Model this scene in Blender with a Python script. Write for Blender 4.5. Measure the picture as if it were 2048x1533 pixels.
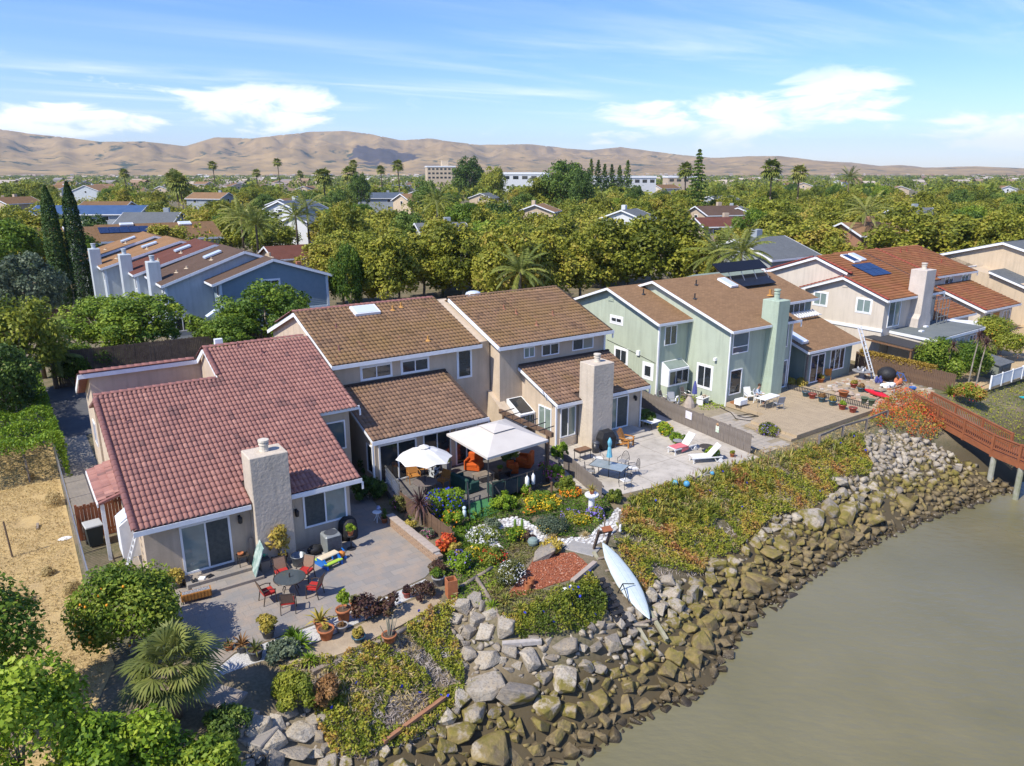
import bpy,bmesh,math,random
import numpy as np
from mathutils import Vector,Matrix,noise as mnoise
for o in list(bpy.data.objects):
 bpy.data.objects.remove(o,do_unlink=True)
scene=bpy.context.scene
R=math.radians
#  camera
FPX,HZ,CX,CY,CAMH=1480.0,348.0,1024.0,766.5,16.0
PITCH=math.atan((CY-HZ)/FPX)
cp,sp=math.cos(PITCH),math.sin(PITCH)
cam=bpy.data.cameras.new('camera')
cam.sensor_width=36.0
cam.lens=36.0*FPX/2048.0
cam.clip_start=0.5
cam.clip_end=40000
camo=bpy.data.objects.new('camera',cam)
scene.collection.objects.link(camo)
camo.location=(0,0,CAMH)
camo.rotation_euler=(math.pi/2-PITCH,0,0)
scene.camera=camo
#  light
AXIS=R(34.6)
SUN_EL,SUN_AZ=R(49),AXIS+R(7)
world=bpy.data.worlds.new('World')
scene.world=world
world.use_nodes=True
SKY_STRENGTH=0.104
sun=bpy.data.lights.new('sun','SUN')
sun.energy=3.55
sun.angle=R(0.53)
sun.color=(1.0,0.94,0.83)
suno=bpy.data.objects.new('sun',sun)
scene.collection.objects.link(suno)
sdir=Vector((math.cos(SUN_EL)*math.cos(SUN_AZ),math.cos(SUN_EL)*math.sin(SUN_AZ),-math.sin(SUN_EL)))
suno.rotation_euler=sdir.to_track_quat('-Z','Y').to_euler()
suno.location=(0,0,60)
vs=scene.view_settings
vs.view_transform='Standard'
vs.look='None'
vs.exposure=0.84
vs.gamma=1.0
vs.use_curve_mapping=False
def build_world():
 nt=world.node_tree
 N,L=nt.nodes,nt.links
 N.clear()
 out=N.new('ShaderNodeOutputWorld')
 bg=N.new('ShaderNodeBackground')
 bg.inputs['Strength'].default_value=SKY_STRENGTH
 sky=N.new('ShaderNodeTexSky')
 sky.sky_type='NISHITA'
 sky.sun_disc=False
 sky.sun_elevation=SUN_EL
 d=-sdir
 sky.sun_rotation=math.atan2(d.x,d.y)
 sky.altitude=20
 sky.air_density=1.0
 sky.dust_density=0.25
 sky.ozone_density=1.6
 tc=N.new('ShaderNodeTexCoord')
 sep=N.new('ShaderNodeSeparateXYZ')
 L.new(tc.outputs['Generated'],sep.inputs[0])
 def math_n(op,a,b=None,c=None,clamp=False):
  n=N.new('ShaderNodeMath')
  n.operation=op
  n.use_clamp=clamp
  for i,v in enumerate((a,b,c)):
   if v is None:
    continue
   if isinstance(v,(int,float)):
    n.inputs[i].default_value=v
   else:
    L.new(v,n.inputs[i])
  return n.outputs[0]
 az=math_n('ARCTAN2',sep.outputs['X'],sep.outputs['Y'])
 el=math_n('ARCSINE',sep.outputs['Z'])
 def noise(vec,scale,detail,rough=.55,dist=0.):
  n=N.new('ShaderNodeTexNoise')
  n.inputs['Scale'].default_value=scale
  n.inputs['Detail'].default_value=detail
  n.inputs['Roughness'].default_value=rough
  n.inputs['Distortion'].default_value=dist
  L.new(vec,n.inputs['Vector'])
  return n.outputs['Fac']
 def comb(x,y,z=0.):
  c=N.new('ShaderNodeCombineXYZ')
  for i,v in enumerate((x,y,z)):
   if isinstance(v,(int,float)):
    c.inputs[i].default_value=v
   else:
    L.new(v,c.inputs[i])
  return c.outputs[0]
 def smooth(v,a,b):
  m=N.new('ShaderNodeMapRange')
  m.interpolation_type='SMOOTHSTEP'
  L.new(v,m.inputs['Value'])
  m.inputs['From Min'].default_value=a
  m.inputs['From Max'].default_value=b
  return m.outputs['Result']
 zz=math_n('MAXIMUM',sep.outputs['Z'],0.03)
 px=math_n('DIVIDE',sep.outputs['X'],zz)
 py=math_n('DIVIDE',sep.outputs['Y'],zz)
 rx=math_n('ADD',math_n('MULTIPLY',px,.80),math_n('MULTIPLY',py,.60))
 ry=math_n('SUBTRACT',math_n('MULTIPLY',py,.80),math_n('MULTIPLY',px,.60))
 cv=comb(math_n('MULTIPLY',rx,.16),math_n('MULTIPLY',ry,.62),3.7)
 c1=noise(cv,1.25,7,.62,.6)
 c2=noise(comb(math_n('MULTIPLY',rx,.11),math_n('MULTIPLY',ry,.2),9.1),1.0,2)
 cir=math_n('MULTIPLY',smooth(c1,.42,.78),smooth(c2,.40,.66))
 cir=math_n('MULTIPLY',cir,smooth(el,.02,.10))
 cir=math_n('MULTIPLY',cir,.6)
 kv=comb(math_n('MULTIPLY',az,8.),math_n('MULTIPLY',el,26.),1.3)
 k1=noise(kv,1.5,9,.62,.5)
 k2=noise(comb(math_n('MULTIPLY',az,3.1),math_n('MULTIPLY',el,9.0),6.0),1.0,2)
 band=math_n('MULTIPLY',smooth(el,.004,.05),math_n('SUBTRACT',1.0,smooth(el,.075,.15)))
 lumps=None
 for a0,e0,sa,se in ((-.52,.055,.115,.022),(-.31,.075,.105,.036),(.27,.062,.17,.036),(.40,.088,.09,.034),(.60,.047,.12,.030),(-.63,.045,.05,.015),(-.68,.19,.03,.012),(.14,.045,.05,.012)):
  da=math_n('DIVIDE',math_n('SUBTRACT',az,a0),sa)
  de=math_n('DIVIDE',math_n('SUBTRACT',el,e0),se)
  g=math_n('ADD',math_n('MULTIPLY',da,da),math_n('MULTIPLY',de,de))
  g=math_n('SUBTRACT',1.0,smooth(g,0.0,1.5))
  lumps=g if lumps is None else math_n('MAXIMUM',lumps,g)
 k=math_n('ADD',k1,math_n('MULTIPLY',lumps,.28))
 k=math_n('ADD',k,math_n('MULTIPLY',math_n('SUBTRACT',k2,.5),.25))
 cum=math_n('MULTIPLY',smooth(k,.585,.80),math_n('MAXIMUM',band,math_n('MULTIPLY',lumps,.9)))
 cum=math_n('MULTIPLY',cum,.95)
 mask=math_n('MAXIMUM',cir,cum,clamp=True)
 mix=N.new('ShaderNodeMix')
 mix.data_type='RGBA'
 L.new(mask,mix.inputs['Factor'])
 hsv=N.new('ShaderNodeHueSaturation')
 hsv.inputs['Saturation'].default_value=1.28
 hsv.inputs['Value'].default_value=1.0
 L.new(sky.outputs[0],hsv.inputs['Color'])
 tn=N.new('ShaderNodeMix')
 tn.data_type='RGBA'
 tn.blend_type='MULTIPLY'
 tn.inputs['Factor'].default_value=1.0
 L.new(hsv.outputs[0],tn.inputs['A'])
 tn.inputs['B'].default_value=(.74,.815,1.17,1)
 L.new(tn.outputs['Result'],mix.inputs['A'])
 mix.inputs['B'].default_value=(7.6,7.8,8.2,1)
 L.new(mix.outputs['Result'],bg.inputs['Color'])
 L.new(bg.outputs[0],out.inputs[0])
build_world()
#  geometry of the place
cu,su=math.cos(AXIS),math.sin(AXIS)
def W(u,v,z=0.0):
 """row coordinates (u along the houses, v away from the water) to world"""
 return Vector((u*cu-v*su,u*su+v*cu,z))
def UV(X,Y):
 return X*cu+Y*su,-X*su+Y*cu
def ray(x,y):
 w=CY-y
 return (x-CX,FPX*cp+w*sp,-FPX*sp+w*cp)
def P(x,y,z=0.0):
 """where a sight line through the photo meets the level z"""
 d=ray(x,y)
 t=(z-CAMH)/d[2]
 return Vector((d[0]*t,d[1]*t,z))
def PD(x,y,D):
 d=ray(x,y)
 t=D/d[1]
 return Vector((d[0]*t,D,CAMH+d[2]*t))
def pix(X,Y,Z):
 Z=Z-CAMH
 dep=Y*cp-Z*sp
 up=Y*sp+Z*cp
 return CX+FPX*X/dep,CY-FPX*up/dep
def in_poly(px,py,poly):
 px=np.asarray(px,float)
 py=np.asarray(py,float)
 c=np.zeros(px.shape,bool)
 n=len(poly)
 for i in range(n):
  x1,y1=poly[i]
  x2,y2=poly[(i+1)%n]
  if y1==y2:
   continue
  c^=((y1>py)!=(y2>py))&(px<(x2-x1)*(py-y1)/(y2-y1)+x1)
 return c
def poly_dist(X,Y,line):
 best=np.full(np.shape(X),1e9)
 for (x1,y1),(x2,y2) in zip(line[:-1],line[1:]):
  dx,dy=x2-x1,y2-y1
  t=np.clip(((X-x1)*dx+(Y-y1)*dy)/(dx*dx+dy*dy+1e-9),0,1)
  best=np.minimum(best,np.hypot(X-x1-t*dx,Y-y1-t*dy))
 return best
WATER_Z=-3.0
_top=[(-900,2100),(-100,1680),(250,1520),(400,1440),(470,1385),(560,1335),(690,1308),(800,1252),(890,1203),(960,1203),(1010,1232),(1130,1215),(1200,1130),(1235,1060),(1255,1005),(1350,968),(1480,937),(1560,925),(1640,900),(1740,852),(1800,842),(1880,800),(1960,760),(2048,724),(2300,640),(2900,520)]
_wat=[(-600,3000),(300,2300),(800,1760),(1010,1580),(1130,1520),(1215,1478),(1260,1441),(1312,1417),(1392,1386),(1430,1340),(1462,1288),(1500,1243),(1592,1170),(1657,1128),(1736,1090),(1800,1055),(1900,1020),(2021,977),(2120,940),(2400,850),(3000,700)]
TOPL=[tuple(P(x,y,0)[:2]) for x,y in _top]
WATL=[tuple(P(x,y,WATER_Z)[:2]) for x,y in _wat]
TOPL=[(-60,TOPL[0][1]-6)]+TOPL+[(TOPL[-1][0]+800,TOPL[-1][1]+560)]
WATL=[(-60,WATL[0][1]-9)]+WATL+[(WATL[-1][0]+800,WATL[-1][1]+560)]
LANDPOLY=TOPL+[(9e4,9e4),(-9e4,9e4),(-9e4,TOPL[0][1])]
DRYPOLY=WATL+[(9e4,9e4),(-9e4,9e4),(-9e4,WATL[0][1])]
def gz(X,Y):
 """ground height: level yards, sloping bank, river bed"""
 X=np.asarray(X,float)
 Y=np.asarray(Y,float)
 land=in_poly(X,Y,LANDPOLY)
 dry=in_poly(X,Y,DRYPOLY)
 dt=poly_dist(X,Y,TOPL)
 dw=poly_dist(X,Y,WATL)
 t=dt/(dt+dw+1e-6)
 z=WATER_Z*t**1.1
 z=np.where(dry,z,WATER_Z-np.minimum(dw*.3,3.0))
 return np.where(land,0.0,z)
def gz1(X,Y):
 return float(gz(np.array([X]),np.array([Y]))[0])
def PT(x,y,it=14):
 """sight line to the ground surface itself"""
 z=0.0
 for _ in range(it):
  p=P(x,y,z)
  z=.5*z+.5*gz1(p.x,p.y)
 return P(x,y,z)
 #  materials
MATS={}
def mat(name,c,c2=None,rough=.85,scale=6.,detail=4.,bump=0.,bscale=None,spec=.25,metal=0.,tints=None,trans=0.,coat=0.,lo=.35,hi=.65,world_co=False,extra=None,stretch=None,rand=0.):
 if name in MATS:
  return MATS[name]
 m=bpy.data.materials.new(name)
 m.use_nodes=True
 nt=m.node_tree
 N,L=nt.nodes,nt.links
 b=N['Principled BSDF']
 b.inputs['Roughness'].default_value=rough
 b.inputs['Specular IOR Level'].default_value=spec
 b.inputs['Metallic'].default_value=metal
 b.inputs['Coat Weight'].default_value=coat
 if world_co:
  co=N.new('ShaderNodeNewGeometry').outputs['Position']
 else:
  co=N.new('ShaderNodeTexCoord').outputs['Object']
 if stretch:
  mp=N.new('ShaderNodeMapping')
  mp.inputs['Scale'].default_value=stretch
  L.new(co,mp.inputs['Vector'])
  co=mp.outputs[0]
 def noise(s,d=detail,r=.6):
  n=N.new('ShaderNodeTexNoise')
  n.inputs['Scale'].default_value=s
  n.inputs['Detail'].default_value=d
  n.inputs['Roughness'].default_value=r
  L.new(co,n.inputs['Vector'])
  return n.outputs['Fac']
 def mixc(fac,a,bb,blend='MIX'):
  n=N.new('ShaderNodeMix')
  n.data_type='RGBA'
  n.blend_type=blend
  for k,v in (('Factor',fac),('A',a),('B',bb)):
   if isinstance(v,(tuple,list)):
    n.inputs[k].default_value=(*v[:3],1)
   elif isinstance(v,(int,float)):
    n.inputs[k].default_value=v
   else:
    L.new(v,n.inputs[k])
  return n.outputs['Result']
 def remap(v,a,bb,o0=0.,o1=1.):
  n=N.new('ShaderNodeMapRange')
  L.new(v,n.inputs['Value'])
  for k,x in (('From Min',a),('From Max',bb),('To Min',o0),('To Max',o1)):
   n.inputs[k].default_value=x
  return n.outputs['Result']
 col=None
 if tints:
  at=N.new('ShaderNodeAttribute')
  at.attribute_name='tint'
  fac=at.outputs['Fac']
  if rand:
   oi=N.new('ShaderNodeObjectInfo')
   ad=N.new('ShaderNodeMath')
   ad.operation='MULTIPLY_ADD'
   L.new(oi.outputs['Random'],ad.inputs[0])
   ad.inputs[1].default_value=rand
   L.new(fac,ad.inputs[2])
   sb=N.new('ShaderNodeMath')
   sb.operation='SUBTRACT'
   L.new(ad.outputs[0],sb.inputs[0])
   sb.inputs[1].default_value=rand/2
   fac=sb.outputs[0]
  cr=N.new('ShaderNodeValToRGB')
  el=cr.color_ramp.elements
  while len(el)<len(tints):
   el.new(.5)
  for i,t in enumerate(tints):
   el[i].position=i/(len(tints)-1)
   el[i].color=(*t,1)
  L.new(fac,cr.inputs[0])
  col=cr.outputs[0]
  if c2 is not None:
   col=mixc(remap(noise(scale),lo,hi,0,.6),col,c2)
 elif c2 is not None:
  col=mixc(remap(noise(scale),lo,hi),c,c2)
 if extra:
  col=extra(nt,N,L,co,noise,mixc,remap,col if col is not None else c,b)
 if col is None:
  b.inputs['Base Color'].default_value=(*c,1)
 elif not isinstance(col,tuple):
  L.new(col,b.inputs['Base Color'])
 else:
  b.inputs['Base Color'].default_value=(*col[:3],1)
 if bump:
  bn=N.new('ShaderNodeBump')
  bn.inputs['Strength'].default_value=min(1.,bump)
  bn.inputs['Distance'].default_value=.03*max(1,bump)
  L.new(noise(bscale or scale*6,4),bn.inputs['Height'])
  L.new(bn.outputs[0],b.inputs['Normal'])
 if trans:
  o=N['Material Output']
  tr=N.new('ShaderNodeBsdfTranslucent')
  if col is None or isinstance(col,tuple):
   tr.inputs[0].default_value=(*(col or c)[:3],1)
  else:
   L.new(col,tr.inputs[0])
  ms=N.new('ShaderNodeMixShader')
  ms.inputs[0].default_value=trans
  L.new(b.outputs[0],ms.inputs[1])
  L.new(tr.outputs[0],ms.inputs[2])
  L.new(ms.outputs[0],o.inputs['Surface'])
 MATS[name]=m
 return m
 #  mesh building
class MB:
 def __init__(s):
  s.v=[]
  s.f=[]
  s.t=[]
 def add(s,vs,fs,tint=.5):
  n=len(s.v)
  s.v.extend(tuple(p) for p in vs)
  s.f.extend(tuple(i+n for i in f) for f in fs)
  s.t.extend([tint]*len(fs))
  return s
 def box(s,x0,y0,z0,x1,y1,z1,tint=.5):
  x0,x1=min(x0,x1),max(x0,x1)
  y0,y1=min(y0,y1),max(y0,y1)
  z0,z1=min(z0,z1),max(z0,z1)
  return s.add([(x0,y0,z0),(x1,y0,z0),(x1,y1,z0),(x0,y1,z0),(x0,y0,z1),(x1,y0,z1),(x1,y1,z1),(x0,y1,z1)],[(0,3,2,1),(4,5,6,7),(0,1,5,4),(1,2,6,5),(2,3,7,6),(3,0,4,7)],tint)
 def bbox(s,x0,y0,z0,x1,y1,z1,b=.02,tint=.5):
  """box with chamfered upright and top edges"""
  c=[(x0+b,y0),(x1-b,y0),(x1,y0+b),(x1,y1-b),(x1-b,y1),(x0+b,y1),(x0,y1-b),(x0,y0+b)]
  i=[(x0+b,y0+b),(x1-b,y0+b),(x1-b,y1-b),(x0+b,y1-b)]
  vs=[(x,y,z0) for x,y in c]+[(x,y,z1-b) for x,y in c]+[(x,y,z1) for x,y in i]
  fs=[tuple(reversed(range(8)))]+[(k,(k+1)%8,8+(k+1)%8,8+k) for k in range(8)]
  fs+=[(8,9,17,16),(10,11,18,17),(12,13,19,18),(14,15,16,19),(9,10,17),(11,12,18),(13,14,19),(15,8,16),(16,17,18,19)]
  return s.add(vs,fs,tint)
 def prism(s,pts,z0,z1,tint=.5):
  """plan polygon, counter-clockwise, extruded upwards (z values or callables)"""
  n=len(pts)
  a=0
  for i in range(n):
   a+=pts[i][0]*pts[(i+1)%n][1]-pts[(i+1)%n][0]*pts[i][1]
  if a<0:
   pts=pts[::-1]
  f0=z0 if callable(z0) else (lambda x,y:z0)
  f1=z1 if callable(z1) else (lambda x,y:z1)
  vs=[(x,y,f0(x,y)) for x,y in pts]+[(x,y,f1(x,y)) for x,y in pts]
  return s.add(vs,[tuple(range(n))[::-1],tuple(range(n,2*n))]+[(i,(i+1)%n,n+(i+1)%n,n+i) for i in range(n)],tint)
 def extr(s,pts3,d,tint=.5):
  """any planar polygon in space, given thickness vector d"""
  n=len(pts3)
  vs=[tuple(p) for p in pts3]+[tuple(Vector(p)+Vector(d)) for p in pts3]
  return s.add(vs,[tuple(range(n))[::-1],tuple(range(n,2*n))]+[(i,(i+1)%n,n+(i+1)%n,n+i) for i in range(n)],tint)
 def bar(s,p,q,w,h=None,tint=.5,up=(0,0,1)):
  p,q=Vector(p),Vector(q)
  h=h or w
  d=(q-p).normalized()
  upv=Vector(up)
  if abs(d.dot(upv))>.98:
   upv=Vector((0,1,0))
  a=d.cross(upv).normalized()*(w/2)
  b=a.cross(d).normalized()*(h/2)
  vs=[p-a-b,p+a-b,p+a+b,p-a+b,q-a-b,q+a-b,q+a+b,q-a+b]
  return s.add(vs,[(0,3,2,1),(4,5,6,7),(0,1,5,4),(1,2,6,5),(2,3,7,6),(3,0,4,7)][::1],tint)
 def cyl(s,p,q,r0,r1=None,n=8,tint=.5,caps=True):
  p,q=Vector(p),Vector(q)
  r1=r0 if r1 is None else r1
  d=(q-p).normalized()
  a=d.orthogonal().normalized()
  b=d.cross(a)
  vs=[]
  for c,r in ((p,r0),(q,r1)):
   for k in range(n):
    th=2*math.pi*k/n
    vs.append(c+a*(r*math.cos(th))+b*(r*math.sin(th)))
  fs=[(k,(k+1)%n,n+(k+1)%n,n+k) for k in range(n)]
  if caps:
   fs+=[tuple(range(n))[::-1],tuple(range(n,2*n))]
  return s.add(vs,fs,tint)
 def tube(s,pts,r,n=6,tint=.5,r1=None):
  m=len(pts)
  for i in range(m-1):
   ra=r+((r1 if r1 is not None else r)-r)*i/(m-1)
   rb=r+((r1 if r1 is not None else r)-r)*(i+1)/(m-1)
   s.cyl(pts[i],pts[i+1],ra,rb,n,tint)
  return s
 def lathe(s,prof,c=(0,0,0),n=14,tint=.5):
  """profile [(r,z)...] turned about the vertical through c"""
  vs=[]
  for r,z in prof:
   for k in range(n):
    th=2*math.pi*k/n
    vs.append((c[0]+r*math.cos(th),c[1]+r*math.sin(th),c[2]+z))
  fs=[]
  for i in range(len(prof)-1):
   for k in range(n):
    fs.append((i*n+k,i*n+(k+1)%n,(i+1)*n+(k+1)%n,(i+1)*n+k))
  fs.append(tuple(range(n))[::-1])
  fs.append(tuple((len(prof)-1)*n+k for k in range(n)))
  return s.add(vs,fs,tint)
 def ball(s,c,rx,ry=None,rz=None,n=8,m=6,tint=.5):
  ry=ry or rx
  rz=rz or rx
  prof=[(max(.02,math.sin(math.pi*i/m)),-math.cos(math.pi*i/m)) for i in range(m+1)]
  k0=len(s.v)
  s.lathe(prof,(0,0,0),n,tint)
  for k in range(k0,len(s.v)):
   x,y,z=s.v[k]
   s.v[k]=(c[0]+x*rx,c[1]+y*ry,c[2]+z*rz)
  return s
 def mesh(s,name,smooth=False):
  me=bpy.data.meshes.new(name)
  me.from_pydata(s.v,[],s.f)
  if len(set(s.t))>1 or (s.t and s.t[0]!=.5):
   a=me.attributes.new('tint','FLOAT','FACE')
   a.data.foreach_set('value',s.t)
  if smooth:
   me.polygons.foreach_set('use_smooth',[True]*len(me.polygons))
  me.update()
  return me
def np_mesh(name,V,F,tint=None,smooth=False):
 me=bpy.data.meshes.new(name)
 V=np.ascontiguousarray(V,dtype=np.float32)
 F=np.ascontiguousarray(F,dtype=np.int32)
 k=F.shape[1]
 me.vertices.add(len(V))
 me.vertices.foreach_set('co',V.ravel())
 me.loops.add(F.size)
 me.loops.foreach_set('vertex_index',F.ravel())
 me.polygons.add(len(F))
 me.polygons.foreach_set('loop_start',np.arange(0,F.size,k,dtype=np.int32))
 if smooth:
  me.polygons.foreach_set('use_smooth',np.ones(len(F),bool))
 me.update(calc_edges=True)
 if tint is not None:
  a=me.attributes.new('tint','FLOAT','FACE')
  a.data.foreach_set('value',np.ascontiguousarray(tint,dtype=np.float32))
 return me
COL=scene.collection
def link(name,me,material=None,parent=None,label=None,kind=None):
 o=bpy.data.objects.new(name,me)
 COL.objects.link(o)
 if parent is not None:
  o.parent=parent
 if material is not None and me is not None and not me.materials:
  me.materials.append(material)
 if label:
  o['label']=label
 if kind:
  o['kind']=kind
 return o
def thing(name,label,cat,loc=(0,0,0),rot=AXIS,group=None,scale=1.):
 o=bpy.data.objects.new(name,None)
 o.empty_display_size=.2
 COL.objects.link(o)
 o.location=loc
 o.rotation_euler=(0,0,rot)
 if scale!=1.:
  o.scale=(scale,)*3 if isinstance(scale,(int,float)) else scale
 o['label']=label
 o['category']=cat
 if group:
  o['group']=group
 return o
def part(parent,name,mb,material,smooth=False,label=None,kind=None):
 return link(name,mb.mesh(name,smooth) if isinstance(mb,MB) else mb,material,parent,label,kind)
def solo(name,mb,material,label,cat,loc=(0,0,0),rot=AXIS,group=None,smooth=False,kind=None):
 o=link(name,mb.mesh(name,smooth) if isinstance(mb,MB) else mb,material)
 o.location=loc
 o.rotation_euler=(0,0,rot)
 o['label']=label
 if kind:
  o['kind']=kind
 if cat:
  o['category']=cat
 if group:
  o['group']=group
 return o
def struct(name,mb,material,label=None,loc=(0,0,0),rot=0.,smooth=False):
 o=link(name,mb.mesh(name,smooth) if isinstance(mb,MB) else mb,material)
 o.location=loc
 o.rotation_euler=(0,0,rot)
 o['kind']='structure'
 if label:
  o['label']=label
 return o
def copy_tree(o,parent=None,label=None,group=None):
 c=o.copy()
 COL.objects.link(c)
 if parent is not None:
  c.parent=parent
 if label:
  c['label']=label
 if group:
  c['group']=group
 for ch in o.children:
  copy_tree(ch,c)
 return c
 #  leaves
def unit(a):
 return a/(np.linalg.norm(a,axis=1,keepdims=True)+1e-9)
def kites(C,size,rng,out=None,up=.35,asp=.62,droop=0.,outw=.6):
 """one kite-shaped leaf face for every centre"""
 n=len(C)
 size=np.broadcast_to(np.asarray(size,float),(n,))[:,None]
 nrm=rng.normal(size=(n,3))
 if out is not None:
  nrm=nrm*.8+out*outw*2
 nrm[:,2]+=up
 nrm=unit(nrm)
 d=rng.normal(size=(n,3))
 d[:,2]-=droop
 d=unit(d-nrm*np.sum(d*nrm,1,keepdims=True))
 w=np.cross(nrm,d)
 a=C-d*size*.5
 b=C+w*size*asp*.5-d*size*.08
 c=C+d*size*.5
 e=C-w*size*asp*.5-d*size*.08
 V=np.stack([a,b,c,e],1).reshape(-1,3)
 F=np.arange(4*n).reshape(n,4)
 return V,F
def crown_mesh(name,seed,rx,rz,nblob,br,nleaf,size,bias=.0,core=.5,asp=.62,flat=1.,tvar=.55,up=.35,droop=0.,ry=None,bottom=-.75):
 """leaf clumps spread through an uneven ellipsoid centred on the origin; returns mesh and clump centres"""
 rng=np.random.default_rng(seed)
 ry=ry or rx
 d=unit(rng.normal(size=(nblob*3,3)))
 d=d[d[:,2]>bottom][:nblob]
 nb=len(d)
 rr=core+(1-core)*rng.random(nb)**.6
 rr*=1+.16*np.sin(3*np.arctan2(d[:,1],d[:,0])+seed)*rng.random(nb)
 B=d*rr[:,None]*np.array([rx-br*.6,ry-br*.6,rz-br*.6])
 rad=br*rng.uniform(.65,1.25,nb)
 k=rng.integers(0,nb,nleaf)
 ld=unit(rng.normal(size=(nleaf,3))+d[k]*.55+np.array([0,0,.35]))
 lr=rad[k]*rng.uniform(.55,1.08,nleaf)
 C=B[k]+ld*lr[:,None]*np.array([1,1,flat])
 bt=rng.random(nb)
 tint=np.clip(tvar*bt[k]+(1-tvar)*rng.random(nleaf)+bias,0,1)
 V,F=kites(C,size*rng.uniform(.6,1.35,nleaf),rng,ld,up=up,asp=asp,droop=droop)
 return np_mesh(name,V,F,tint),B
def trunk_mesh(name,seed,h,r,tips,lean=0.,fork=.45,nlimb=9,zoff=0.):
 """tapered trunk forking into limbs that run up into the crown; tips in tree space"""
 rng=random.Random(seed)
 mb=MB()
 top=Vector((lean+rng.uniform(-.1,.1)*h*.2,rng.uniform(-.1,.1)*h*.2,h*fork))
 pts=[Vector((0,0,0)),top*.35+Vector((rng.uniform(-r,r),rng.uniform(-r,r),0)),top*.7,top]
 mb.cyl((0,0,-.1),pts[0]+Vector((0,0,.25)),r*1.5,r*1.05,8)
 mb.tube(pts,r,8,r1=r*.7)
 tips=list(tips)
 rng.shuffle(tips)
 for t in tips[:nlimb]:
  t=Vector(t)
  mid=top.lerp(t,.5)+Vector((rng.uniform(-1,1),rng.uniform(-1,1),rng.uniform(.2,1)))*(h*.04)
  mb.tube([top-Vector((0,0,rng.uniform(0,.1)*h)),mid,t],r*.55,6,r1=r*.12)
 return mb.mesh(name,True)
 #  ground, bank, water, hills
rng0=np.random.default_rng(11)
def axis_lines(a,b,step,lim0,lim1):
 mid=np.arange(a,b+1e-6,step)
 hi=[b]
 s=step
 while hi[-1]<lim1:
  s*=1.28
  hi.append(hi[-1]+s)
 lo=[a]
 s=step
 while lo[-1]>lim0:
  s*=1.28
  lo.append(lo[-1]-s)
 return np.array(lo[:0:-1]+list(mid)+hi[1:])
def ground_extra(nt,N,L,co,noise,mixc,remap,col,b):
 c=mixc(remap(noise(.02,3),.4,.6),(.115,.10,.06),(.07,.085,.035))
 c=mixc(remap(noise(.6,5),.42,.62),c,(.19,.15,.095))
 c=mixc(remap(noise(9.,3),.4,.75,0,.6),c,(.26,.21,.14))
 s=N.new('ShaderNodeSeparateXYZ')
 L.new(co,s.inputs[0])
 return mixc(remap(s.outputs['Z'],-1.6,-.9),(.085,.066,.036),c)
m_ground=mat('ground_soil',(.15,.12,.08),rough=.95,bump=.8,bscale=5.,world_co=True,extra=ground_extra)
xs=axis_lines(-45,70,.6,-9500,9500)
ys=axis_lines(6,70,.6,-600,12000)
GX,GY=np.meshgrid(xs,ys)
GZ=gz(GX,GY)
near=(np.hypot(GX,GY-30)<90)
slope=near&(GZ<-.05)
lump=np.array([mnoise.noise(Vector((x*.45,y*.45,0))) for x,y in zip(GX[slope],GY[slope])])
GZ[slope]+=lump*.22
gy_n,gx_n=GX.shape
idx=np.arange(gy_n*gx_n).reshape(gy_n,gx_n)
F=np.stack([idx[:-1,:-1],idx[:-1,1:],idx[1:,1:],idx[1:,:-1]],-1).reshape(-1,4)
V=np.stack([GX,GY,GZ],-1).reshape(-1,3)
struct('ground',np_mesh('ground',V,F,smooth=True),m_ground)
def water_extra(nt,N,L,co,noise,mixc,remap,col,b):
 n1=noise(.10,4)
 n2=noise(.035,3)
 c=mixc(remap(n1,.35,.7),(.135,.122,.056),(.205,.178,.090))
 c=mixc(remap(n2,.4,.65),c,(.175,.160,.090))
 rr=remap(noise(.055,3),.35,.65,.16,.34)
 L.new(rr,b.inputs['Roughness'])
 bn=N.new('ShaderNodeBump')
 bn.inputs['Strength'].default_value=.45
 bn.inputs['Distance'].default_value=.12
 mp=N.new('ShaderNodeMapping')
 mp.inputs['Scale'].default_value=(1.0,2.2,1)
 mp.inputs['Rotation'].default_value=(0,0,.7)
 L.new(co,mp.inputs[0])
 w1=N.new('ShaderNodeTexNoise')
 w1.inputs['Scale'].default_value=1.3
 w1.inputs['Detail'].default_value=6
 L.new(mp.outputs[0],w1.inputs['Vector'])
 L.new(w1.outputs['Fac'],bn.inputs['Height'])
 L.new(bn.outputs[0],b.inputs['Normal'])
 return c
m_water=mat('muddy_water',(.16,.15,.09),rough=.2,spec=.5,world_co=True,extra=water_extra)
mb=MB()
mb.add([(-160,-250,0),(420,-250,0),(420,160,0),(-160,160,0)],[(0,1,2,3)])
struct('water',mb,m_water,loc=(0,0,WATER_Z))
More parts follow.
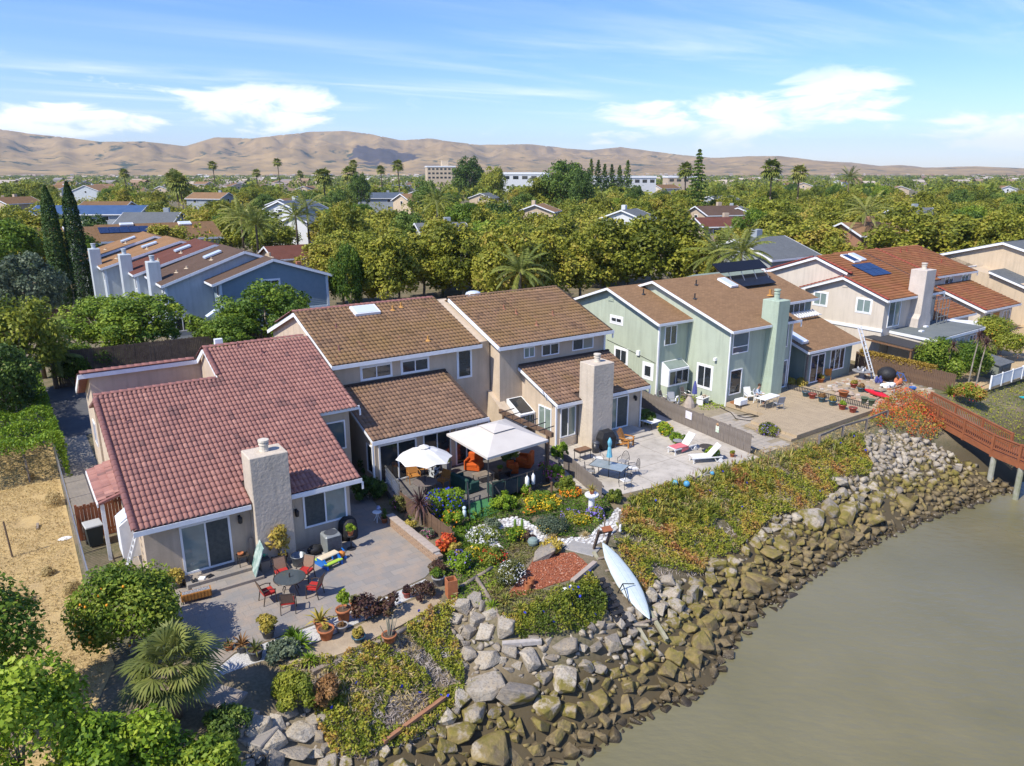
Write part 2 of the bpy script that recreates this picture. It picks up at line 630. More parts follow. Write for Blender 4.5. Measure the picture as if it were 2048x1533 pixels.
# ---- hills
prof_px=[(-900,275),(-500,250),(-250,268),(-100,262),(0,258),(60,268),(130,275),(200,284),(290,283),(370,293),(430,275),(500,277),(560,270),(620,264),(690,262),(740,268),(800,281),(860,277),(900,283),(960,290),(1060,288),(1130,296),(1180,300),(1240,294),(1300,302),(1380,312),(1430,316),(1500,312),(1560,312),(1640,322),(1700,325),(1760,332),(1800,330),(1850,335),(1950,333),(2048,337),(2300,338),(2800,334),(3400,340)]
paz=np.array([math.atan2((x-CX),FPX*cp+(CY-y)*sp) for x,y in prof_px])
pel=np.array([(lambda d:d[2]/math.hypot(d[0],d[1]))(ray(x,y)) for x,y in prof_px])
na,nr=560,110
AZ=np.linspace(-.95,.95,na)
RR=np.linspace(3600,9200,nr)
hz=np.zeros((nr,na))
hv=np.zeros((nr,na))
for j,a in enumerate(AZ):
 r0=6400+700*math.sin(a*7+1)+500*math.sin(a*17)
 for i,r in enumerate(RR):
  x,y=r*math.sin(a),r*math.cos(a)
  q=Vector((x/1250,y/1250,2.2))
  n=mnoise.ridged_multi_fractal(q,.85,2.2,6,1.0,2.0)
  n2=mnoise.noise(Vector((x/3100,y/3100,7.7)))
  s=max(0.,(r-3600)/(r0-3600)) if r<r0 else max(.25,1-((r-r0)/2600)**2*.75)
  s=s**1.25 if r<r0 else s
  n3=mnoise.ridged_multi_fractal(Vector((x/420,y/420,5.1)),.9,2.1,3,1.0,2.0)
  hz[i,j]=s*(.20+.34*n+.19*n3+.16*n2)
  hv[i,j]=n3
ang=(hz/RR[:,None]).max(0)
ker=np.ones(5)/5
want=np.interp(AZ,paz,pel)
hz=np.maximum(hz,0)*(want/ang)[None,:]+CAMH*np.clip(hz,0,1)
hz[0]=-5
hz[RR<3900]*=.5
AA,RG=np.meshgrid(AZ,RR)
V=np.stack([RG*np.sin(AA),RG*np.cos(AA),hz],-1).reshape(-1,3)
idx=np.arange(nr*na).reshape(nr,na)
F=np.stack([idx[:-1,:-1],idx[:-1,1:],idx[1:,1:],idx[1:,:-1]],-1).reshape(-1,4)
def hill_extra(nt,N,L,co,noise,mixc,remap,col,b):
 c=mixc(remap(noise(.0012,5),.35,.65),(.40,.275,.12),(.31,.21,.095))
 at=N.new('ShaderNodeAttribute')
 at.attribute_name='tint'
 c=mixc(remap(at.outputs['Fac'],.12,.42,.75,0),c,(.15,.125,.065))
 c=mixc(remap(noise(.006,5),.42,.66,0,.8),c,(.17,.125,.07))
 sp_=N.new('ShaderNodeSeparateXYZ')
 L.new(co,sp_.inputs[0])
 dens=remap(sp_.outputs['X'],-5200,-1500,.10,-.04)
 ad=N.new('ShaderNodeMath')
 ad.operation='ADD'
 L.new(noise(.0045,6,.7),ad.inputs[0])
 L.new(dens,ad.inputs[1])
 low=remap(sp_.outputs['Z'],60,260,.045,-.03)
 ad2=N.new('ShaderNodeMath')
 ad2.operation='ADD'
 L.new(ad.outputs[0],ad2.inputs[0])
 L.new(low,ad2.inputs[1])
 c=mixc(remap(ad2.outputs[0],.565,.62),c,(.045,.060,.035))
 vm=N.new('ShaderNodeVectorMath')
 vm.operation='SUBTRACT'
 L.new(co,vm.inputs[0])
 vm.inputs[1].default_value=DARK_PATCH
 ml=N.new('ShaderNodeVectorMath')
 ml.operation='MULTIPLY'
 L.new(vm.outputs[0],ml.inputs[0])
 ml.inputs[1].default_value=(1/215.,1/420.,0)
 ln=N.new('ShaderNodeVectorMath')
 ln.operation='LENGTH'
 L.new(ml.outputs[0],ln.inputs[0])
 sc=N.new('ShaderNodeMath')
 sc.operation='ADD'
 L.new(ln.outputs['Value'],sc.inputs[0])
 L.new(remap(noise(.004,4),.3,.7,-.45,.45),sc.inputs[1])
 return mixc(remap(sc.outputs[0],.92,1.0),(.070,.060,.058),c)  # dark ragged oval patch mixed into the hill colour
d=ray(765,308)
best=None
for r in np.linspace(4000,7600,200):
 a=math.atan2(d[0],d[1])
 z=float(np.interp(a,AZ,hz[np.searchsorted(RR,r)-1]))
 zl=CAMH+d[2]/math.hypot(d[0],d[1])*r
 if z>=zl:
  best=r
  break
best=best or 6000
DARK_PATCH=(best*math.sin(a),best*math.cos(a),0)
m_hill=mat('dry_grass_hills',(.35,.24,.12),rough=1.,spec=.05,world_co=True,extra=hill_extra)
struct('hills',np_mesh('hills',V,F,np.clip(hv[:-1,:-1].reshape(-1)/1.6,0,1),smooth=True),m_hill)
#  paved yards
def sheet_px(pts,z):
 return [tuple(P(x,y,z)[:2]) for x,y in pts]
def stamped_extra(nt,N,L,co,noise,mixc,remap,col,b):
 br=N.new('ShaderNodeTexBrick')
 br.inputs['Scale'].default_value=1.0
 br.inputs['Brick Width'].default_value=.62
 br.inputs['Row Height'].default_value=.42
 br.inputs['Mortar Size'].default_value=.012
 br.inputs['Color1'].default_value=(.235,.215,.192,1)
 br.inputs['Color2'].default_value=(.29,.258,.222,1)
 br.inputs['Mortar'].default_value=(.20,.185,.165,1)
 mp=N.new('ShaderNodeMapping')
 mp.inputs['Rotation'].default_value=(0,0,-AXIS)
 L.new(co,mp.inputs[0])
 L.new(mp.outputs[0],br.inputs['Vector'])
 c=mixc(remap(noise(1.3,5),.42,.68,0,.75),br.outputs['Color'],(.345,.265,.195))
 c=mixc(remap(noise(.5,4),.45,.7,0,.6),c,(.205,.205,.205))
 return c
m_stamp=mat('stamped_slate_concrete',(.25,.23,.2),rough=.8,bump=.35,bscale=14,world_co=True,extra=stamped_extra)
patio1=[(262,1120),(300,1195),(365,1245),(400,1345),(440,1330),(470,1305),(560,1272),(650,1240),(760,1196),(850,1155),(880,1122),(840,1085),(775,1042),(735,985),(700,960),(450,1010)]
mb=MB()
mb.prism(sheet_px(patio1,.02),-.15,.02)
struct('patio',mb,m_stamp,'slate grey stamped concrete patio of the red roofed house')
m_white_gravel=mat('white_gravel',(.62,.61,.58),(.40,.39,.37),rough=.9,scale=24,bump=1.,bscale=42,world_co=True)
mb=MB()
mb.prism(sheet_px([(400,1345),(440,1334),(470,1309),(560,1276),(650,1244),(760,1200),(850,1159),(862,1166),(850,1185),(790,1212),(720,1245),(620,1290),(560,1312),(500,1330),(452,1348),(425,1360)],.0),-.2,.012)
struct('gravel_strip',mb,m_white_gravel,'strip of white gravel along the patio edge')
def conc_extra(nt,N,L,co,noise,mixc,remap,col,b):
 c=mixc(remap(noise(.55,6),.36,.66),(.49,.445,.38),(.37,.335,.285))
 c=mixc(remap(noise(2.2,6,.7),.50,.72,0,.7),c,(.29,.26,.22))
 br=N.new('ShaderNodeTexBrick')
 br.offset=0.
 br.inputs['Scale'].default_value=1.
 br.inputs['Brick Width'].default_value=3.4
 br.inputs['Row Height'].default_value=3.1
 br.inputs['Mortar Size'].default_value=.018
 br.inputs['Mortar Smooth'].default_value=.4
 br.inputs['Color1'].default_value=br.inputs['Color2'].default_value=(0,0,0,1)
 br.inputs['Mortar'].default_value=(1,1,1,1)
 mp=N.new('ShaderNodeMapping')
 mp.inputs['Rotation'].default_value=(0,0,-AXIS)
 L.new(co,mp.inputs[0])
 L.new(mp.outputs[0],br.inputs['Vector'])
 return mixc(br.outputs['Color'],c,(.20,.17,.13))
m_conc=mat('weathered_concrete',(.45,.41,.36),rough=.9,bump=.3,bscale=20,world_co=True,extra=conc_extra)
mb=MB()
mb.prism([tuple(W(*p)[:2]) for p in ((23.0,33.4),(22.6,29.5),(24.3,25.9),(26.5,25.6),(30.5,25.0),(34.9,25.1),(35.6,30),(36.1,36.9),(33.0,36.9),(33.0,33.4))],-.3,.03)
struct('concrete_patio',mb,m_conc,'cracked pale concrete patio with joints behind the chimney')
def plank_mat(name,c1,c2,width,rot=0.,gap=(.05,.04,.03),rough=.85,scale=1.):
 def ex(nt,N,L,co,noise,mixc,remap,col,b):
  br=N.new('ShaderNodeTexBrick')
  br.offset=.37
  br.inputs['Scale'].default_value=1.
  br.inputs['Brick Width'].default_value=3.6
  br.inputs['Row Height'].default_value=width
  br.inputs['Mortar Size'].default_value=.008
  br.inputs['Color1'].default_value=(*c1,1)
  br.inputs['Color2'].default_value=(*c2,1)
  br.inputs['Mortar'].default_value=(*gap,1)
  mp=N.new('ShaderNodeMapping')
  mp.inputs['Rotation'].default_value=(0,0,rot)
  L.new(co,mp.inputs[0])
  L.new(mp.outputs[0],br.inputs['Vector'])
  return mixc(remap(noise(1.1,5),.4,.7,0,.55),br.outputs['Color'],tuple(x*.62 for x in c1))
 return mat(name,c1,rough=rough,world_co=True,extra=ex,bump=.25,bscale=25)
m_deck4=plank_mat('tan_deck_boards',(.44,.345,.225),(.39,.305,.20),.14,rot=-AXIS+R(90))
mb=MB()
dk=[(41.2,32.8),(49.6,33.2),(49.4,30.2),(48.3,25.9),(39.3,25.7),(39.3,29.2),(41.2,29.6)]
mb.prism([tuple(W(*p)[:2]) for p in dk],.02,.32)
struct('wooden_deck',mb,m_deck4,'sun bleached tan wooden deck behind the green house')
mb=MB()
mb.prism([tuple(W(*p)[:2]) for p in ((38.75,25.7),(39.3,25.7),(39.3,29.2),(38.75,29.2))],.01,.16)
st=struct('deck_step',mb,m_deck4,'low step along the edge of the tan deck')
m_paver=mat('brick_pavers',(.30,.27,.23),(.38,.33,.27),rough=.9,scale=1.2,bump=.6,bscale=9,world_co=True)
rngp=random.Random(5)
pv=struct('paver_yard',MB().prism([tuple(W(*p)[:2]) for p in ((35.9,25.4),(38.7,25.4),(38.7,29.2),(41.1,29.5),(41.1,32.8),(38.4,36.5),(36.2,36.5))],-.2,.008),mat('paver_sand',(.24,.20,.14),(.30,.25,.17),scale=2,world_co=True),'weedy paver yard between the plank fence and the tan deck')
pmesh=[MB().bbox(-.19,-.19,0,.19,.19,.035,.012).mesh('paver') for _ in range(1)]
pmesh[0].materials.append(m_paver)
rowsP=[]
for i in range(40):
 for j in range(40):
  u,v=36.1+.4*i+(.2 if j%2 else 0),25.6+.4*j
  if (u<38.5 and v<29.4) or (v<32 and v>=29.4 and u<40.8-(v-29.4)*.2):
   if rngp.random()<.04:
    continue
   rowsP.append((u,v))
for u,v in rowsP[:300]:
 o=link('paver',pmesh[0],None,pv)
 o.location=W(u,v,-.012+rngp.uniform(0,.012))
 o.rotation_euler=(0,0,AXIS+rngp.uniform(-.03,.03))
mb=MB()
mb.prism([tuple(W(*p)[:2]) for p in ((49.7,33.2),(49.6,29.5),(48.6,26.0),(52,25.7),(57.5,26.3),(58.6,33.3))],-.2,.015)
struct('yard_dirt',mb,mat('tan_dirt',(.42,.33,.22),(.31,.24,.165),scale=1.3,bump=.7,bscale=16,world_co=True),'bare tan dirt of the cluttered yard')
mb=MB()
mb.prism([tuple(W(*p)[:2]) for p in ((61,28.6),(61,24.4),(80,24.2),(92,30),(92,34),(76,33),(72,29.4))],-.2,.02)
struct('sandy_yard',mb,mat('sandy_yard',(.46,.34,.19),(.38,.29,.18),scale=1.1,world_co=True),'sandy yard behind the white vinyl fence')
mb=MB()
lot=[(-900,1900),(130,1540),(230,1330),(170,1180),(108,905),(60,720),(-500,740)]
def dry_extra(nt,N,L,co,noise,mixc,remap,col,b):
 c=mixc(remap(noise(.9,6,.7),.38,.66),(.47,.335,.145),(.34,.24,.115))
 return mixc(remap(noise(6,5,.7),.45,.7,0,.6),c,(.56,.43,.21))
m_dry=mat('dry_mown_grass',(.45,.32,.14),rough=.95,bump=1.,bscale=16,world_co=True,extra=dry_extra)
mb.prism(sheet_px(lot,.01),-.3,.01)
struct('dry_grass_lot',mb,m_dry,'vacant lot of mown dry yellow grass')
mb=MB()
mb.prism([tuple(W(*p)[:2]) for p in ((1.15,36.4),(2.9,36.4),(2.9,52),(1.3,60),(1.15,60))],-.2,.012)
struct('side_path',mb,mat('grey_path',(.30,.27,.23),(.24,.22,.19),scale=.8,bump=.3,world_co=True),'concrete side path left of the red roofed house')
mb=MB()
mb.prism([tuple(W(*p)[:2]) for p in ((-2,52),(40,52),(72,60),(72,67),(-2,66))],-.2,.016)
struct('driveway',mb,mat('dark_asphalt',(.085,.085,.088),(.11,.11,.11),scale=1.5,bump=.3,bscale=30,world_co=True),'dark asphalt driveway court behind the houses')
#  houses
def stucco(name,c,k=.86,b=.55,bs=16,rough=.92):
 def ex(nt,N,L,co,noise,mixc,remap,col,bs_):
  mp=N.new('ShaderNodeMapping')
  mp.inputs['Scale'].default_value=(2.2,2.2,.22)
  L.new(co,mp.inputs[0])
  w=N.new('ShaderNodeTexNoise')
  w.inputs['Scale'].default_value=1.6
  w.inputs['Detail'].default_value=6
  L.new(mp.outputs[0],w.inputs['Vector'])
  return mixc(remap(w.outputs['Fac'],.48,.72,0,.5),col,tuple(x*.68 for x in c))
 return mat(name,c,tuple(x*k for x in c),rough=rough,scale=.9,bump=b,bscale=bs,spec=.15,extra=ex)
m_tan=stucco('tan_stucco',(.56,.455,.34))
m_tanchim=stucco('rough_tan_stucco',(.56,.48,.38),b=1.,bs=7)
m_green=stucco('sage_green_stucco',(.43,.48,.38),.93,.25)
m_greenchim=stucco('sage_chimney_stucco',(.39,.47,.37),.9,.8,8)
m_grygreen=stucco('grey_green_stucco',(.235,.285,.25),.9,.3)
m_cream=stucco('cream_stucco',(.60,.53,.44),.94,.2)
m_creamchim=stucco('rough_cream_stucco',(.60,.53,.46),.85,.9,8)
m_blue=stucco('blue_grey_stucco',(.47,.51,.53),.9,.3)
m_beige=stucco('beige_stucco',(.55,.44,.31),.92,.2)
m_trim=mat('white_trim_paint',(.78,.79,.80),(.70,.71,.72),rough=.5,scale=3,spec=.4)
m_frame=mat('white_vinyl',(.80,.81,.82),rough=.35,spec=.5)
m_flue=mat('pale_clay_flue',(.62,.56,.46),(.52,.46,.37),rough=.8)
m_metal=mat('grey_metal',(.45,.46,.47),rough=.35,metal=.8)
m_dark=mat('black_metal',(.02,.02,.022),rough=.4,spec=.5)
m_skylight=mat('skylight_glass',(.55,.60,.66),rough=.12,spec=.7)
m_solar=mat('solar_cell',(.012,.018,.045),(.02,.03,.07),rough=.12,spec=.8,scale=3)
m_rubber=mat('black_collector',(.012,.012,.014),rough=.4)
def glass(name,c,c2=None,rough=.06):
 return mat(name,c,c2,rough=rough,spec=.9,scale=1.4,lo=.3,hi=.7)
m_gdark=glass('dark_window_glass',(.016,.020,.024),(.035,.042,.048))
m_gteal=glass('curtained_window_glass',(.235,.30,.28),(.16,.215,.21))
m_gblue=glass('sky_window_glass',(.05,.085,.11),(.09,.13,.15))
m_gpale=glass('blind_window_glass',(.24,.30,.25),(.17,.22,.20))
m_screen=mat('insect_screen',(.055,.065,.065),(.085,.095,.09),rough=.5)
PANES={'d':m_gdark,'t':m_gteal,'b':m_gblue,'p':m_gpale,'s':m_screen}
class House:
 def __init__(s,name,label,u0,v0,cat='house',group=None):
  s.o=(u0,v0)
  s.root=thing(name,label,cat,W(u0,v0,0),AXIS,group)
 def r(s,u,v,z=0.):
  return (u-s.o[0],v-s.o[1],z)
 def part(s,name,mb,m,parent=None,smooth=False,label=None,kind=None):
  mb.v=[(x-s.o[0],y-s.o[1],z) for x,y,z in mb.v]
  return part(parent or s.root,name,mb,m,smooth,label,kind)
 def box(s,name,a,b,m,parent=None,label=None):
  return s.part(name,MB().box(*a,*b),m,parent,label=label)
def on_wall(side,c):
 """maps (along, out, z) to (u,v,z) for a wall at coordinate c"""
 if side=='-v':
  return lambda a,o,z:(a,c-o,z)
 if side=='-u':
  return lambda a,o,z:(c-o,a,z)
 return lambda a,o,z:(c+o,a,z)
def wbox(mb,f,a0,a1,o0,o1,z0,z1):
 p,q=f(a0,o0,z0),f(a1,o1,z1)
 mb.box(*p,*q)
def window(h,side,c,a0,a1,z0,z1,panes='dd',name='window',fw=.07,trim=0.,out=.05,label=None,transom=None,parent=None):
 f=on_wall(side,c)
 mb=MB()
 wbox(mb,f,a0,a1,-.03,out,z0,z0+fw)
 wbox(mb,f,a0,a1,-.03,out,z1-fw,z1)
 n=len(panes)
 for k in range(n+1):
  if k in (0,n):
   x=a0+fw/2 if k==0 else a1-fw/2
   w=fw/2
  else:
   x=a0+(a1-a0)*k/n
   w=fw*.4
  wbox(mb,f,x-w,x+w,-.03,out-.003,z0+fw,z1-fw)
 if transom:
  wbox(mb,f,a0+fw,a1-fw,-.03,out-.006,transom-.03,transom+.03)
 if trim:
  t=trim
  wbox(mb,f,a0-t,a1+t,-.02,out*.55,z1+.002,z1+t)
  wbox(mb,f,a0-t,a1+t,-.02,out*.55,z0-t,z0-.002)
  wbox(mb,f,a0-t,a0-.002,-.02,out*.5,z0,z1)
  wbox(mb,f,a1+.002,a1+t,-.02,out*.5,z0,z1)
 w=h.part(name,mb,m_frame,parent,label=label)
 for k,pc in enumerate(panes):
  b0=a0+(a1-a0)*k/n+fw*.35
  b1=a0+(a1-a0)*(k+1)/n-fw*.35
  pm=MB()
  wbox(pm,f,b0,b1,-.02,.012,z0+fw*.8,z1-fw*.8)
  h.part('pane',pm,PANES[pc],w)
 return w
def wall(h,pts,top,m,z0=0.,name='wall',label=None):
 return h.part(name,MB().prism(pts,z0,top),m,label=label)
 # ---- roofing
def tile_profile(w,l,hgt,n=6,lip=.055):
 xs=[w*k/n for k in range(n+1)]
 zs=[hgt*max(0.,math.sin(math.pi*k/n))**.8 for k in range(n+1)]
 V=[(x,-.02,z+lip) for x,z in zip(xs,zs)]+[(x,l+.02,z) for x,z in zip(xs,zs)]+[(x,-.02,z-.006) for x,z in zip(xs,zs)]
 Fq=[(k,k+1,n+2+k,n+1+k) for k in range(n)]+[(2*n+2+k,2*n+3+k,k+1,k) for k in range(n)]
 return np.array(V),np.array(Fq)
def roof_slope(h,E,a,up,regions,m_deck,tile=None,holes=(),th=.1,parent=None,name='roof',seed=1,tintf=None):
 """E eave corner (u,v,z); a unit plan direction along the eave; up 3-D unit vector up the slope; regions (x0,x1,y0,y1) on the slope"""
 E,A,S=Vector(E),Vector((*a,0)),Vector(up).normalized()
 Nn=A.cross(S)
 if Nn.z<0:
  Nn=-Nn
 mb=MB()
 for x0,x1,y0,y1 in regions:
  c=[E+A*x+S*y for x,y in ((x0,y0),(x1,y0),(x1,y1),(x0,y1))]
  if A.cross(S).z<0:
   c=c[::-1]
  mb.extr([p-Nn*th for p in c],Nn*th)
 root=h.part(name,mb,m_deck,parent)
 if not tile:
  return root
 w,l,hg=tile['w'],tile['l'],tile['h']
 tv,tf=tile_profile(w,l,hg,tile.get('n',6))
 rng=np.random.default_rng(seed)
 cells=[]
 xmin=min(r[0] for r in regions)
 xmax=max(r[1] for r in regions)
 ymin=min(r[2] for r in regions)
 ymax=max(r[3] for r in regions)
 for j in range(int((ymax-ymin)/l+.999)):
  for i in range(int((xmax-xmin)/w)):
   cx,cy=xmin+(i+.5)*w,ymin+(j+.5)*l
   if any(r[0]-.05<=cx<=r[1]+.05 and r[2]<=cy<=r[3] for r in regions) and not any(q[0]<cx<q[1] and q[2]<cy<q[3] for q in holes):
    cells.append((xmin+i*w,ymin+j*l,j))
 M3=np.array([list(A),list(S),list(Nn)])
 E0=np.array(E)-np.array([h.o[0],h.o[1],0])
 nind=tile.get('ind',0)
 if tintf is None:
  tintf=lambda x,y:rng.random()
 if nind:
  ind,rest=cells[:nind],cells[nind:]
  vars_=[]
  for k in range(8):
   me=np_mesh('tile',tv,tf,np.full(len(tf),(k+.5)/8))
   me.materials.append(tile['mat'])
   vars_.append(me)
  rot=Matrix((A,S,Nn)).transposed().to_4x4()
  for x,y,j in ind:
   o=link('tile',vars_[min(7,int(tintf(x,y)*8))],None,root)
   pos=E0+np.array([x,y,0.])@M3+rng.normal(0,.003,3)
   o.matrix_local=Matrix.Translation(Vector(pos))@rot
 else:
  rest=cells
 if rest:
  off=np.array([[x,y,rng.normal(0,.004)] for x,y,j in rest])
  V=(tv[None]+off[:,None,:]).reshape(-1,3)@M3+E0
  nt_=len(tv)
  Fq=(tf[None]+(np.arange(len(rest))*nt_)[:,None,None]).reshape(-1,4)
  tn=np.repeat([tintf(x,y) for x,y,j in rest],len(tf))
  me=np_mesh('tiles',V,Fq,tn)
  link('tiles',me,tile['mat'],root,kind='stuff')
 return root
def caps(h,p,q,r,m,parent,step=.36):
 p,q=Vector(p),Vector(q)
 n=max(1,int((q-p).length/step))
 d=(q-p).normalized()
 me=MB()
 prof=[(math.cos(t)*r,math.sin(t)*r*.75) for t in np.linspace(0,math.pi,6)]
 L_=step+.05
 vs=[(x*1.08,0,z*1.08+.02) for x,z in prof]+[(x*.95,L_,z*.95) for x,z in prof]+[(x*1.08,0,z-.05) for x,z in prof]
 me.add(vs,[(k,k+1,7+k,6+k)[::-1] for k in range(5)]+[(12+k,13+k,k+1,k)[::-1] for k in range(5)])
 mesh=me.mesh('ridge_cap',True)
 mesh.materials.append(m)
 side=d.cross(Vector((0,0,1))).normalized()
 upv=side.cross(d)
 rot=Matrix((side,d,upv)).transposed().to_4x4()
 for k in range(n):
  o=link('ridge_cap',mesh,None,parent)
  c=p+d*(k*step)
  o.matrix_local=Matrix.Translation(Vector((c.x-h.o[0],c.y-h.o[1],c.z)))@rot
def fascia(h,p,q,hgt=.2,th=.05,parent=None,name='fascia',m=None):
 mb=MB()
 mb.bar(Vector(p)-Vector((0,0,hgt/2)),Vector(q)-Vector((0,0,hgt/2)),th,hgt)
 return h.part(name,mb,m or m_trim,parent)
def gutter_end(h,p):
 h.box('gutter_spout',(p[0]-.04,p[1]-.05,p[2]-.55),(p[0]+.04,p[1]+.03,p[2]-.2),m_trim)
def chimney(h,u0,u1,v0,v1,zt,m,shoulder=None,flue=.17,fh=.5,z0=0.,fm=None):
 mb=MB()
 b=.03
 if shoulder:
  zs,ext=shoulder
  mb.prism([(u0-ext,v0),(u1+ext,v0),(u1+ext,v1),(u0-ext,v1)],z0,zs)
  mb.add([(u0-ext,v0,zs),(u1+ext,v0,zs),(u1+ext,v1,zs),(u0-ext,v1,zs),(u0,v0,zs+ext*1.5),(u1,v0,zs+ext*1.5),(u1,v1,zs+ext*1.5),(u0,v1,zs+ext*1.5)],[(0,1,5,4),(1,2,6,5),(2,3,7,6),(3,0,4,7)])
  mb.bbox(u0,v0+.002,zs,u1,v1,zt,b)
 else:
  mb.bbox(u0,v0,z0,u1,v1,zt,b)
 c=h.part('chimney',mb,m)
 cu_,cv_=(u0+u1)/2,(v0+v1)/2
 f=MB().lathe([(flue*1.1,0),(flue*1.1,.05),(flue,.07),(flue,fh*.55),(flue*1.18,fh*.58),(flue*1.18,fh*.66),(flue*.9,fh*.7),(flue*.9,fh*.82),(flue*1.25,fh*.84),(flue*1.25,fh),(flue*.2,fh*1.02)],(cu_,cv_,zt-.005))
 h.part('flue_pot',f,fm or m_flue,c)
 return c
def vent_pipe(h,u,v,z,m,hgt=.4,r=.045,parent=None,name='vent_pipe'):
 mb=MB()
 mb.cyl((u,v,z-.1),(u,v,z+hgt),r,r,7)
 mb.cyl((u,v,z-.02),(u,v,z+.07),r*3.2,r*1.4,8)
 return h.part(name,mb,m,parent)
def skylight(h,E,up,x0,x1,y0,y1,hgt=.16,dome=False,m=None,a=(1,0)):
 E,S=Vector(E),Vector(up).normalized()
 A=Vector((*a,0))
 Nn=A.cross(S)
 if Nn.z<0:
  Nn=-Nn
 c=[E+A*x+S*y+Nn*.05 for x,y in ((x0,y0),(x1,y0),(x1,y1),(x0,y1))]
 if A.cross(S).z<0:
  c=c[::-1]
 mb=MB().extr(c,Nn*hgt)
 s=h.part('skylight',mb,m_trim)
 cc=sum(c,Vector())/4
 c2=[cc+(p-cc)*.86+Nn*(hgt-.01) for p in c]
 g=MB().extr(c2,Nn*.03)
 h.part('pane',g,m or m_skylight,s)
 return s
def wall_lamp(h,u,v,z):
 mb=MB().box(u-.05,v-.04,z-.08,u+.05,v+.02,z+.12)
 l_=h.part('wall_lamp',mb,m_dark)
 g=MB().lathe([(.05,-.2),(.085,-.17),(.1,.04),(.05,.1),(.02,.14)],(u,v-.14,z),6)
 h.part('lantern',g,m_dark,l_)
m_tile_red=mat('rose_red_roof_tile',(0.318,0.125,0.085),rough=.75,tints=[(0.177,0.092,0.080),(0.253,0.121,0.101),(0.308,0.149,0.119),(0.274,0.130,0.106),(0.365,0.187,0.148)],spec=.25,bump=.25,bscale=30)
m_cap_red=mat('red_ridge_tile',(0.265,0.119,0.103),(0.191,0.090,0.083),rough=.8,scale=4)
def moss_extra(nt,N,L,co,noise,mixc,remap,col,b):
 c=mixc(remap(noise(.42,4),.42,.68,0,.55),col,(.225,.140,.050))
 return mixc(remap(noise(3.5,4),.62,.72,0,.8),c,(.28,.125,.085))
m_tile_brown=mat('mossy_brown_roof_tile',(.19,.11,.06),rough=.85,tints=[(.145,.088,.055),(.20,.122,.072),(.245,.148,.085),(.22,.132,.07),(.28,.17,.10)],spec=.15,extra=moss_extra)
m_tile_brown2=mat('brown_roof_tile',(.19,.11,.06),rough=.85,tints=[(.16,.10,.07),(.205,.125,.084),(.235,.143,.093),(.275,.17,.11)],spec=.15,c2=(.19,.12,.045),scale=.5,lo=.42,hi=.68)
m_deck_dark=mat('roof_underlay',(.07,.05,.04),rough=.9)
def orange_extra(nt,N,L,co,noise,mixc,remap,col,b):
 return mixc(remap(noise(.5,4),.45,.65,0,.7),col,(.215,.105,.035))
m_tile_orange=mat('orange_brown_roof_tile',(.3,.13,.05),rough=.8,tints=[(.21,.082,.040),(.27,.110,.050),(.31,.130,.055),(.25,.085,.040)],spec=.2,extra=orange_extra)
m_cap_orange=mat('red_rake_tile',(.33,.075,.045),(.25,.06,.04),rough=.75,scale=3)
def shingle_mat(name,c1,c2,mort,w=.33,hrow=.145,var=(.5,.5,.5)):
 def ex(nt,N,L,co,noise,mixc,remap,col,b):
  tc=N.new('ShaderNodeSeparateXYZ')
  L.new(co,tc.inputs[0])
  cb=N.new('ShaderNodeCombineXYZ')
  L.new(tc.outputs['X'],cb.inputs[0])
  L.new(tc.outputs['Y'],cb.inputs[1])
  br=N.new('ShaderNodeTexBrick')
  br.inputs['Scale'].default_value=1.
  br.inputs['Brick Width'].default_value=w
  br.inputs['Row Height'].default_value=hrow
  br.inputs['Mortar Size'].default_value=.012
  br.inputs['Mortar Smooth'].default_value=.6
  br.inputs['Color1'].default_value=(*c1,1)
  br.inputs['Color2'].default_value=(*c2,1)
  br.inputs['Mortar'].default_value=(*mort,1)
  L.new(cb.outputs[0],br.inputs['Vector'])
  c=mixc(remap(noise(7,3),.35,.7,0,.55),br.outputs['Color'],tuple(x*.6 for x in c1))
  return mixc(remap(noise(.5,4),.4,.65,0,.4),c,tuple(x*1.25 for x in c2))
 return mat(name,c1,rough=.95,extra=ex,spec=.1,bump=.5,bscale=20)
m_shingle=shingle_mat('brown_asphalt_shingle',(.30,.182,.098),(.21,.125,.068),(.12,.072,.043))
m_shingle_tan=shingle_mat('tan_asphalt_shingle',(.30,.175,.085),(.25,.14,.07),(.14,.08,.045))
m_shingle_dk=shingle_mat('dark_brown_shingle',(.125,.082,.058),(.10,.066,.05),(.055,.04,.03))
m_shingle_red=shingle_mat('red_brown_shingle',(.15,.062,.045),(.125,.052,.038),(.07,.03,.025))
m_shingle_grey=shingle_mat('grey_asphalt_shingle',(.155,.165,.17),(.12,.13,.135),(.07,.075,.08))
m_shingle_blue=shingle_mat('blue_grey_shingle',(.10,.125,.16),(.085,.105,.14),(.05,.06,.08))
m_far_tile=shingle_mat('far_brown_tile',(.21,.125,.065),(.165,.098,.05),(.085,.055,.03),w=.3,hrow=.36)
m_far_tile2=shingle_mat('far_tan_tile',(.27,.165,.085),(.22,.13,.07),(.12,.075,.045),w=.3,hrow=.36)
def slope_up(k,back=False):
 return Vector((0,-1 if back else 1,k)).normalized()
SL=math.sqrt(1+.36**2)
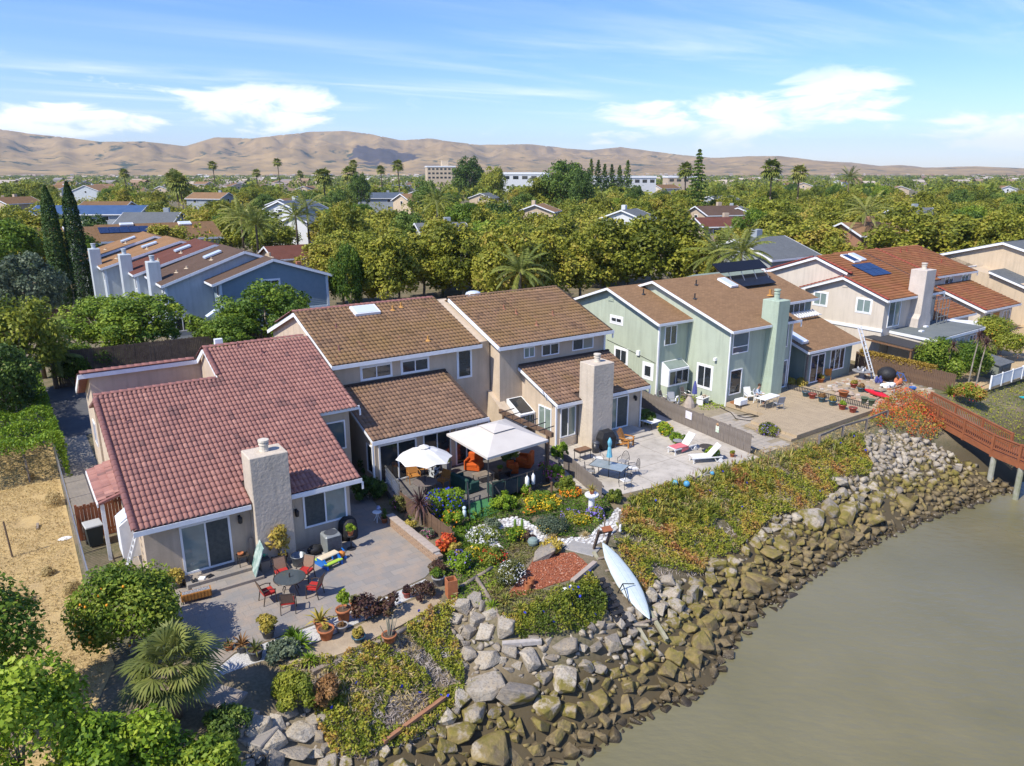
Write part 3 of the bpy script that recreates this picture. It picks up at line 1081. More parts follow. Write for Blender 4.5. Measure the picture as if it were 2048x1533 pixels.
#  red tiled house
h=House('red_roofed_house','tan stucco house with rose red tiled roof nearest the camera',3.0,29.65)
K=.36
ve,ze=29.1,2.93
zr=lambda x,y:ze+K*(y-ve)-.12
wall(h,[(3.0,29.65),(11.5,29.65),(11.5,34.45),(3.0,34.45)],zr,m_tan)
wall(h,[(3.0,34.45),(8.3,34.45),(8.3,37.85),(3.0,37.85)],zr,m_tan)
wall(h,[(8.3,34.45),(13.6,34.45),(13.6,40.65),(8.3,40.65)],zr,m_tan)
zb=lambda x,y:ze+K*(40.7-ve)-.45*(y-40.7)-.14
wall(h,[(8.3,40.65),(13.6,40.65),(13.6,46.2),(8.3,46.2)],zb,m_tan)
wall(h,[(2.9,42.15),(8.3,42.15),(8.3,46.2),(2.9,46.2)],lambda x,y:6.12-.45*(y-42.15),m_tan,label='tall blank wall rising behind the left ridge')
wall(h,[(3.0,37.85),(8.3,37.85),(8.3,42.15),(3.0,42.15)],lambda x,y:5.95-.36*(y-37.85),m_tan)
rngr=np.random.default_rng(3)
tcell={}
def patch_tint(seed,s1=1.6,s2=.5):
 rg=np.random.default_rng(seed)
 def f(x,y):
  n=mnoise.noise(Vector((x*s1,y*s1,seed)))*.5+mnoise.noise(Vector((x*s2,y*s2*1.5,seed+9)))*.4
  return float(np.clip(.5+n*.9+rg.normal(0,.16),0,.999))
 return f
TILE_R=dict(w=.2,l=.36,h=.062,mat=m_tile_red,ind=300)
chim_hole=(7.0-2.66,8.7-2.66,-.2,1.3)
rf=roof_slope(h,(2.66,ve,ze),(1,0),slope_up(K),[(0,5.64,0,(37.9-ve)*SL),(5.64,9.19,0,(40.7-ve)*SL),(9.19,11.25,(34.0-ve)*SL,(40.7-ve)*SL)],m_deck_dark,TILE_R,holes=[chim_hole],tintf=patch_tint(4),seed=4)
roof_slope(h,(13.9,46.6,zb(0,46.6)+.14),(-1,0),slope_up(.45,True),[(0,5.6,0,5.9*1.0966)],m_cap_red,name='back_roof')
roof_slope(h,(8.3,46.6,6.12-.45*4.45+.12),(-1,0),slope_up(.45,True),[(0,5.75,0,4.62*1.0966)],m_cap_red,name='back_roof')
roof_slope(h,(8.28,42.14,5.95-.36*4.29+.1),(-1,0),slope_up(.36,True),[(0,5.6,0,4.25*SL)],m_tile_red,dict(w=.3,l=.36,h=.03,mat=m_tile_red),name='valley_roof')
zrg=ze+K*(37.9-ve)
zrg2=ze+K*(40.7-ve)
caps(h,(2.70,29.1,ze+.05),(2.70,37.9,zrg+.05),.13,m_cap_red,rf)
caps(h,(2.66,37.92,zrg+.04),(8.3,37.92,zrg+.04),.11,m_cap_red,rf)
caps(h,(8.28,38.1,zrg+.12),(8.28,40.7,zrg2+.05),.13,m_cap_red,rf)
caps(h,(8.2,40.72,zrg2+.04),(13.9,40.72,zrg2+.04),.12,m_cap_red,rf)
caps(h,(2.5,42.0,6.33),(8.2,42.0,6.33),.13,m_cap_red,rf)
caps(h,(8.2,42.1,6.40),(8.25,40.8,zrg2+.05),.12,m_cap_red,rf)
caps(h,(2.52,44.6,5.15),(2.52,42.1,6.30),.13,m_cap_red,rf)
fascia(h,(2.62,29.06,ze-.02),(7.02,29.06,ze-.02))
fascia(h,(8.68,29.06,ze-.02),(11.9,29.06,ze-.02))
fascia(h,(11.86,33.96,ze+K*4.9-.02),(14.0,33.96,ze+K*4.9-.02))
fascia(h,(2.4,41.93,6.26),(8.1,41.93,6.26),.22)
fascia(h,(8.1,41.93,6.26),(8.18,40.75,zrg2-.06),.22)
fascia(h,(2.42,41.95,6.25),(2.42,45.4,4.7),.24)
fascia(h,(8.2,38.0,zrg-.02),(8.2,40.7,zrg2-.04),.12)
for p in ((11.92,29.1,ze),(14.02,34.0,ze+K*4.9)):
 gutter_end(h,p)
roof_slope(h,(1.9,37.6,2.72),(0,-1),Vector((1,0,.3)).normalized(),[(0,4.4,0,1.1)],m_cap_red,dict(w=.3,l=.36,h=.03,mat=m_tile_red),name='porch_roof')
fascia(h,(1.86,33.2,2.7),(1.86,37.6,2.7),.16)
h.box('porch_post',(1.95,33.3,0),(2.09,33.44,2.6),m_trim)
gw=h.part('garden_window',MB().prism([(2.35,31.2),(3.0,31.2),(3.0,32.4),(2.35,32.4)],.9,lambda x,y:2.35+(x-2.35)*.7),m_trim)
h.part('pane',MB().extr([(2.42,31.3,2.43),(2.93,31.3,2.79),(2.93,32.3,2.79),(2.42,32.3,2.43)],(0,0,.03)),m_skylight,gw)
window(h,'-u',2.9,42.9,44.0,2.0,3.3,'dd')
window(h,'-v',29.65,4.29,6.24,.3,2.44,'ts','sliding_door',.085,label='white framed sliding glass door with pale curtain')
window(h,'-v',29.65,9.33,11.33,.92,2.5,'st',fw=.08)
window(h,'-v',34.45,11.75,13.35,2.35,3.9,'b')
window(h,'-v',34.45,11.9,13.35,.5,1.95,'b')
wall_lamp(h,6.62,29.62,2.2)
wall_lamp(h,9.0,29.62,1.85)
ch=chimney(h,7.08,8.66,28.9,30.1,4.95,m_tanchim,flue=.18,fh=.5)
for u,v in ((3.6,35.6),(10.9,39.5),(9.9,40.3)):
 vent_pipe(h,u,v,ze+K*(v-ve)+.05,m_cap_red,.3)
h.box('vent_box',(8.9,40.9,zrg2),(9.3,41.2,zrg2+.35),m_trim)
#  brown tiled house, middle
h=House('brown_roofed_house','tan two storey house with mossy brown tile roof behind white umbrella',14.3,33.5)
zl=lambda x,y:2.97+K*(y-33.0)-.12
zm=lambda x,y:6.03+K*(y-37.3)-.12
wall(h,[(14.5,33.5),(20.9,33.5),(20.9,37.75),(14.5,37.75)],zl,m_tan)
wall(h,[(14.2,37.7),(24.3,37.7),(24.3,43.0),(14.2,43.0)],zm,m_tan)
wall(h,[(14.2,43.0),(24.3,43.0),(24.3,48.3),(14.2,48.3)],lambda x,y:zm(x,43.05)-K*(y-43.05),m_tan)
TILE_B=dict(w=.25,l=.37,h=.05,n=4,mat=m_tile_brown)
rf=roof_slope(h,(13.95,37.3,6.03),(1,0),slope_up(K),[(0,9.5,0,5.75*SL)],m_deck_dark,TILE_B,tintf=patch_tint(7),seed=7)
caps(h,(13.9,43.07,8.14),(23.4,43.07,8.14),.11,m_cap_red,rf)
caps(h,(13.9,46.4,6.95),(13.9,43.1,8.14),.11,m_cap_red,rf)
roof_slope(h,(23.45,48.7,8.1-K*5.65),(-1,0),slope_up(K,True),[(0,9.5,0,5.65*SL)],m_far_tile,name='back_roof')
fascia(h,(13.9,37.26,6.01),(23.5,37.26,6.01),.22)
fascia(h,(13.93,37.3,6.0),(13.93,43.05,8.06),.17)
fascia(h,(13.93,43.05,8.06),(13.93,48.6,6.08),.22)
lr=roof_slope(h,(14.2,33.0,2.97),(1,0),slope_up(K),[(0,6.95,0,4.65*SL)],m_deck_dark,dict(TILE_B,mat=m_tile_brown2,w=.232,h=.055,n=6,ind=300),tintf=patch_tint(9),seed=9,name='lower_roof')
fascia(h,(14.15,32.96,2.95),(21.2,32.96,2.95),.22)
fascia(h,(14.2,33.0,2.94),(14.2,37.6,4.6),.14)
gutter_end(h,(21.18,33.0,2.97))
h.box('downpipe',(14.16,33.02,.3),(14.26,33.12,2.75),m_trim)
h.box('flashing',(14.2,37.55,4.66),(21.1,37.69,4.75),m_deck_dark)
window(h,'-v',37.7,15.75,17.6,4.85,5.6,'dd',trim=.06)
window(h,'-v',37.7,18.25,20.0,4.85,5.6,'dd',trim=.06)
window(h,'-v',37.7,22.0,22.95,4.0,5.72,'d',trim=.06)
window(h,'-v',33.5,14.7,16.9,.3,2.5,'dd','sliding_door',.09)
window(h,'-v',33.5,17.3,19.0,1.0,2.55,'dd')
window(h,'-v',33.5,19.3,20.7,.3,2.5,'dd','sliding_door',.08)
window(h,'-u',14.5,33.7,34.5,.8,2.4,'d')
E2,U2=(13.95,37.3,6.03),slope_up(K)
skylight(h,E2,U2,3.35,5.0,4.75,5.75)
for u,v,m,hh in ((15.7,40.9,m_cap_red,.25),(14.9,38.6,m_cap_red,.3)):
 vent_pipe(h,u,v,6.03+K*(v-37.3),m,hh)
m_orange_flash=mat('orange_lichen_flashing',(.50,.27,.08),(.4,.2,.06),scale=5)
for u,v in ((19.9,42.0),(20.6,42.25),(20.35,38.3)):
 vent_pipe(h,u,v,6.03+K*(v-37.3)+.05,m_orange_flash,.3,.06)
 #  brown tiled house with chimney
h=House('chimney_house','tan two storey house with brown tile roof, pale chimney and satellite dish',24.5,33.1)
zl=lambda x,y:2.94+K*(y-32.6)-.12
zm=lambda x,y:5.95+K*(y-36.2)-.12
wall(h,[(26.1,33.1),(32.9,33.1),(32.9,36.75),(26.1,36.75)],zl,m_tan)
wall(h,[(24.4,36.7),(32.9,36.7),(32.9,42.2),(24.4,42.2)],zm,m_tan)
wall(h,[(24.4,42.2),(32.9,42.2),(32.9,47.6),(24.4,47.6)],lambda x,y:zm(x,42.2)-K*(y-42.2),m_tan)
TILE_C=dict(w=.25,l=.37,h=.05,n=4,mat=m_tile_brown)
rf=roof_slope(h,(24.05,36.2,5.95),(1,0),slope_up(K),[(0,9.15,0,6.0*SL)],m_deck_dark,TILE_C,tintf=patch_tint(12),seed=12)
caps(h,(24.0,42.22,8.15),(33.2,42.22,8.15),.09,m_tile_brown2,rf)
roof_slope(h,(33.2,48.0,8.1-K*5.8),(-1,0),slope_up(K,True),[(0,9.15,0,5.8*SL)],m_far_tile,name='back_roof')
fascia(h,(24.0,36.16,5.93),(33.25,36.16,5.93),.22)
fascia(h,(24.02,36.2,5.95),(24.02,42.2,8.1),.20,.08)
lr=roof_slope(h,(25.75,32.6,2.94),(1,0),slope_up(K),[(0,7.5,0,4.05*SL)],m_deck_dark,dict(TILE_C,mat=m_tile_brown2,w=.25,h=.055,n=6),holes=[(1.8,3.5,-.1,.8)],tintf=patch_tint(15),seed=15,name='lower_roof')
fascia(h,(25.7,32.56,2.92),(27.6,32.56,2.92),.2)
fascia(h,(29.25,32.56,2.92),(33.3,32.56,2.92),.2)
fascia(h,(25.72,32.6,2.93),(25.72,36.6,4.37),.16,.06)
gutter_end(h,(33.26,32.62,2.94))
gutter_end(h,(33.22,36.25,5.95))
h.box('downpipe',(25.74,32.72,0),(25.83,32.81,2.75),m_trim)
h.box('downpipe',(32.9,33.0,0),(32.98,33.08,2.7),m_trim)
h.box('corner_trim',(32.8,36.6,4.3),(32.92,36.69,5.7),m_trim)
h.box('flashing',(25.8,36.5,4.43),(33.2,36.69,4.54),m_deck_dark)
window(h,'-v',36.7,26.2,27.05,4.85,5.55,'pp')
window(h,'-v',36.7,27.6,29.0,4.78,5.55,'dd')
window(h,'-v',36.7,30.1,31.9,4.80,5.58,'sp')
window(h,'-v',33.1,26.35,27.55,.6,2.5,'sp',fw=.08)
window(h,'-v',33.1,29.9,31.9,.3,2.45,'ps','sliding_door',.09)
window(h,'-u',26.1,33.6,34.9,.55,2.35,'pp',fw=.08)
h.part('rough_panel',MB().prism([(26.3,33.02),(27.6,33.02),(27.6,33.1),(26.3,33.1)],0,.55),m_tanchim)
wall_lamp(h,32.4,33.08,2.15)
chimney(h,27.6,29.2,31.6,32.9,5.25,m_tanchim,flue=.18,fh=.5)
gb=h.part('garden_window',MB().prism([(24.9,35.2),(26.05,35.2),(26.05,36.7),(24.9,36.7)],.9,lambda x,y:1.75+(y-35.2)*.45),m_trim)
h.part('pane',MB().extr([(25.0,35.3,1.81),(25.95,35.3,1.81),(25.95,36.6,2.40),(25.0,36.6,2.40)],(0,0,.02)),m_gdark,gb)
for k in range(3):
 h.box('pane',(24.98+k*.34,35.17,1.02),(25.27+k*.34,35.2,1.65),m_gdark,gb)
h.part('buttress',MB().prism([(24.1,35.4),(24.75,35.4),(24.75,37.7),(24.1,37.7)],0,lambda x,y:1.6+max(0,y-35.4)*.55),m_tan)
E3,U3=(24.05,36.2,5.95),slope_up(K)
m_clay=mat('clay_flashing',(.30,.12,.07),(.38,.18,.11),scale=4)
for u,v in ((27.0,40.1),(27.5,39.4),(30.0,38.7),(28.0,37.8)):
 vent_pipe(h,u,v,5.95+K*(v-36.2)+.04,m_clay,.3,.05)
sd=h.part('satellite_dish',MB().lathe([(.02,0),(.2,.02),(.34,.07),(.42,.13),(.415,.14),(.33,.08),(.02,.015)],(0,0,0),14),mat('dish_grey',(.50,.50,.50),rough=.5))
sd.location=h.r(25.35,33.6,3.62)
sd.rotation_euler=(R(62),R(8),R(-25))
arm=MB().tube([(25.75,33.4,3.15),(25.62,33.45,3.0),(25.45,33.5,3.35),(25.4,33.6,3.6)],.025,6)
h.part('dish_arm',arm,m_metal)
h.part('roof_dome',MB().ball((26.5,43.1,8.05),.62,.5,.25),m_skylight,smooth=True)
#  green house
h=House('green_house','sage green two storey house with brown shingle roof and tall chimney',41.2,32.9)
KL,KM=.34,.325
zL=lambda x,y:5.80+KL*(y-36.4)-.12
wall(h,[(38.2,36.8),(41.25,36.8),(41.25,42.0),(38.2,42.0)],zL,m_green)
wall(h,[(38.2,42.0),(41.25,42.0),(41.25,47.2),(38.2,47.2)],lambda x,y:zL(0,42.0)-KL*(y-42.0),m_green)
zM=lambda x,y:5.6+KM*(y-32.4)-.12
wall(h,[(41.2,32.9),(48.1,32.9),(48.1,40.3),(41.2,40.3)],zM,m_green)
wall(h,[(41.2,40.3),(48.1,40.3),(48.1,47.8),(41.2,47.8)],lambda x,y:zM(0,40.3)-KM*(y-40.3),m_green)
sl=math.sqrt(1+KL**2)
sm=math.sqrt(1+KM**2)
roof_slope(h,(37.75,36.4,5.80),(1,0),slope_up(KL),[(0,3.5,0,5.6*sl)],m_shingle)
roof_slope(h,(41.25,47.6,5.80),(-1,0),slope_up(KL,True),[(0,3.5,0,5.6*sl)],m_shingle,name='back_roof')
roof_slope(h,(40.8,32.4,5.6),(1,0),slope_up(KM),[(0,7.65,0,7.9*sm)],m_shingle)
roof_slope(h,(48.45,48.2,5.6),(-1,0),slope_up(KM,True),[(0,7.65,0,7.9*sm)],m_shingle,name='back_roof')
fascia(h,(37.72,36.36,5.78),(41.2,36.36,5.78),.18)
fascia(h,(37.72,36.4,5.77),(37.72,42.0,7.68),.17,.05)
fascia(h,(37.72,42.0,7.68),(37.72,47.5,5.80),.17,.05)
fascia(h,(40.77,32.36,5.58),(45.0,32.36,5.58),.18)
fascia(h,(46.4,32.36,5.58),(48.5,32.36,5.58),.18)
fascia(h,(40.77,32.4,5.57),(40.77,40.3,8.14),.17,.05)
fascia(h,(40.77,40.3,8.14),(40.77,45.0,6.60),.17,.05)
gutter_end(h,(48.5,32.4,5.6))
h.box('corner_trim',(38.13,36.72,0),(38.25,36.84,5.6),m_trim)
h.box('downpipe',(41.14,32.82,0),(41.22,32.9,5.4),m_trim)
h.box('downpipe',(48.08,32.8,.3),(48.16,32.88,5.4),m_trim)
h.box('gable_vent',(38.16,41.7,6.6),(38.22,42.3,7.15),m_green)
for k in range(4):
 h.box('louvre',(38.13,41.75,6.66+k*.12),(38.17,42.25,6.71+k*.12),m_green)
window(h,'-u',38.2,40.7,41.9,5.05,5.45,'dd',trim=.14)
window(h,'-u',38.2,40.0,41.3,2.0,3.1,'dd',trim=.14)
window(h,'-u',38.2,37.35,38.1,1.55,2.45,'d',trim=.2)
window(h,'-u',41.2,34.3,35.6,.95,2.55,'dd',trim=.12,fw=.06)
window(h,'-v',36.8,38.75,40.0,4.0,5.45,'dd')
gb=h.part('garden_window',MB().prism([(38.6,36.0),(40.7,36.0),(40.7,36.8),(38.6,36.8)],1.1,lambda x,y:2.35+(y-36.0)*.6),m_trim)
h.part('pane',MB().extr([(38.7,36.05,2.40),(40.6,36.05,2.40),(40.6,36.72,2.80),(38.7,36.72,2.80)],(0,0,.02)),m_grygreen,gb)
for k in range(3):
 h.box('pane',(38.72+k*.64,35.97,1.25),(39.28+k*.64,36.0,2.2),m_gdark,gb)
h.box('bay_base',(38.6,36.1,0),(40.7,36.75,1.1),m_green)
window(h,'-v',32.9,41.45,43.2,3.75,5.25,'b',transom=4.25)
window(h,'-v',32.9,41.45,42.75,.75,2.6,'d')
window(h,'-v',32.9,46.9,47.75,3.5,5.3,'b')
window(h,'-v',32.9,46.5,48.0,.35,2.5,'dbb','sliding_door',.08)
chimney(h,45.05,46.35,32.0,33.4,7.3,m_greenchim,flue=.19,fh=.75,fm=m_greenchim,z0=.3)
h.box('flood_light',(40.98,33.9,3.15),(41.2,34.1,3.35),m_trim)
h.box('meter_box',(38.05,38.6,3.0),(38.2,38.9,3.35),m_trim)
cab=MB().tube([(38.17,42.3,3.55),(38.17,40.5,3.3),(38.17,38.75,3.05),(38.17,37.0,2.75)],.014,5)
h.part('cable',cab,m_dark)
E4,U4=(40.8,32.4,5.6),slope_up(KM)
skylight(h,E4,U4,6.1,6.95,5.7,7.2)
for u,v in ((41.9,37.0),(44.1,38.9),(40.0,40.4)):
 kz=(5.6+KM*(v-32.4)) if u>40.8 else (5.8+KL*(v-36.4))
 vent_pipe(h,u,v,kz+.03,m_dark,.4,.05)
 #  grey green house joined to it
h=House('grey_green_house','grey green house with low shingle roof, long skylight and solar heater',49.9,32.9)
KR=.33
zR=lambda x,y:5.88+KR*(y-36.6)-.12
wall(h,[(48.15,37.0),(56.5,37.0),(56.5,42.8),(48.15,42.8)],zR,m_grygreen)
wall(h,[(48.15,42.8),(56.5,42.8),(56.5,48.5),(48.15,48.5)],lambda x,y:zR(0,42.8)-KR*(y-42.8),m_grygreen)
zl=lambda x,y:2.9+.34*(y-32.4)-.12
wall(h,[(50.3,32.9),(56.6,32.9),(56.6,37.0),(50.3,37.0)],zl,m_grygreen)
sr=math.sqrt(1+KR**2)
roof_slope(h,(48.3,36.6,5.88),(1,0),slope_up(KR),[(0,8.55,0,5.1*sr)],m_shingle)
roof_slope(h,(56.85,46.8,5.88),(-1,0),slope_up(KR,True),[(0,8.55,0,5.1*sr)],m_shingle,name='back_roof')
roof_slope(h,(49.9,32.4,2.9),(1,0),slope_up(.34),[(0,7.1,0,4.5*math.sqrt(1+.34**2))],m_shingle,name='lower_roof')
fascia(h,(48.5,36.56,5.86),(56.9,36.56,5.86),.18)
fascia(h,(49.87,32.36,2.88),(57.05,32.36,2.88),.18)
fascia(h,(49.87,32.4,2.87),(49.87,36.9,4.38),.18,.05)
fascia(h,(56.85,36.6,5.85),(56.85,42.8,7.9),.15,.05)
window(h,'-v',37.0,53.3,55.6,4.75,5.6,'ddd')
window(h,'-v',32.9,51.0,52.9,.1,2.4,'dd','sliding_door',.1)
window(h,'-v',32.9,53.6,55.6,.7,2.5,'ddd',fw=.09)
h.box('porch_post',(50.0,32.5,0),(50.14,32.64,2.75),mat('weathered_post',(.22,.19,.16),(.16,.14,.12)))
skylight(h,(49.9,32.4,2.9),slope_up(.34),.35,1.15,1.0,3.1,.22)
sp_=h.part('solar_heater',MB().extr([(48.9,40.6,8.1),(55.0,40.6,8.1),(55.0,41.6,8.75),(48.9,41.6,8.75)],(0,-.03,.05)),m_rubber)
h.part('solar_mat',MB().extr([(48.8,39.3,7.0),(54.6,39.3,7.0),(54.9,40.5,7.4),(48.9,40.5,7.4)],(0,0,.06)),m_rubber)
for k in range(4):
 h.part('strut',MB().bar((49.9+k*1.6,40.0,7.1),(50.1+k*1.6,40.9,8.3),.04),m_metal,sp_)
h.part('rafter_rack',MB().bar((52.4,36.3,4.5),(57.0,36.3,4.5),.2,.05),m_trim)
for k in range(12):
 h.part('rafter',MB().bar((52.7+k*.35,36.15,4.56),(52.7+k*.35,36.9,4.85),.07,.1),m_trim)
sd=h.part('satellite_dish',MB().lathe([(.02,0),(.2,.02),(.34,.07),(.42,.13),(.415,.14),(.33,.08),(.02,.015)],(0,0,0),14),mat('dish_grey',(.5,.5,.5)))
sd.location=h.r(49.3,33.2,5.9)
sd.rotation_euler=(R(66),R(8),R(-50))
h.part('dish_arm',MB().tube([(48.6,33.0,5.6),(49.0,33.0,5.5),(49.2,33.2,5.85)],.025,6),m_metal)
vent_pipe(h,52.0,37.9,6.35,m_orange_flash,.5,.1)
#  cream house
h=House('cream_house','cream house with orange brown tile roof, dark solar panels and white trim',61.3,33.2)
KC=.347
sc_=math.sqrt(1+KC**2)
zc=lambda x,y:5.8+KC*(y-32.7)-.12
wall(h,[(61.3,33.2),(62.8,33.2),(62.8,37.0),(61.3,37.0)],zc,m_cream)
wall(h,[(61.3,37.0),(62.8,37.0),(62.8,40.9),(61.3,40.9)],lambda x,y:zc(0,37.0)-KC*(y-37.0),m_cream)
wall(h,[(62.8,33.2),(69.8,33.2),(69.8,40.9),(62.8,40.9)],zc,m_cream)
wall(h,[(62.8,40.9),(69.8,40.9),(69.8,48.5),(62.8,48.5)],lambda x,y:zc(0,40.9)-KC*(y-40.9),m_cream)
wall(h,[(69.8,37.2),(77.6,37.2),(77.6,48),(69.8,48)],5.6,m_cream)
TILE_O=dict(w=.33,l=.40,h=.028,n=3,mat=m_tile_orange)
rf=roof_slope(h,(60.9,32.7,5.8),(1,0),slope_up(KC),[(0,1.6,0,4.3*sc_),(1.6,9.2,0,8.2*sc_)],m_deck_dark,TILE_O,seed=21,tintf=patch_tint(21))
roof_slope(h,(62.5,41.3,7.29-KC*4.3),(-1,0),slope_up(KC,True),[(0,1.6,0,4.3*sc_)],m_cap_orange,name='back_roof')
roof_slope(h,(70.1,49.0,8.64-KC*8.1),(-1,0),slope_up(KC,True),[(0,7.7,0,8.1*sc_)],m_cap_orange,name='back_roof')
roof_slope(h,(70.1,36.9,5.75),(1,0),slope_up(KC),[(0,8.0,0,7.2*sc_)],m_deck_dark,TILE_O,seed=22,name='side_roof')
roof_slope(h,(70.1,33.0,2.95),(1,0),slope_up(.35),[(0,7.6,0,4.3*1.06)],m_deck_dark,TILE_O,seed=23,name='lower_roof')
wall(h,[(70.3,33.5),(77.5,33.5),(77.5,37.2),(70.3,37.2)],lambda x,y:2.83+.35*(y-33.0),m_cream)
for a,b in (((60.86,32.7,5.85),(60.86,37.0,7.36)),((60.86,41.2,5.85),(60.86,37.0,7.36)),((62.45,37.2,7.45),(62.45,40.9,8.7)),((62.45,48.8,5.95),(62.45,40.9,8.7))):
 caps(h,a,b,.13,m_cap_orange,rf,.4)
fascia(h,(60.86,32.66,5.78),(65.4,32.66,5.78),.2)
fascia(h,(67.2,32.66,5.78),(70.2,32.66,5.78),.2)
fascia(h,(60.84,32.7,5.77),(60.84,37.0,7.27),.2,.05)
fascia(h,(60.84,37.0,7.27),(60.84,41.2,5.8),.2,.05)
fascia(h,(62.42,37.6,7.45),(62.42,40.9,8.6),.2,.05)
fascia(h,(62.42,40.9,8.6),(62.42,48.8,5.85),.2,.05)
fascia(h,(70.1,32.96,2.93),(77.8,32.96,2.93),.18)
gutter_end(h,(70.2,32.7,5.8))
h.box('gable_vent',(61.26,36.75,6.35),(61.31,37.25,6.8),m_cream)
window(h,'-u',61.3,38.6,39.9,4.45,5.6,'tt',trim=.1)
window(h,'-u',61.3,34.4,35.7,4.4,5.55,'tt',trim=.1)
h.box('belt_trim',(61.22,33.1,2.95),(61.32,40.9,3.2),m_trim)
window(h,'-v',33.2,62.0,63.9,3.25,5.5,'bt',fw=.08)
chimney(h,65.5,67.1,32.2,33.6,8.0,m_creamchim,shoulder=(3.8,.25),flue=.2,fh=.55,z0=0)
E5,U5=(60.9,32.7,5.8),slope_up(KC)
def panel(h,E,up,x0,x1,y0,y1,nx,ny,m=m_solar,lift=.1,a=(1,0)):
 E,S=Vector(E),Vector(up).normalized()
 A=Vector((*a,0))
 Nn=A.cross(S)
 if Nn.z<0:
  Nn=-Nn
 flip=A.cross(S).z<0
 for i in range(nx):
  for j in range(ny):
   xa,xb=x0+(x1-x0)*i/nx+.02,x0+(x1-x0)*(i+1)/nx-.02
   ya,yb=y0+(y1-y0)*j/ny+.02,y0+(y1-y0)*(j+1)/ny-.02
   c=[E+A*x+S*y+Nn*lift for x,y in ((xa,ya),(xb,ya),(xb,yb),(xa,yb))]
   if flip:
    c=c[::-1]
   h.part('solar_panel',MB().extr(c,Nn*.04),m)
panel(h,E5,U5,3.5,6.6,3.85,6.25,3,2)
skylight(h,E5,U5,4.6,5.6,6.6,8.2,.15,m=m_solar)
skylight(h,E5,U5,6.0,6.9,6.8,8.3,.15)
m_flat=mat('grey_roof_felt',(.13,.145,.145),(.16,.175,.17),rough=.9,scale=.7,bump=.3)
wall(h,[(62.2,29.4),(70.6,29.6),(70.8,33.15),(62.6,33.15)],2.75,m_cream,name='extension_wall')
h.part('flat_roof',MB().prism([(62.0,28.9),(70.9,29.2),(71.0,33.19),(62.6,33.19)],2.95,3.02),m_flat)
h.part('roof_edge',MB().prism([(61.95,28.84),(70.95,29.14),(71.05,33.18),(62.55,33.18)],2.72,2.948),m_trim)
h.part('white_patio_roof',MB().prism([(71.0,29.4),(75.0,29.6),(73.2,33.2),(71.1,33.2)],2.7,2.8),m_trim)
for u,v in ((66.3,32.0),(64.0,31.2)):
 h.box('roof_hatch',(u-.2,v-.15,3.02),(u+.2,v+.15,3.14),m_trim)
h.part('porch_roof',MB().prism([(59.7,29.6),(62.1,29.8),(62.5,33.6),(60.0,34.0)],lambda x,y:2.35+(y-29.6)*.04,lambda x,y:2.43+(y-29.6)*.04),mat('charcoal_roll_roof',(.05,.048,.05),rough=.9))
m_brownpost=mat('brown_timber',(.20,.11,.06),(.15,.085,.05),scale=3)
for p in ((59.8,29.7),(62.0,29.8),(60.05,33.9)):
 h.box('porch_post',(p[0]-.07,p[1]-.07,0),(p[0]+.07,p[1]+.07,2.35),m_brownpost)
h.part('porch_beam',MB().bar((59.72,29.62,2.27),(62.1,29.82,2.27),.1,.16),m_brownpost)
h.part('porch_beam',MB().bar((59.72,29.62,2.27),(60.0,34.0,2.4),.1,.14),m_brownpost)
window(h,'-v',29.55,66.5,68.0,1.2,2.4,'dd',out=.12)
window(h,'-v',29.55,69.0,70.3,1.2,2.4,'dd',out=.12)
gf=h.part('metal_cage',MB(),m_metal) if False else None
mb=MB()
for u in (68.1,68.7,69.3,69.9):
 for v in (32.0,33.0):
  mb.bar((u,v,3.02),(u,v,5.3),.05)
 mb.bar((u,32.0,5.3),(u,33.0,5.3),.05)
for z in (3.7,4.4,5.28):
 mb.bar((68.1,32.0,z),(69.9,32.0,z),.05)
h.part('metal_cage',mb,m_metal)
#  orange roofed house beyond
h=House('orange_roofed_house','cream house with orange tile roof in two steps beside the beige house',79.8,33.5)
zo=lambda x,y:5.8+.33*(y-38)-.12
wall(h,[(79.8,38.4),(87.8,38.4),(87.8,44.9),(79.8,44.9)],zo,m_cream)
wall(h,[(79.8,44.9),(87.8,44.9),(87.8,51),(79.8,51)],lambda x,y:zo(0,44.9)-.33*(y-44.9),m_cream)
wall(h,[(80.2,33.6),(87.2,33.6),(87.2,38.4),(80.2,38.4)],lambda x,y:2.83+.35*(y-33),m_cream)
roof_slope(h,(79.4,38.0,5.8),(1,0),slope_up(.33),[(0,8.8,0,6.9*1.053)],m_deck_dark,TILE_O,seed=31)
roof_slope(h,(88.2,51.5,8.08-.33*6.6),(-1,0),slope_up(.33,True),[(0,8.8,0,6.6*1.053)],m_cap_orange,name='back_roof')
lr=roof_slope(h,(79.9,33.0,2.95),(1,0),slope_up(.35),[(0,7.6,0,5.1*1.06)],m_deck_dark,TILE_O,seed=32,name='lower_roof')
caps(h,(79.35,38.0,5.85),(79.35,44.9,8.13),.13,m_cap_orange,lr,.4)
caps(h,(79.85,33.0,3.0),(79.85,38.0,4.75),.13,m_cap_orange,lr,.4)
fascia(h,(79.35,37.96,5.78),(88.25,37.96,5.78),.2)
fascia(h,(79.34,38,5.77),(79.34,44.9,8.05),.3,.06)
fascia(h,(79.85,32.96,2.93),(87.6,32.96,2.93),.2)
fascia(h,(79.84,33,2.92),(79.84,38.1,4.7),.26,.06)
gutter_end(h,(88.2,38.0,5.8))
window(h,'-v',38.4,82.0,83.8,4.75,5.55,'db')
window(h,'-v',38.4,85.6,87.2,4.75,5.6,'pp')
window(h,'-v',33.6,81.2,82.4,.4,2.4,'b')
h.box('wooden_door',(83.0,33.55,.1),(84.3,33.6,2.3),mat('orange_door',(.45,.22,.07)))
window(h,'-v',33.6,85.2,86.8,.3,2.3,'bb')
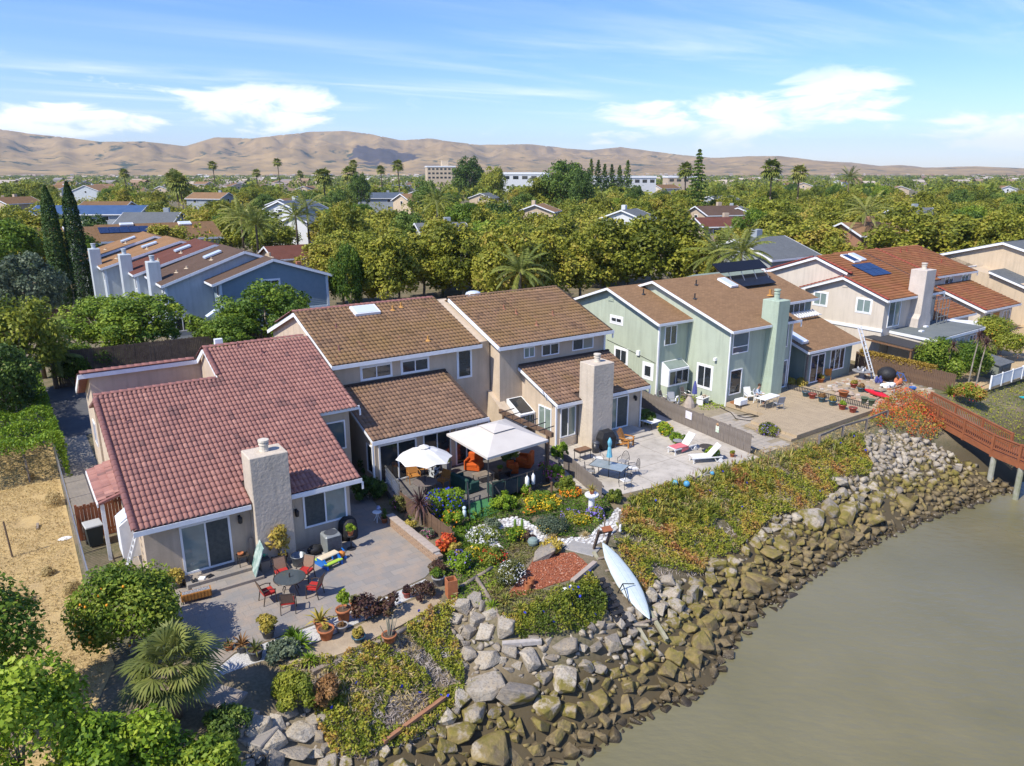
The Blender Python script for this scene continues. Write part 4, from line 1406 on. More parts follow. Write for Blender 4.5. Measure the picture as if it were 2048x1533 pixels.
for u,v in ((82.2,43.6),(83.6,43.7),(86.6,43.6),(84.9,40.4)):
 vent_pipe(h,u,v,5.8+.33*(v-38),m_cap_orange,.45,.06)
 #  beige house at the right edge
h=House('beige_house','beige gabled house with grey shingle roofs at the right edge',95.0,36.0)
wall(h,[(95,41.5),(110,41.5),(110,45),(95,45)],lambda x,y:5.6+.32*(y-41.5),m_beige)
wall(h,[(95,31.5),(110,31.5),(110,38.6),(95,38.6)],lambda x,y:6.4+.28*(y-31.5),m_beige)
wall(h,[(95,38.6),(110,38.6),(110,50),(95,50)],lambda x,y:8.38-.28*(y-38.6),m_beige)
roof_slope(h,(94.6,30.8,6.3),(1,0),slope_up(.28),[(0,16,0,7.8*1.038)],m_shingle_grey)
roof_slope(h,(110.6,50.4,8.55-.28*11.8),(-1,0),slope_up(.28,True),[(0,16,0,11.8*1.038)],m_shingle_grey,name='back_roof')
fascia(h,(94.56,30.8,6.3),(94.56,38.6,8.48),.24,.06)
fascia(h,(94.56,38.6,8.48),(94.56,50.3,5.2),.24,.06)
wall(h,[(91.4,30.5),(95,30.5),(95,40.4),(91.4,40.4)],lambda x,y:3.6+.2*(y-30.5),m_beige)
roof_slope(h,(91.0,29.8,2.75),(1,0),slope_up(.34),[(0,14,0,8.3*1.056)],m_shingle_grey,name='lower_roof')
fascia(h,(90.96,29.8,2.72),(105,29.8,2.72),.2)
fascia(h,(90.96,29.8,2.72),(90.96,38,5.5),.2,.06)
skylight(h,(91,29.8,2.75),slope_up(.34),4.2,6.2,5.6,6.6,.2)
h.box('gutter',(90.9,41.1,5.45),(97.5,41.3,5.6),m_trim)
#  blue grey row behind
BROW='blue grey terrace houses behind the red roof'
def blue_unit(label,vf,depth,ul,zl_,ur_,zr_,uend,roofm,wallm,wl,siding=False):
 """gable towards the water; ul left eave, ur_ ridge, uend right eave"""
 h=House('blue_grey_house',label,wl,vf,group=BROW)
 kL=(zr_-zl_)/(ur_-ul)
 kR=kL*.95
 wr=uend-.5
 wall(h,[(wl,vf),(ur_,vf),(ur_,vf+depth),(wl,vf+depth)],lambda x,y:zl_+kL*(x-ul)-.12,wallm)
 wall(h,[(ur_,vf),(wr,vf),(wr,vf+depth),(ur_,vf+depth)],lambda x,y:zr_-kR*(x-ur_)-.12,wallm,z0=2.4 if siding else 0)
 sL=math.sqrt(1+kL*kL)
 roof_slope(h,(ul,vf+depth+.3,zl_),(0,-1),Vector((1,0,kL)).normalized(),[(0,depth+.7,0,(ur_-ul)*sL)],roofm)
 roof_slope(h,(uend,vf-.4,zr_-kR*(uend-ur_)),(0,1),Vector((-1,0,kR)).normalized(),[(0,depth+.7,0,(uend-ur_)*math.sqrt(1+kR*kR))],roofm)
 fascia(h,(ul,vf-.42,zl_-.02),(ur_,vf-.42,zr_-.02),.26,.05)
 fascia(h,(ur_,vf-.42,zr_-.02),(uend,vf-.42,zr_-kR*(uend-ur_)-.02),.26,.05)
 fascia(h,(ul-.02,vf-.4,zl_-.02),(ul-.02,vf+depth,zl_-.02),.2,.05)
 return h,kL
m_side=mat('blue_lap_siding',(.205,.27,.31),(.18,.245,.285),rough=.7,scale=2)
m_bluewhite=mat('pale_blue_trim',(.55,.62,.68),rough=.6)
h,k=blue_unit('blue house with lap siding gable and small white attic window',76.0,9.5,16.75,5.65,22.9,7.77,29.08,m_shingle_dk,m_side,17.6,True)
for i in range(26):
 z=2.5+.19*i
 a=max(17.6,16.75+(z+.15-5.65+.12)/k) if z>5.3 else 17.6
 b=min(28.5,22.9+(7.77-.15-z)/(k*.95)) if z>5.3 else 28.5
 if b-a>.4:
  h.part('siding_board',MB().add([(a,75.96,z),(b,75.96,z),(b,75.99,z+.2),(a,75.99,z+.2),(a,76.0,z),(b,76.0,z)],[(0,1,2,3),(4,5,1,0)]),m_side)
window(h,'-v',75.95,21.7,23.4,5.05,5.6,'dd',trim=.12)
h.box('gable_vent',(22.6,75.93,6.6),(23.2,75.97,7.15),m_side)
h.box('corner_trim',(28.35,75.9,2.4),(28.6,76.02,5.6),m_bluewhite)
h.box('corner_trim',(17.5,75.9,0),(17.72,76.02,5.6),m_bluewhite)
h.box('skirt_trim',(22.9,75.91,2.3),(28.6,76.01,2.5),m_bluewhite)
window(h,'-u',17.6,76.6,77.6,4.2,5.4,'d')
h.box('red_vent',(26.6,79.5,6.5),(27.1,80.0,6.85),m_clay)
vent_pipe(h,24.6,82.5,7.2,m_beige,.5,.16)
h.part('porch_hood',MB().extr([(15.9,75.2,2.6),(16.8,75.2,3.15),(17.7,75.2,2.6)],(0,.9,0)),m_bluewhite)
SPEC=[('blue grey stucco house with ground floor window and brown roof',79.0,9.0,12.7,5.5,20.96,8.4,24.5,m_shingle_dk,13.1,12.15,81.2),('blue grey house with red brown shingle roof and dish',88.0,9.0,11.56,5.66,20.2,8.45,24,m_shingle_red,11.95,10.9,90.5),('blue grey house with tan shingle roof behind the red brown one',97.0,8.5,9.52,5.61,18.4,8.3,22.5,m_shingle_tan,9.95,8.9,99.5),('farthest blue grey house of the terrace with tan roof',105.5,8.0,8.4,5.6,17.0,8.4,21.5,m_shingle_tan,8.9,7.7,107)]
for i,(lab,vf,dp,ul,zl_,ur_,zr_,ue,rm,wl,cu0,cv0) in enumerate(SPEC):
 h,k=blue_unit(lab,vf,dp,ul,zl_,ur_,zr_,ue,rm,m_blue,wl)
 chimney(h,cu0,cu0+1.15,cv0,cv0+1.5,7.55,m_blue,flue=.22,fh=.6,fm=m_blue)
 h.box('corner_trim',(wl-.05,vf-.05,0),(wl+.18,vf+.02,zl_),m_bluewhite)
 window(h,'-u',wl,vf+.5,vf+1.3,4.0,5.2,'d')
 window(h,'-v',vf,wl+.5,wl+1.95,.75,2.15,'dd',fw=.1)
 nz=lambda u:zl_+k*(u-ul)
 for uu,vv in ((ul+2.2,vf+3),(ul+3.2,vf+3),(ul+5.5,vf+2)):
  vent_pipe(h,uu,vv,nz(uu),m_beige,.25,.1)
 mb=MB().extr([(ul+5.2,vf+3.4,nz(ul+5.2)+.1),(ul+6.9,vf+3.4,nz(ul+6.9)+.1),(ul+6.9,vf+4.6,nz(ul+6.9)+.1),(ul+5.2,vf+4.6,nz(ul+5.2)+.1)],(0,0,.18))
 h.part('skylight',mb,m_skylight)
 if i==1:
  d_=h.part('satellite_dish',MB().lathe([(.02,0),(.3,.03),(.5,.1),(.48,.11),(.02,.02)],(0,0,0),12),m_rubber)
  d_.location=h.r(ul+7,vf+.5,nz(ul+7)+.7)
  d_.rotation_euler=(R(70),0,R(-30))
h=House('brown_terrace','long terrace with brown tile roof and a row of solar panels',5.0,131.0,cat='building')
m_palegreen=stucco('pale_green_stucco',(.36,.42,.34),.95,.1)
wall(h,[(5,131.3),(31.3,131.3),(31.3,141),(5,141)],5.7,m_palegreen)
kb=.34
roof_slope(h,(4.5,130.8,5.8),(1,0),slope_up(kb),[(0,9.0,0,6.6)],m_far_tile)
roof_slope(h,(13.5,130.8,5.95),(1,0),slope_up(kb),[(0,18.2,0,6.8)],m_far_tile)
roof_slope(h,(31.7,142.5,5.9),(-1,0),slope_up(kb,True),[(0,27.2,0,6.0)],m_far_tile,name='back_roof')
fascia(h,(4.5,130.76,5.78),(13.5,130.76,5.78),.3)
fascia(h,(13.5,130.76,5.93),(31.7,130.76,5.93),.3)
panel(h,(13.5,130.8,5.95),slope_up(kb),.3,7.6,3.0,5.4,5,1)
window(h,'-v',131.3,28,30.3,3.2,4.6,'dd')
window(h,'-v',131.3,7.2,8.6,3.6,5.2,'dd')
skylight(h,(13.5,130.8,5.95),slope_up(kb),12.4,14.4,5.2,6.4,.25)
skylight(h,(13.5,130.8,5.95),slope_up(kb),3.6,5.6,5.8,6.6,.25)
skylight(h,(4.5,130.8,5.8),slope_up(kb),4.6,6.2,5.2,6.4,.25)
for u,v in ((8,135),(22,135.5),(23,136),(28,135),(10.5,136),(30,132.5)):
 vent_pipe(h,u,v,5.9+kb*(v-130.8),m_orange_flash,.5,.12)
 #  trees and the town behind
def leafmat(name,tints,trans=.28,rough=.55,rand=.45):
 return mat(name,tints[1],tints=tints,rough=rough,spec=.25,trans=trans,rand=rand)
m_syc=leafmat('olive_yellow_leaves',[(0.089,0.113,0.015),(0.189,0.209,0.023),(0.278,0.285,0.033),(0.368,0.342,0.045),(0.389,0.285,0.059)])
m_grn=leafmat('fresh_green_leaves',[(0.043,0.092,0.012),(0.106,0.182,0.019),(0.204,0.288,0.028),(0.320,0.384,0.040)])
m_drk=leafmat('dark_green_leaves',[(0.035,0.068,0.016),(0.074,0.131,0.024),(0.141,0.213,0.036),(0.219,0.281,0.049)])
m_mid=leafmat('mid_green_leaves',[(0.063,0.100,0.015),(0.144,0.184,0.022),(0.253,0.277,0.031),(0.362,0.356,0.045)])
m_cyp=leafmat('cypress_leaves',[(0.018,0.049,0.010),(0.038,0.081,0.016),(0.065,0.116,0.022),(0.105,0.157,0.030)],.12)
m_palm=leafmat('palm_leaves',[(0.081,0.109,0.023),(0.152,0.185,0.035),(0.240,0.264,0.057),(0.356,0.334,0.095)],.22,.45)
m_bluegrn=leafmat('grey_green_leaves',[(0.055,0.078,0.047),(0.098,0.134,0.080),(0.153,0.190,0.113),(0.217,0.258,0.151)])
m_bark=mat('grey_brown_bark',(.17,.14,.11),(.27,.24,.20),rough=.95,scale=5,bump=.8,bscale=18)
m_barkpale=mat('pale_sycamore_bark',(.34,.30,.24),(.20,.17,.13),rough=.9,scale=4)
m_palmbark=mat('palm_trunk',(.20,.15,.10),(.13,.10,.07),rough=.95,scale=6,bump=1.,bscale=12)
PROTO={}
def proto(kind,lm,bm,h,cz,rx,rz,nblob,br,nleaf,size,n=3,r=.22,fork=.42,**kw):
 L_=[]
 for k in range(n):
  cm,B=crown_mesh(kind+'_crown',hash_(kind)+k*7,rx,rz,nblob,br,nleaf,size,**kw)
  cm.transform(Matrix.Translation((0,0,cz)))
  tm=trunk_mesh(kind+'_trunk',hash_(kind)+k,h,r,[(b[0],b[1],b[2]+cz) for b in B],fork=fork)
  cm.materials.append(lm)
  tm.materials.append(bm)
  L_.append((tm,cm))
 PROTO[kind]=(L_,h,rx)
def hash_(s):
 return sum(ord(c)*(i+3) for i,c in enumerate(s))%9973
proto('sycamore',m_syc,m_barkpale,11.2,6.6,4.6,4.6,78,1.20,9500,.44,4,.20,core=.35)
proto('broadleaf',m_mid,m_bark,8.6,5.2,4.0,3.5,60,1.15,8000,.36,3,.2,core=.4)
proto('fresh',m_grn,m_bark,7.6,4.6,3.7,3.1,60,1.0,11000,.27,2,.16,core=.45)
proto('dusky',m_bluegrn,m_bark,8.6,5.0,4.0,3.7,60,1.15,9000,.34,1,.22,core=.4)
proto('dark',m_drk,m_bark,9.5,5.6,4.2,4.1,60,1.25,8000,.38,2,.25,core=.45)
def place(kind,loc,hgt,width,label,name=None,group=None,seed=0,cat='tree'):
 L_,h0,r0=PROTO[kind]
 rg=random.Random(seed)
 tm,cm=L_[seed%len(L_)]
 sx=width/(2*r0)
 t=thing(name or kind+'_tree',label,cat,loc,rg.uniform(0,6.28),group,(sx,sx,hgt/h0))
 link('trunk',tm,None,t)
 link('crown',cm,None,t)
 return t
def tree_px(kind,x,ytop,D,wpx,label,**kw):
 p=PD(x,ytop,D)
 dep=D*cp+(CAMH-p.z)*sp
 return place(kind,(p.x,p.y,0),p.z,wpx*dep/FPX,label,**kw)
 # ---- tall columnar cypresses
def cypress(loc,hgt,rad,label,seed):
 rng=np.random.default_rng(seed)
 n=14000
 z=rng.random(n)**.85
 prof=np.interp(z,[0,.04,.25,.6,.85,1],[.55,.9,1,.93,.66,.08])
 th=rng.random(n)*6.283
 bump_=1+.06*np.sin(th*5+z*40)+.05*np.sin(z*90+th*3)
 rr=rad*prof*bump_*rng.uniform(.80,1.0,n)
 C=np.stack([rr*np.cos(th),rr*np.sin(th),.15+z*hgt*.985],1)
 out=np.stack([np.cos(th),np.sin(th),np.full(n,.6)],1)
 V,F=kites(C,.24*rng.uniform(.6,1.3,n),rng,unit(out),up=.2,asp=.5,outw=.5)
 t=thing('cypress_tree',label,'tree',loc,0.,'tall columnar cypresses by the blue terrace')
 link('crown',np_mesh('crown',V,F,np.clip(rng.random(n)*.7+.3*(bump_-.85)*2,0,1)),m_cyp,t)
 link('trunk',MB().cyl((0,0,0),(0,0,hgt*.8),.22,.05,7).mesh('trunk'),m_bark,t)
for x,yb,yt,lab,sd in ((130,620,370,'tall slim dark cypress, left one of the pair',1),(172,617,362,'tall slim dark cypress, right one of the pair',2)):
 p=P(x,yb,0)
 top=PD(x-28,yt,p.y)
 c=Vector((p.x,p.y,0))
 cypress(c,top.z,1.12,lab,sd)
 # ---- palms
def frond(mb_v,mb_f,mb_t,base,az,el,length,rng,n=16,leaf=.55,sag=.9,lw=.075):
 p=np.array(base,float)
 d=np.array([math.cos(az)*math.cos(el),math.sin(az)*math.cos(el),math.sin(el)])
 seg=length/n
 side=np.array([-math.sin(az),math.cos(az),0])
 tint=rng.random()*.5
 for k in range(n):
  q=p+d*seg
  w=.03*(1-k/n)+.008
  i=len(mb_v)
  mb_v+=[p-side*w,p+side*w,q+side*w,q-side*w]
  mb_f.append((i,i+1,i+2,i+3))
  mb_t.append(tint+.35)
  if k>1:
   L_=leaf*math.sin(math.pi*(k+1.5)/(n+3))*rng.uniform(.8,1.15)
   for s in (-1,1):
    for sub in (.25,.75):
     b=p+d*seg*sub
     ld=side*s*.75+d*.55+np.array([0,0,-.35-.3*rng.random()])
     ld/=np.linalg.norm(ld)
     tip=b+ld*L_
     mid=b+ld*L_*.4
     i=len(mb_v)
     mb_v+=[b,mid+d*lw*.6,tip,mid-d*lw*.6]
     mb_f.append((i,i+1,i+2,i+3))
     mb_t.append(min(1.,tint+rng.random()*.45))
  p=q
  d=d+np.array([0,0,-sag/n*(1+k/n)])
  d/=np.linalg.norm(d)
def feather_palm(name,loc,hgt,length,label,seed,nf=26,lean=0.,leaf=.6,r=.2,group=None):
 rng=np.random.default_rng(seed)
 t=thing(name,label,'palm',loc,0.,group)
 top=np.array([lean,0,hgt])
 mb=MB().tube([(0,0,-.1),(lean*.3,0,hgt*.5),tuple(top)],r,8,r1=r*.75)
 part(t,'trunk',mb,m_palmbark,True)
 v,f,tt=[],[],[]
 for k in range(nf):
  frond(v,f,tt,top,k*2.4+rng.uniform(-.3,.3),1.25-1.45*(k/nf)+rng.uniform(-.1,.1),length*rng.uniform(.85,1.1),rng,leaf=leaf,lw=.1)
 link('crown',np_mesh('crown',np.array(v),np.array(f),np.array(tt)),m_palm,t)
 return t
def fan_blades(V,F,T,c,axis,spread,length,nb,rng,width=.05,tint=.5,droop=.3):
 """one fan leaf: narrow blades radiating from c about axis"""
 axis=axis/np.linalg.norm(axis)
 s=np.cross(axis,[0,0,1.])
 if np.linalg.norm(s)<1e-3:
  s=np.array([1.,0,0])
 s/=np.linalg.norm(s)
 nrm=np.cross(s,axis)
 for k in range(nb):
  a=spread*(2*(k+.5)/nb-1)
  d=axis*math.cos(a)+s*math.sin(a)
  L_=length*(.72+.28*math.cos(a*.9))*rng.uniform(.9,1.08)
  w=np.cross(d,nrm)*width
  mid=c+d*L_*.55+nrm*(.03 if k%2 else -.02)
  tip=c+d*L_+np.array([0,0,-droop*L_*rng.uniform(.5,1.2)])
  i=len(V)
  V+=[c,mid+w,tip,mid-w]
  F.append((i,i+1,i+2,i+3))
  T.append(float(np.clip(tint+rng.uniform(-.22,.22),0,1)))
def fan_palm(name,loc,hgt,nf,petiole,blade,label,seed,nb=24,r=.16,skirt=True,m=None,group=None,width=.045,cat='palm'):
 rng=np.random.default_rng(seed)
 t=thing(name,label,cat,loc,0.,group)
 part(t,'trunk',MB().tube([(0,0,-.1),(.02*hgt,0,hgt*.5),(0,0,hgt)],r,8,r1=r*.9),m_palmbark,True)
 V,F,T=[],[],[]
 top=np.array([0,0,hgt])
 st=MB()
 for k in range(nf):
  az=k*2.39996
  e=1.35-(2.2 if skirt else 1.9)*(k/nf)+rng.uniform(-.12,.12)
  d=np.array([math.cos(az)*math.cos(e),math.sin(az)*math.cos(e),math.sin(e)])
  c=top+d*petiole*rng.uniform(.75,1.1)
  st.cyl(tuple(top),tuple(c),.014,.01,4)
  ax=d+np.array([0,0,-.25])
  fan_blades(V,F,T,c,ax,1.9,blade*rng.uniform(.85,1.1),nb,rng,width,.25+.5*rng.random()+(.15 if e<-.3 else 0),.35)
 link('crown',np_mesh('crown',np.array(V),np.array(F),np.array(T)),m or m_palm,t)
 part(t,'leaf_stalks',st,m_palm)
 return t
def palm_px(kind,x,ytop,D,hspan,label,seed,**kw):
 p=PD(x,ytop,D)
 if kind=='feather':
  return feather_palm('feather_palm',(p.x,p.y,0),p.z-hspan*.35,hspan,label,seed,**kw)
 return fan_palm('fan_palm',(p.x,p.y,0),p.z-hspan*.45,34,hspan*.35,hspan*.42,label,seed,nb=9,r=.28,width=hspan*.05,**kw)
 # ---- background houses -
CLEAR=[]
def simple_house(label,x,yridge,D,wid,dep,rot,zr,wallm,roofm,style='side',name='house',group=None,win=True,clear=None,chim=True,ze=None,cat='house'):
 """gabled house; ridge along local x; style only turns it"""
 p=PD(x,yridge,D)
 zr=p.z if zr is None else zr
 ze=ze if ze is not None else zr-dep*.5*.36
 t=thing(name,label,cat,(p.x,p.y,0),rot,group)
 w,d=wid/2,dep/2
 mb=MB()
 mb.add([(-w,-d,0),(w,-d,0),(w,d,0),(-w,d,0),(-w,-d,ze),(w,-d,ze),(w,d,ze),(-w,d,ze),(-w,0,zr-.1),(w,0,zr-.1)],[(0,1,5,4),(2,3,7,6),(3,0,4,8,7),(1,2,6,9,5),(4,5,9,8),(6,7,8,9)])
 part(t,'wall',mb,wallm)
 o=.5
 k=(zr-ze)/d
 for s in (-1,1):
  a=[(-w-o,s*(d+o),ze-k*o),(w+o,s*(d+o),ze-k*o),(w+o,0,zr),(-w-o,0,zr)]
  if s>0:
   a=a[::-1]
  part(t,'roof',MB().extr(a,(0,0,.14)),roofm)
 f=MB()
 for sx in (-1,1):
  for s in (-1,1):
   f.bar((sx*(w+o+.02),s*(d+o),ze-k*o+.02),(sx*(w+o+.02),0,zr+.02),.06,.26)
 for s in (-1,1):
  f.bar((-w-o,s*(d+o+.03),ze-k*o),(w+o,s*(d+o+.03),ze-k*o),.06,.22)
 part(t,'fascia',f,m_trim)
 if win:
  for xx in (-w*.5,w*.4):
   for zz in ((ze-1.7,) if ze<4 else (ze-1.7,ze-4.4)):
    fr=part(t,'window',MB().box(xx-.75,-d-.06,zz,xx+.75,-d+.05,zz+1.2),m_frame)
    part(fr,'pane',MB().box(xx-.65,-d-.075,zz+.1,xx+.65,-d,zz+1.1),m_gdark)
  for sx in (-1,1):
   fr=part(t,'window',MB().box(sx*w-.06,-.7,ze-1.4,sx*w+.06,.7,ze-.1),m_frame)
   part(fr,'pane',MB().box(sx*w-.075,-.6,ze-1.3,sx*w+.075,.6,ze-.2),m_gdark)
 if chim:
  part(t,'chimney',MB().bbox(w*.3,d*.3,ze,w*.3+1.1,d*.3+.9,zr+.9),wallm)
 if clear:
  CLEAR.append((*clear,D))
 return t
m_white_w=mat('white_stucco',(.62,.63,.63),(.55,.56,.56),rough=.9)
m_greyw=mat('grey_stucco',(.33,.36,.38),(.29,.32,.34),rough=.9)
m_tanw=mat('sand_stucco',(.50,.40,.29),(.44,.35,.26),rough=.9)
m_far_solar=mat('blue_metal_roof',(.045,.085,.17),(.06,.105,.20),rough=.4,scale=.5)
BG='far houses of the suburb'
simple_house('long building with blue roof behind the cypress pair',185,412,195,27,10,R(2),None,m_greyw,m_far_solar,clear=(80,300,405,436),chim=False,name='blue_roofed_building',cat='building')
simple_house('grey house with pale gable end behind the brown terrace',305,426,156,10.5,11,R(4),None,m_greyw,m_shingle_grey,clear=(255,360,422,450))
simple_house('low brown roof showing above the blue roofed building',215,404,222,13,9,R(0),None,m_tanw,m_far_tile,clear=(172,258,402,411),win=False,chim=False)
t=simple_house('white house with blue grey roof and orange front door',590,402,172,9.5,9,R(62),None,m_white_w,m_shingle_blue,clear=(540,620,402,486))
simple_house('white lower wing beside the white house',612,430,165,6.5,7,R(62),None,m_white_w,m_shingle_blue,win=False,chim=False)
simple_house('blue grey house with gable towards the camera',187,371,470,16,17,R(82),None,m_blue,m_far_tile2,clear=(155,218,371,402))
simple_house('dark grey roofed house amid the far trees',760,386,320,18,11,R(8),None,m_greyw,m_shingle_blue,clear=(720,800,385,408))
simple_house('brown roofed house with white gables and roof solar panels',1432,413,186,11,10,R(20),None,m_tanw,m_shingle_dk,clear=(1392,1470,410,450))
simple_house('grey gabled house right beside the solar roofed one',1478,415,190,9,10,R(70),None,m_greyw,m_shingle_grey,clear=(1465,1510,412,440))
simple_house('low red brown roofed house in front of the grey gable',1440,436,158,10.5,8,R(12),None,m_tanw,m_shingle_red,clear=(1400,1480,434,470))
simple_house('grey shingled house showing behind the cream house',1520,477,92,8.5,10,AXIS,None,m_greyw,m_shingle_grey,clear=(1470,1570,474,535),win=False)
simple_house('terracotta roofed house between palms and sycamores',1735,446,124,9,9,R(15),None,mat('terracotta_wall',(.36,.19,.11),(.30,.16,.10)),m_far_tile2,clear=(1690,1785,446,490))
simple_house('white gabled house half hidden by sycamores',1258,420,162,8,9,R(60),None,m_white_w,m_shingle_grey,clear=(1240,1285,420,440))
simple_house('tan gable with white edging above the sycamores',1078,409,192,8.5,9,R(75),None,m_beige,m_far_tile2,clear=(1050,1110,408,432))
simple_house('grey brown roof behind the middle palm',880,447,130,8,9,R(20),None,m_greyw,m_shingle_grey,clear=(855,915,446,470),win=False)
simple_house('grey roof among trees at the right',1825,417,172,9,9,R(10),None,m_greyw,m_shingle_grey,win=False)
simple_house('slate roofed house left of the blue terrace end',585,492,118,8,8,AXIS,None,m_tanw,m_shingle_red,win=False,chim=False,clear=(535,600,490,505))
simple_house('small brown roof at the left edge',25,395,250,12,10,R(70),None,m_tanw,m_far_tile,clear=(0,60,395,410))
rg=random.Random(77)
k=0
tries=0
placed=[]
wl_=[m_tanw,m_white_w,m_greyw,m_beige,m_cream]
rl_=[m_far_tile,m_far_tile2,m_shingle_dk,m_far_tile2,m_shingle_grey,m_shingle]
FARLAB=['far tan walled house with tiled gable roof among trees','far white walled house with gable roof among trees','far grey house with gable roof among trees','far beige house with gable roof among trees','far cream house with gable roof among trees']
while k<36 and tries<4000:
 tries+=1
 D=rg.uniform(230,900)
 x=rg.uniform(-60,860) if rg.random()<.72 else rg.uniform(860,2100)
 zr=rg.uniform(6.8,9.2)
 X=(x-CX)/FPX*D
 if any(math.hypot(X-a,(D-b))<24+D*.012 for a,b in placed):
  continue
 yr=348+(16-zr)*FPX/D
 if any(c[0]-30<x<c[1]+30 and c[2]-14<yr<c[3] and D<c[4] for c in CLEAR):
  continue
 wi=rg.randrange(5)
 simple_house(FARLAB[wi],x,yr,D,rg.uniform(11,17),rg.uniform(10,13),rg.choice([AXIS,AXIS+R(90),R(5),R(80),R(-15)])+rg.uniform(-.1,.1),None,wl_[wi],rg.choice(rl_),group=BG+', '+FARLAB[wi].split()[1],chim=rg.random()<.5)
 placed.append((X,D))
 w=9*FPX/D
 if rg.random()<.5:
  CLEAR.append((x-w,x+w,yr-2,yr+w*.45,D))
 k+=1
def block(label,x,ytop,D,wid,dep,rot,m,bands=2,cols=6,name='commercial_building',parapet=None,clear=None):
 p=PD(x,ytop,D)
 t=thing(name,label,'building',(p.x,p.y,0),rot)
 z=p.z
 w,d=wid/2,dep/2
 part(t,'wall',MB().box(-w,-d,0,w,d,z),m)
 part(t,'parapet',MB().box(-w-.3,-d-.3,z-.9,w+.3,d+.3,z+.25),m_trim)
 for b in range(bands):
  for c in range(cols):
   xx=-w+wid*(c+.5)/cols
   zz=z-3.4-b*3.8
   if zz>1:
    part(t,'window',MB().box(xx-wid/cols*.3,-d-.05,zz,xx+wid/cols*.3,-d+.05,zz+1.7),m_gdark)
 if parapet:
  part(t,'tower',MB().box(w*.1,-d*.4,z,w*.55,d*.4,z+parapet),m)
 if clear:
  CLEAR.append((*clear,D))
 return t
block('cream multi storey building with a roof tower on the skyline',880,333,720,26,20,R(12),m_beige,3,7,parapet=5.,clear=(850,912,318,352))
block('white flat roofed warehouse amid the far trees',1052,346,430,25,18,R(-5),m_white_w,1,5,clear=(1010,1095,340,366))
block('long low white building behind the row of conifers',1245,353,430,34,16,R(6),m_white_w,1,8,clear=(1180,1305,350,366))
block('tan low building behind the conifer tree',1360,353,520,20,12,R(6),m_tanw,1,4)
# ---- the trees that stand out in the photograph
SY='sycamores along the street behind the houses'
for i,(x,y,D,w) in enumerate(((705,492,84,120),(770,470,82,150),(845,456,88,160),(925,450,86,160),(1010,458,80,150),(1085,462,84,140),(1165,452,90,160),(1240,440,92,160),(1330,425,92,190),(1395,470,90,120),(655,470,104,120),(890,440,106,150),(1120,440,112,150))):
 tree_px('sycamore',x,y,D,w,['first','second','third','fourth','fifth','sixth','seventh','eighth','ninth','tenth','eleventh','twelfth','thirteenth'][i]+' olive sycamore of the dense row behind the brown roofs',name='sycamore_tree',group=SY,seed=i)
for i,(x,y,D,w,lab) in enumerate(((1620,440,112,150,'sycamore behind the cream house roof'),(1700,425,128,150,'sycamore left of the terracotta roof'),(1825,432,108,190,'broad sycamore right of the terracotta roof'),(1930,430,112,190,'broad sycamore behind the beige house ridge'),(2010,425,120,150,'sycamore at the right edge above the beige gable'),(1560,425,135,130,'sycamore above the grey shingled roof'))):
 tree_px('sycamore',x,y,D,w,lab,name='sycamore_tree',seed=i+30)
for i,(kd,x,y,D,w,lab) in enumerate((('dark',850,365,240,75,'dark dense tree standing above the far roofs at centre'),('dark',1130,322,250,110,'big dark tree by the white warehouse'),('dark',1165,345,235,60,'smaller dark tree beside the big dark tree'),('sycamore',1080,355,250,70,'feathery green tree left of the big dark tree'),('dark',940,318,420,75,'tall dark eucalyptus on the skyline right of the cream building'),('broadleaf',985,335,380,60,'green tree right of the eucalyptus'),('broadleaf',1545,395,170,120,'rounded green tree right of the solar roofed house'),('fresh',1510,420,150,90,'bright round tree before the grey gable'),('broadleaf',20,370,290,80,'green tree at the far left above the roofs'),('broadleaf',60,362,330,60,'rounded green tree left of the grey blue gable'),('sycamore',40,425,128,150,'olive tree at the left edge beside the terrace'),('sycamore',110,440,150,110,'olive tree behind the left cypress'),('dark',720,350,300,50,'dark conical tree above the grey roof'),('broadleaf',500,415,150,140,'green tree behind the brown terrace end'),('broadleaf',540,440,135,110,'dark green tree in front of the white house'))):
 tree_px(kd,x,y,D,w,lab,name='street_tree',seed=i+50)
def conifer(loc,hgt,rad,label,seed,group=None,n=4200,size=.5,sparse=0.):
 rng=np.random.default_rng(seed)
 z=rng.random(n)**1.25
 nl=int(hgt*1.1)
 lay=np.floor(z*nl)
 th=rng.random(n)*6.283
 armr=.55+.45*np.sin(lay*2.4+np.round(th*5/6.283)*1.7)
 r=rad*(1-z)**.8*(.35+.65*armr)*rng.random(n)**.5+.1
 zz=hgt*(.10+.9*(lay/nl+(z*nl-lay)*.45/nl))-r*.18
 C=np.stack([r*np.cos(th),r*np.sin(th),zz],1)
 V,F=kites(C,size*rng.uniform(.6,1.3,n),rng,None,up=.8,asp=.5)
 t=thing('conifer_tree',label,'tree',loc,0.,group)
 link('crown',np_mesh('crown',V,F,rng.random(n)),m_drk,t)
 link('trunk',MB().cyl((0,0,0),(0,0,hgt*.97),hgt*.022,.04,7).mesh('trunk'),m_bark,t)
p=PD(1400,296,200)
conifer((p.x,p.y,0),p.z,5.6,'tall dark redwood rising above everything right of centre',5,n=6500,size=.62)
for i,x in enumerate((1183,1197,1210,1224,1240,1256)):
 p=PD(x,(317,319,327,328,330,320)[i],400)
 conifer((p.x,p.y,0),p.z,5.6,'dark conifer in the skyline clump behind the long white building',60+i,'skyline conifer clump',1500,1.1)
palm_px('feather',873,388,150,4.6,'arching feather palm amid the trees at centre',3)
palm_px('feather',612,395,128,4.8,'feather palm in front of the white house',4)
palm_px('feather',590,418,126,3.8,'shorter feather palm by the white house door',5)
palm_px('feather',480,420,120,4.4,'drooping feather palm right of the brown terrace',6,nf=34)
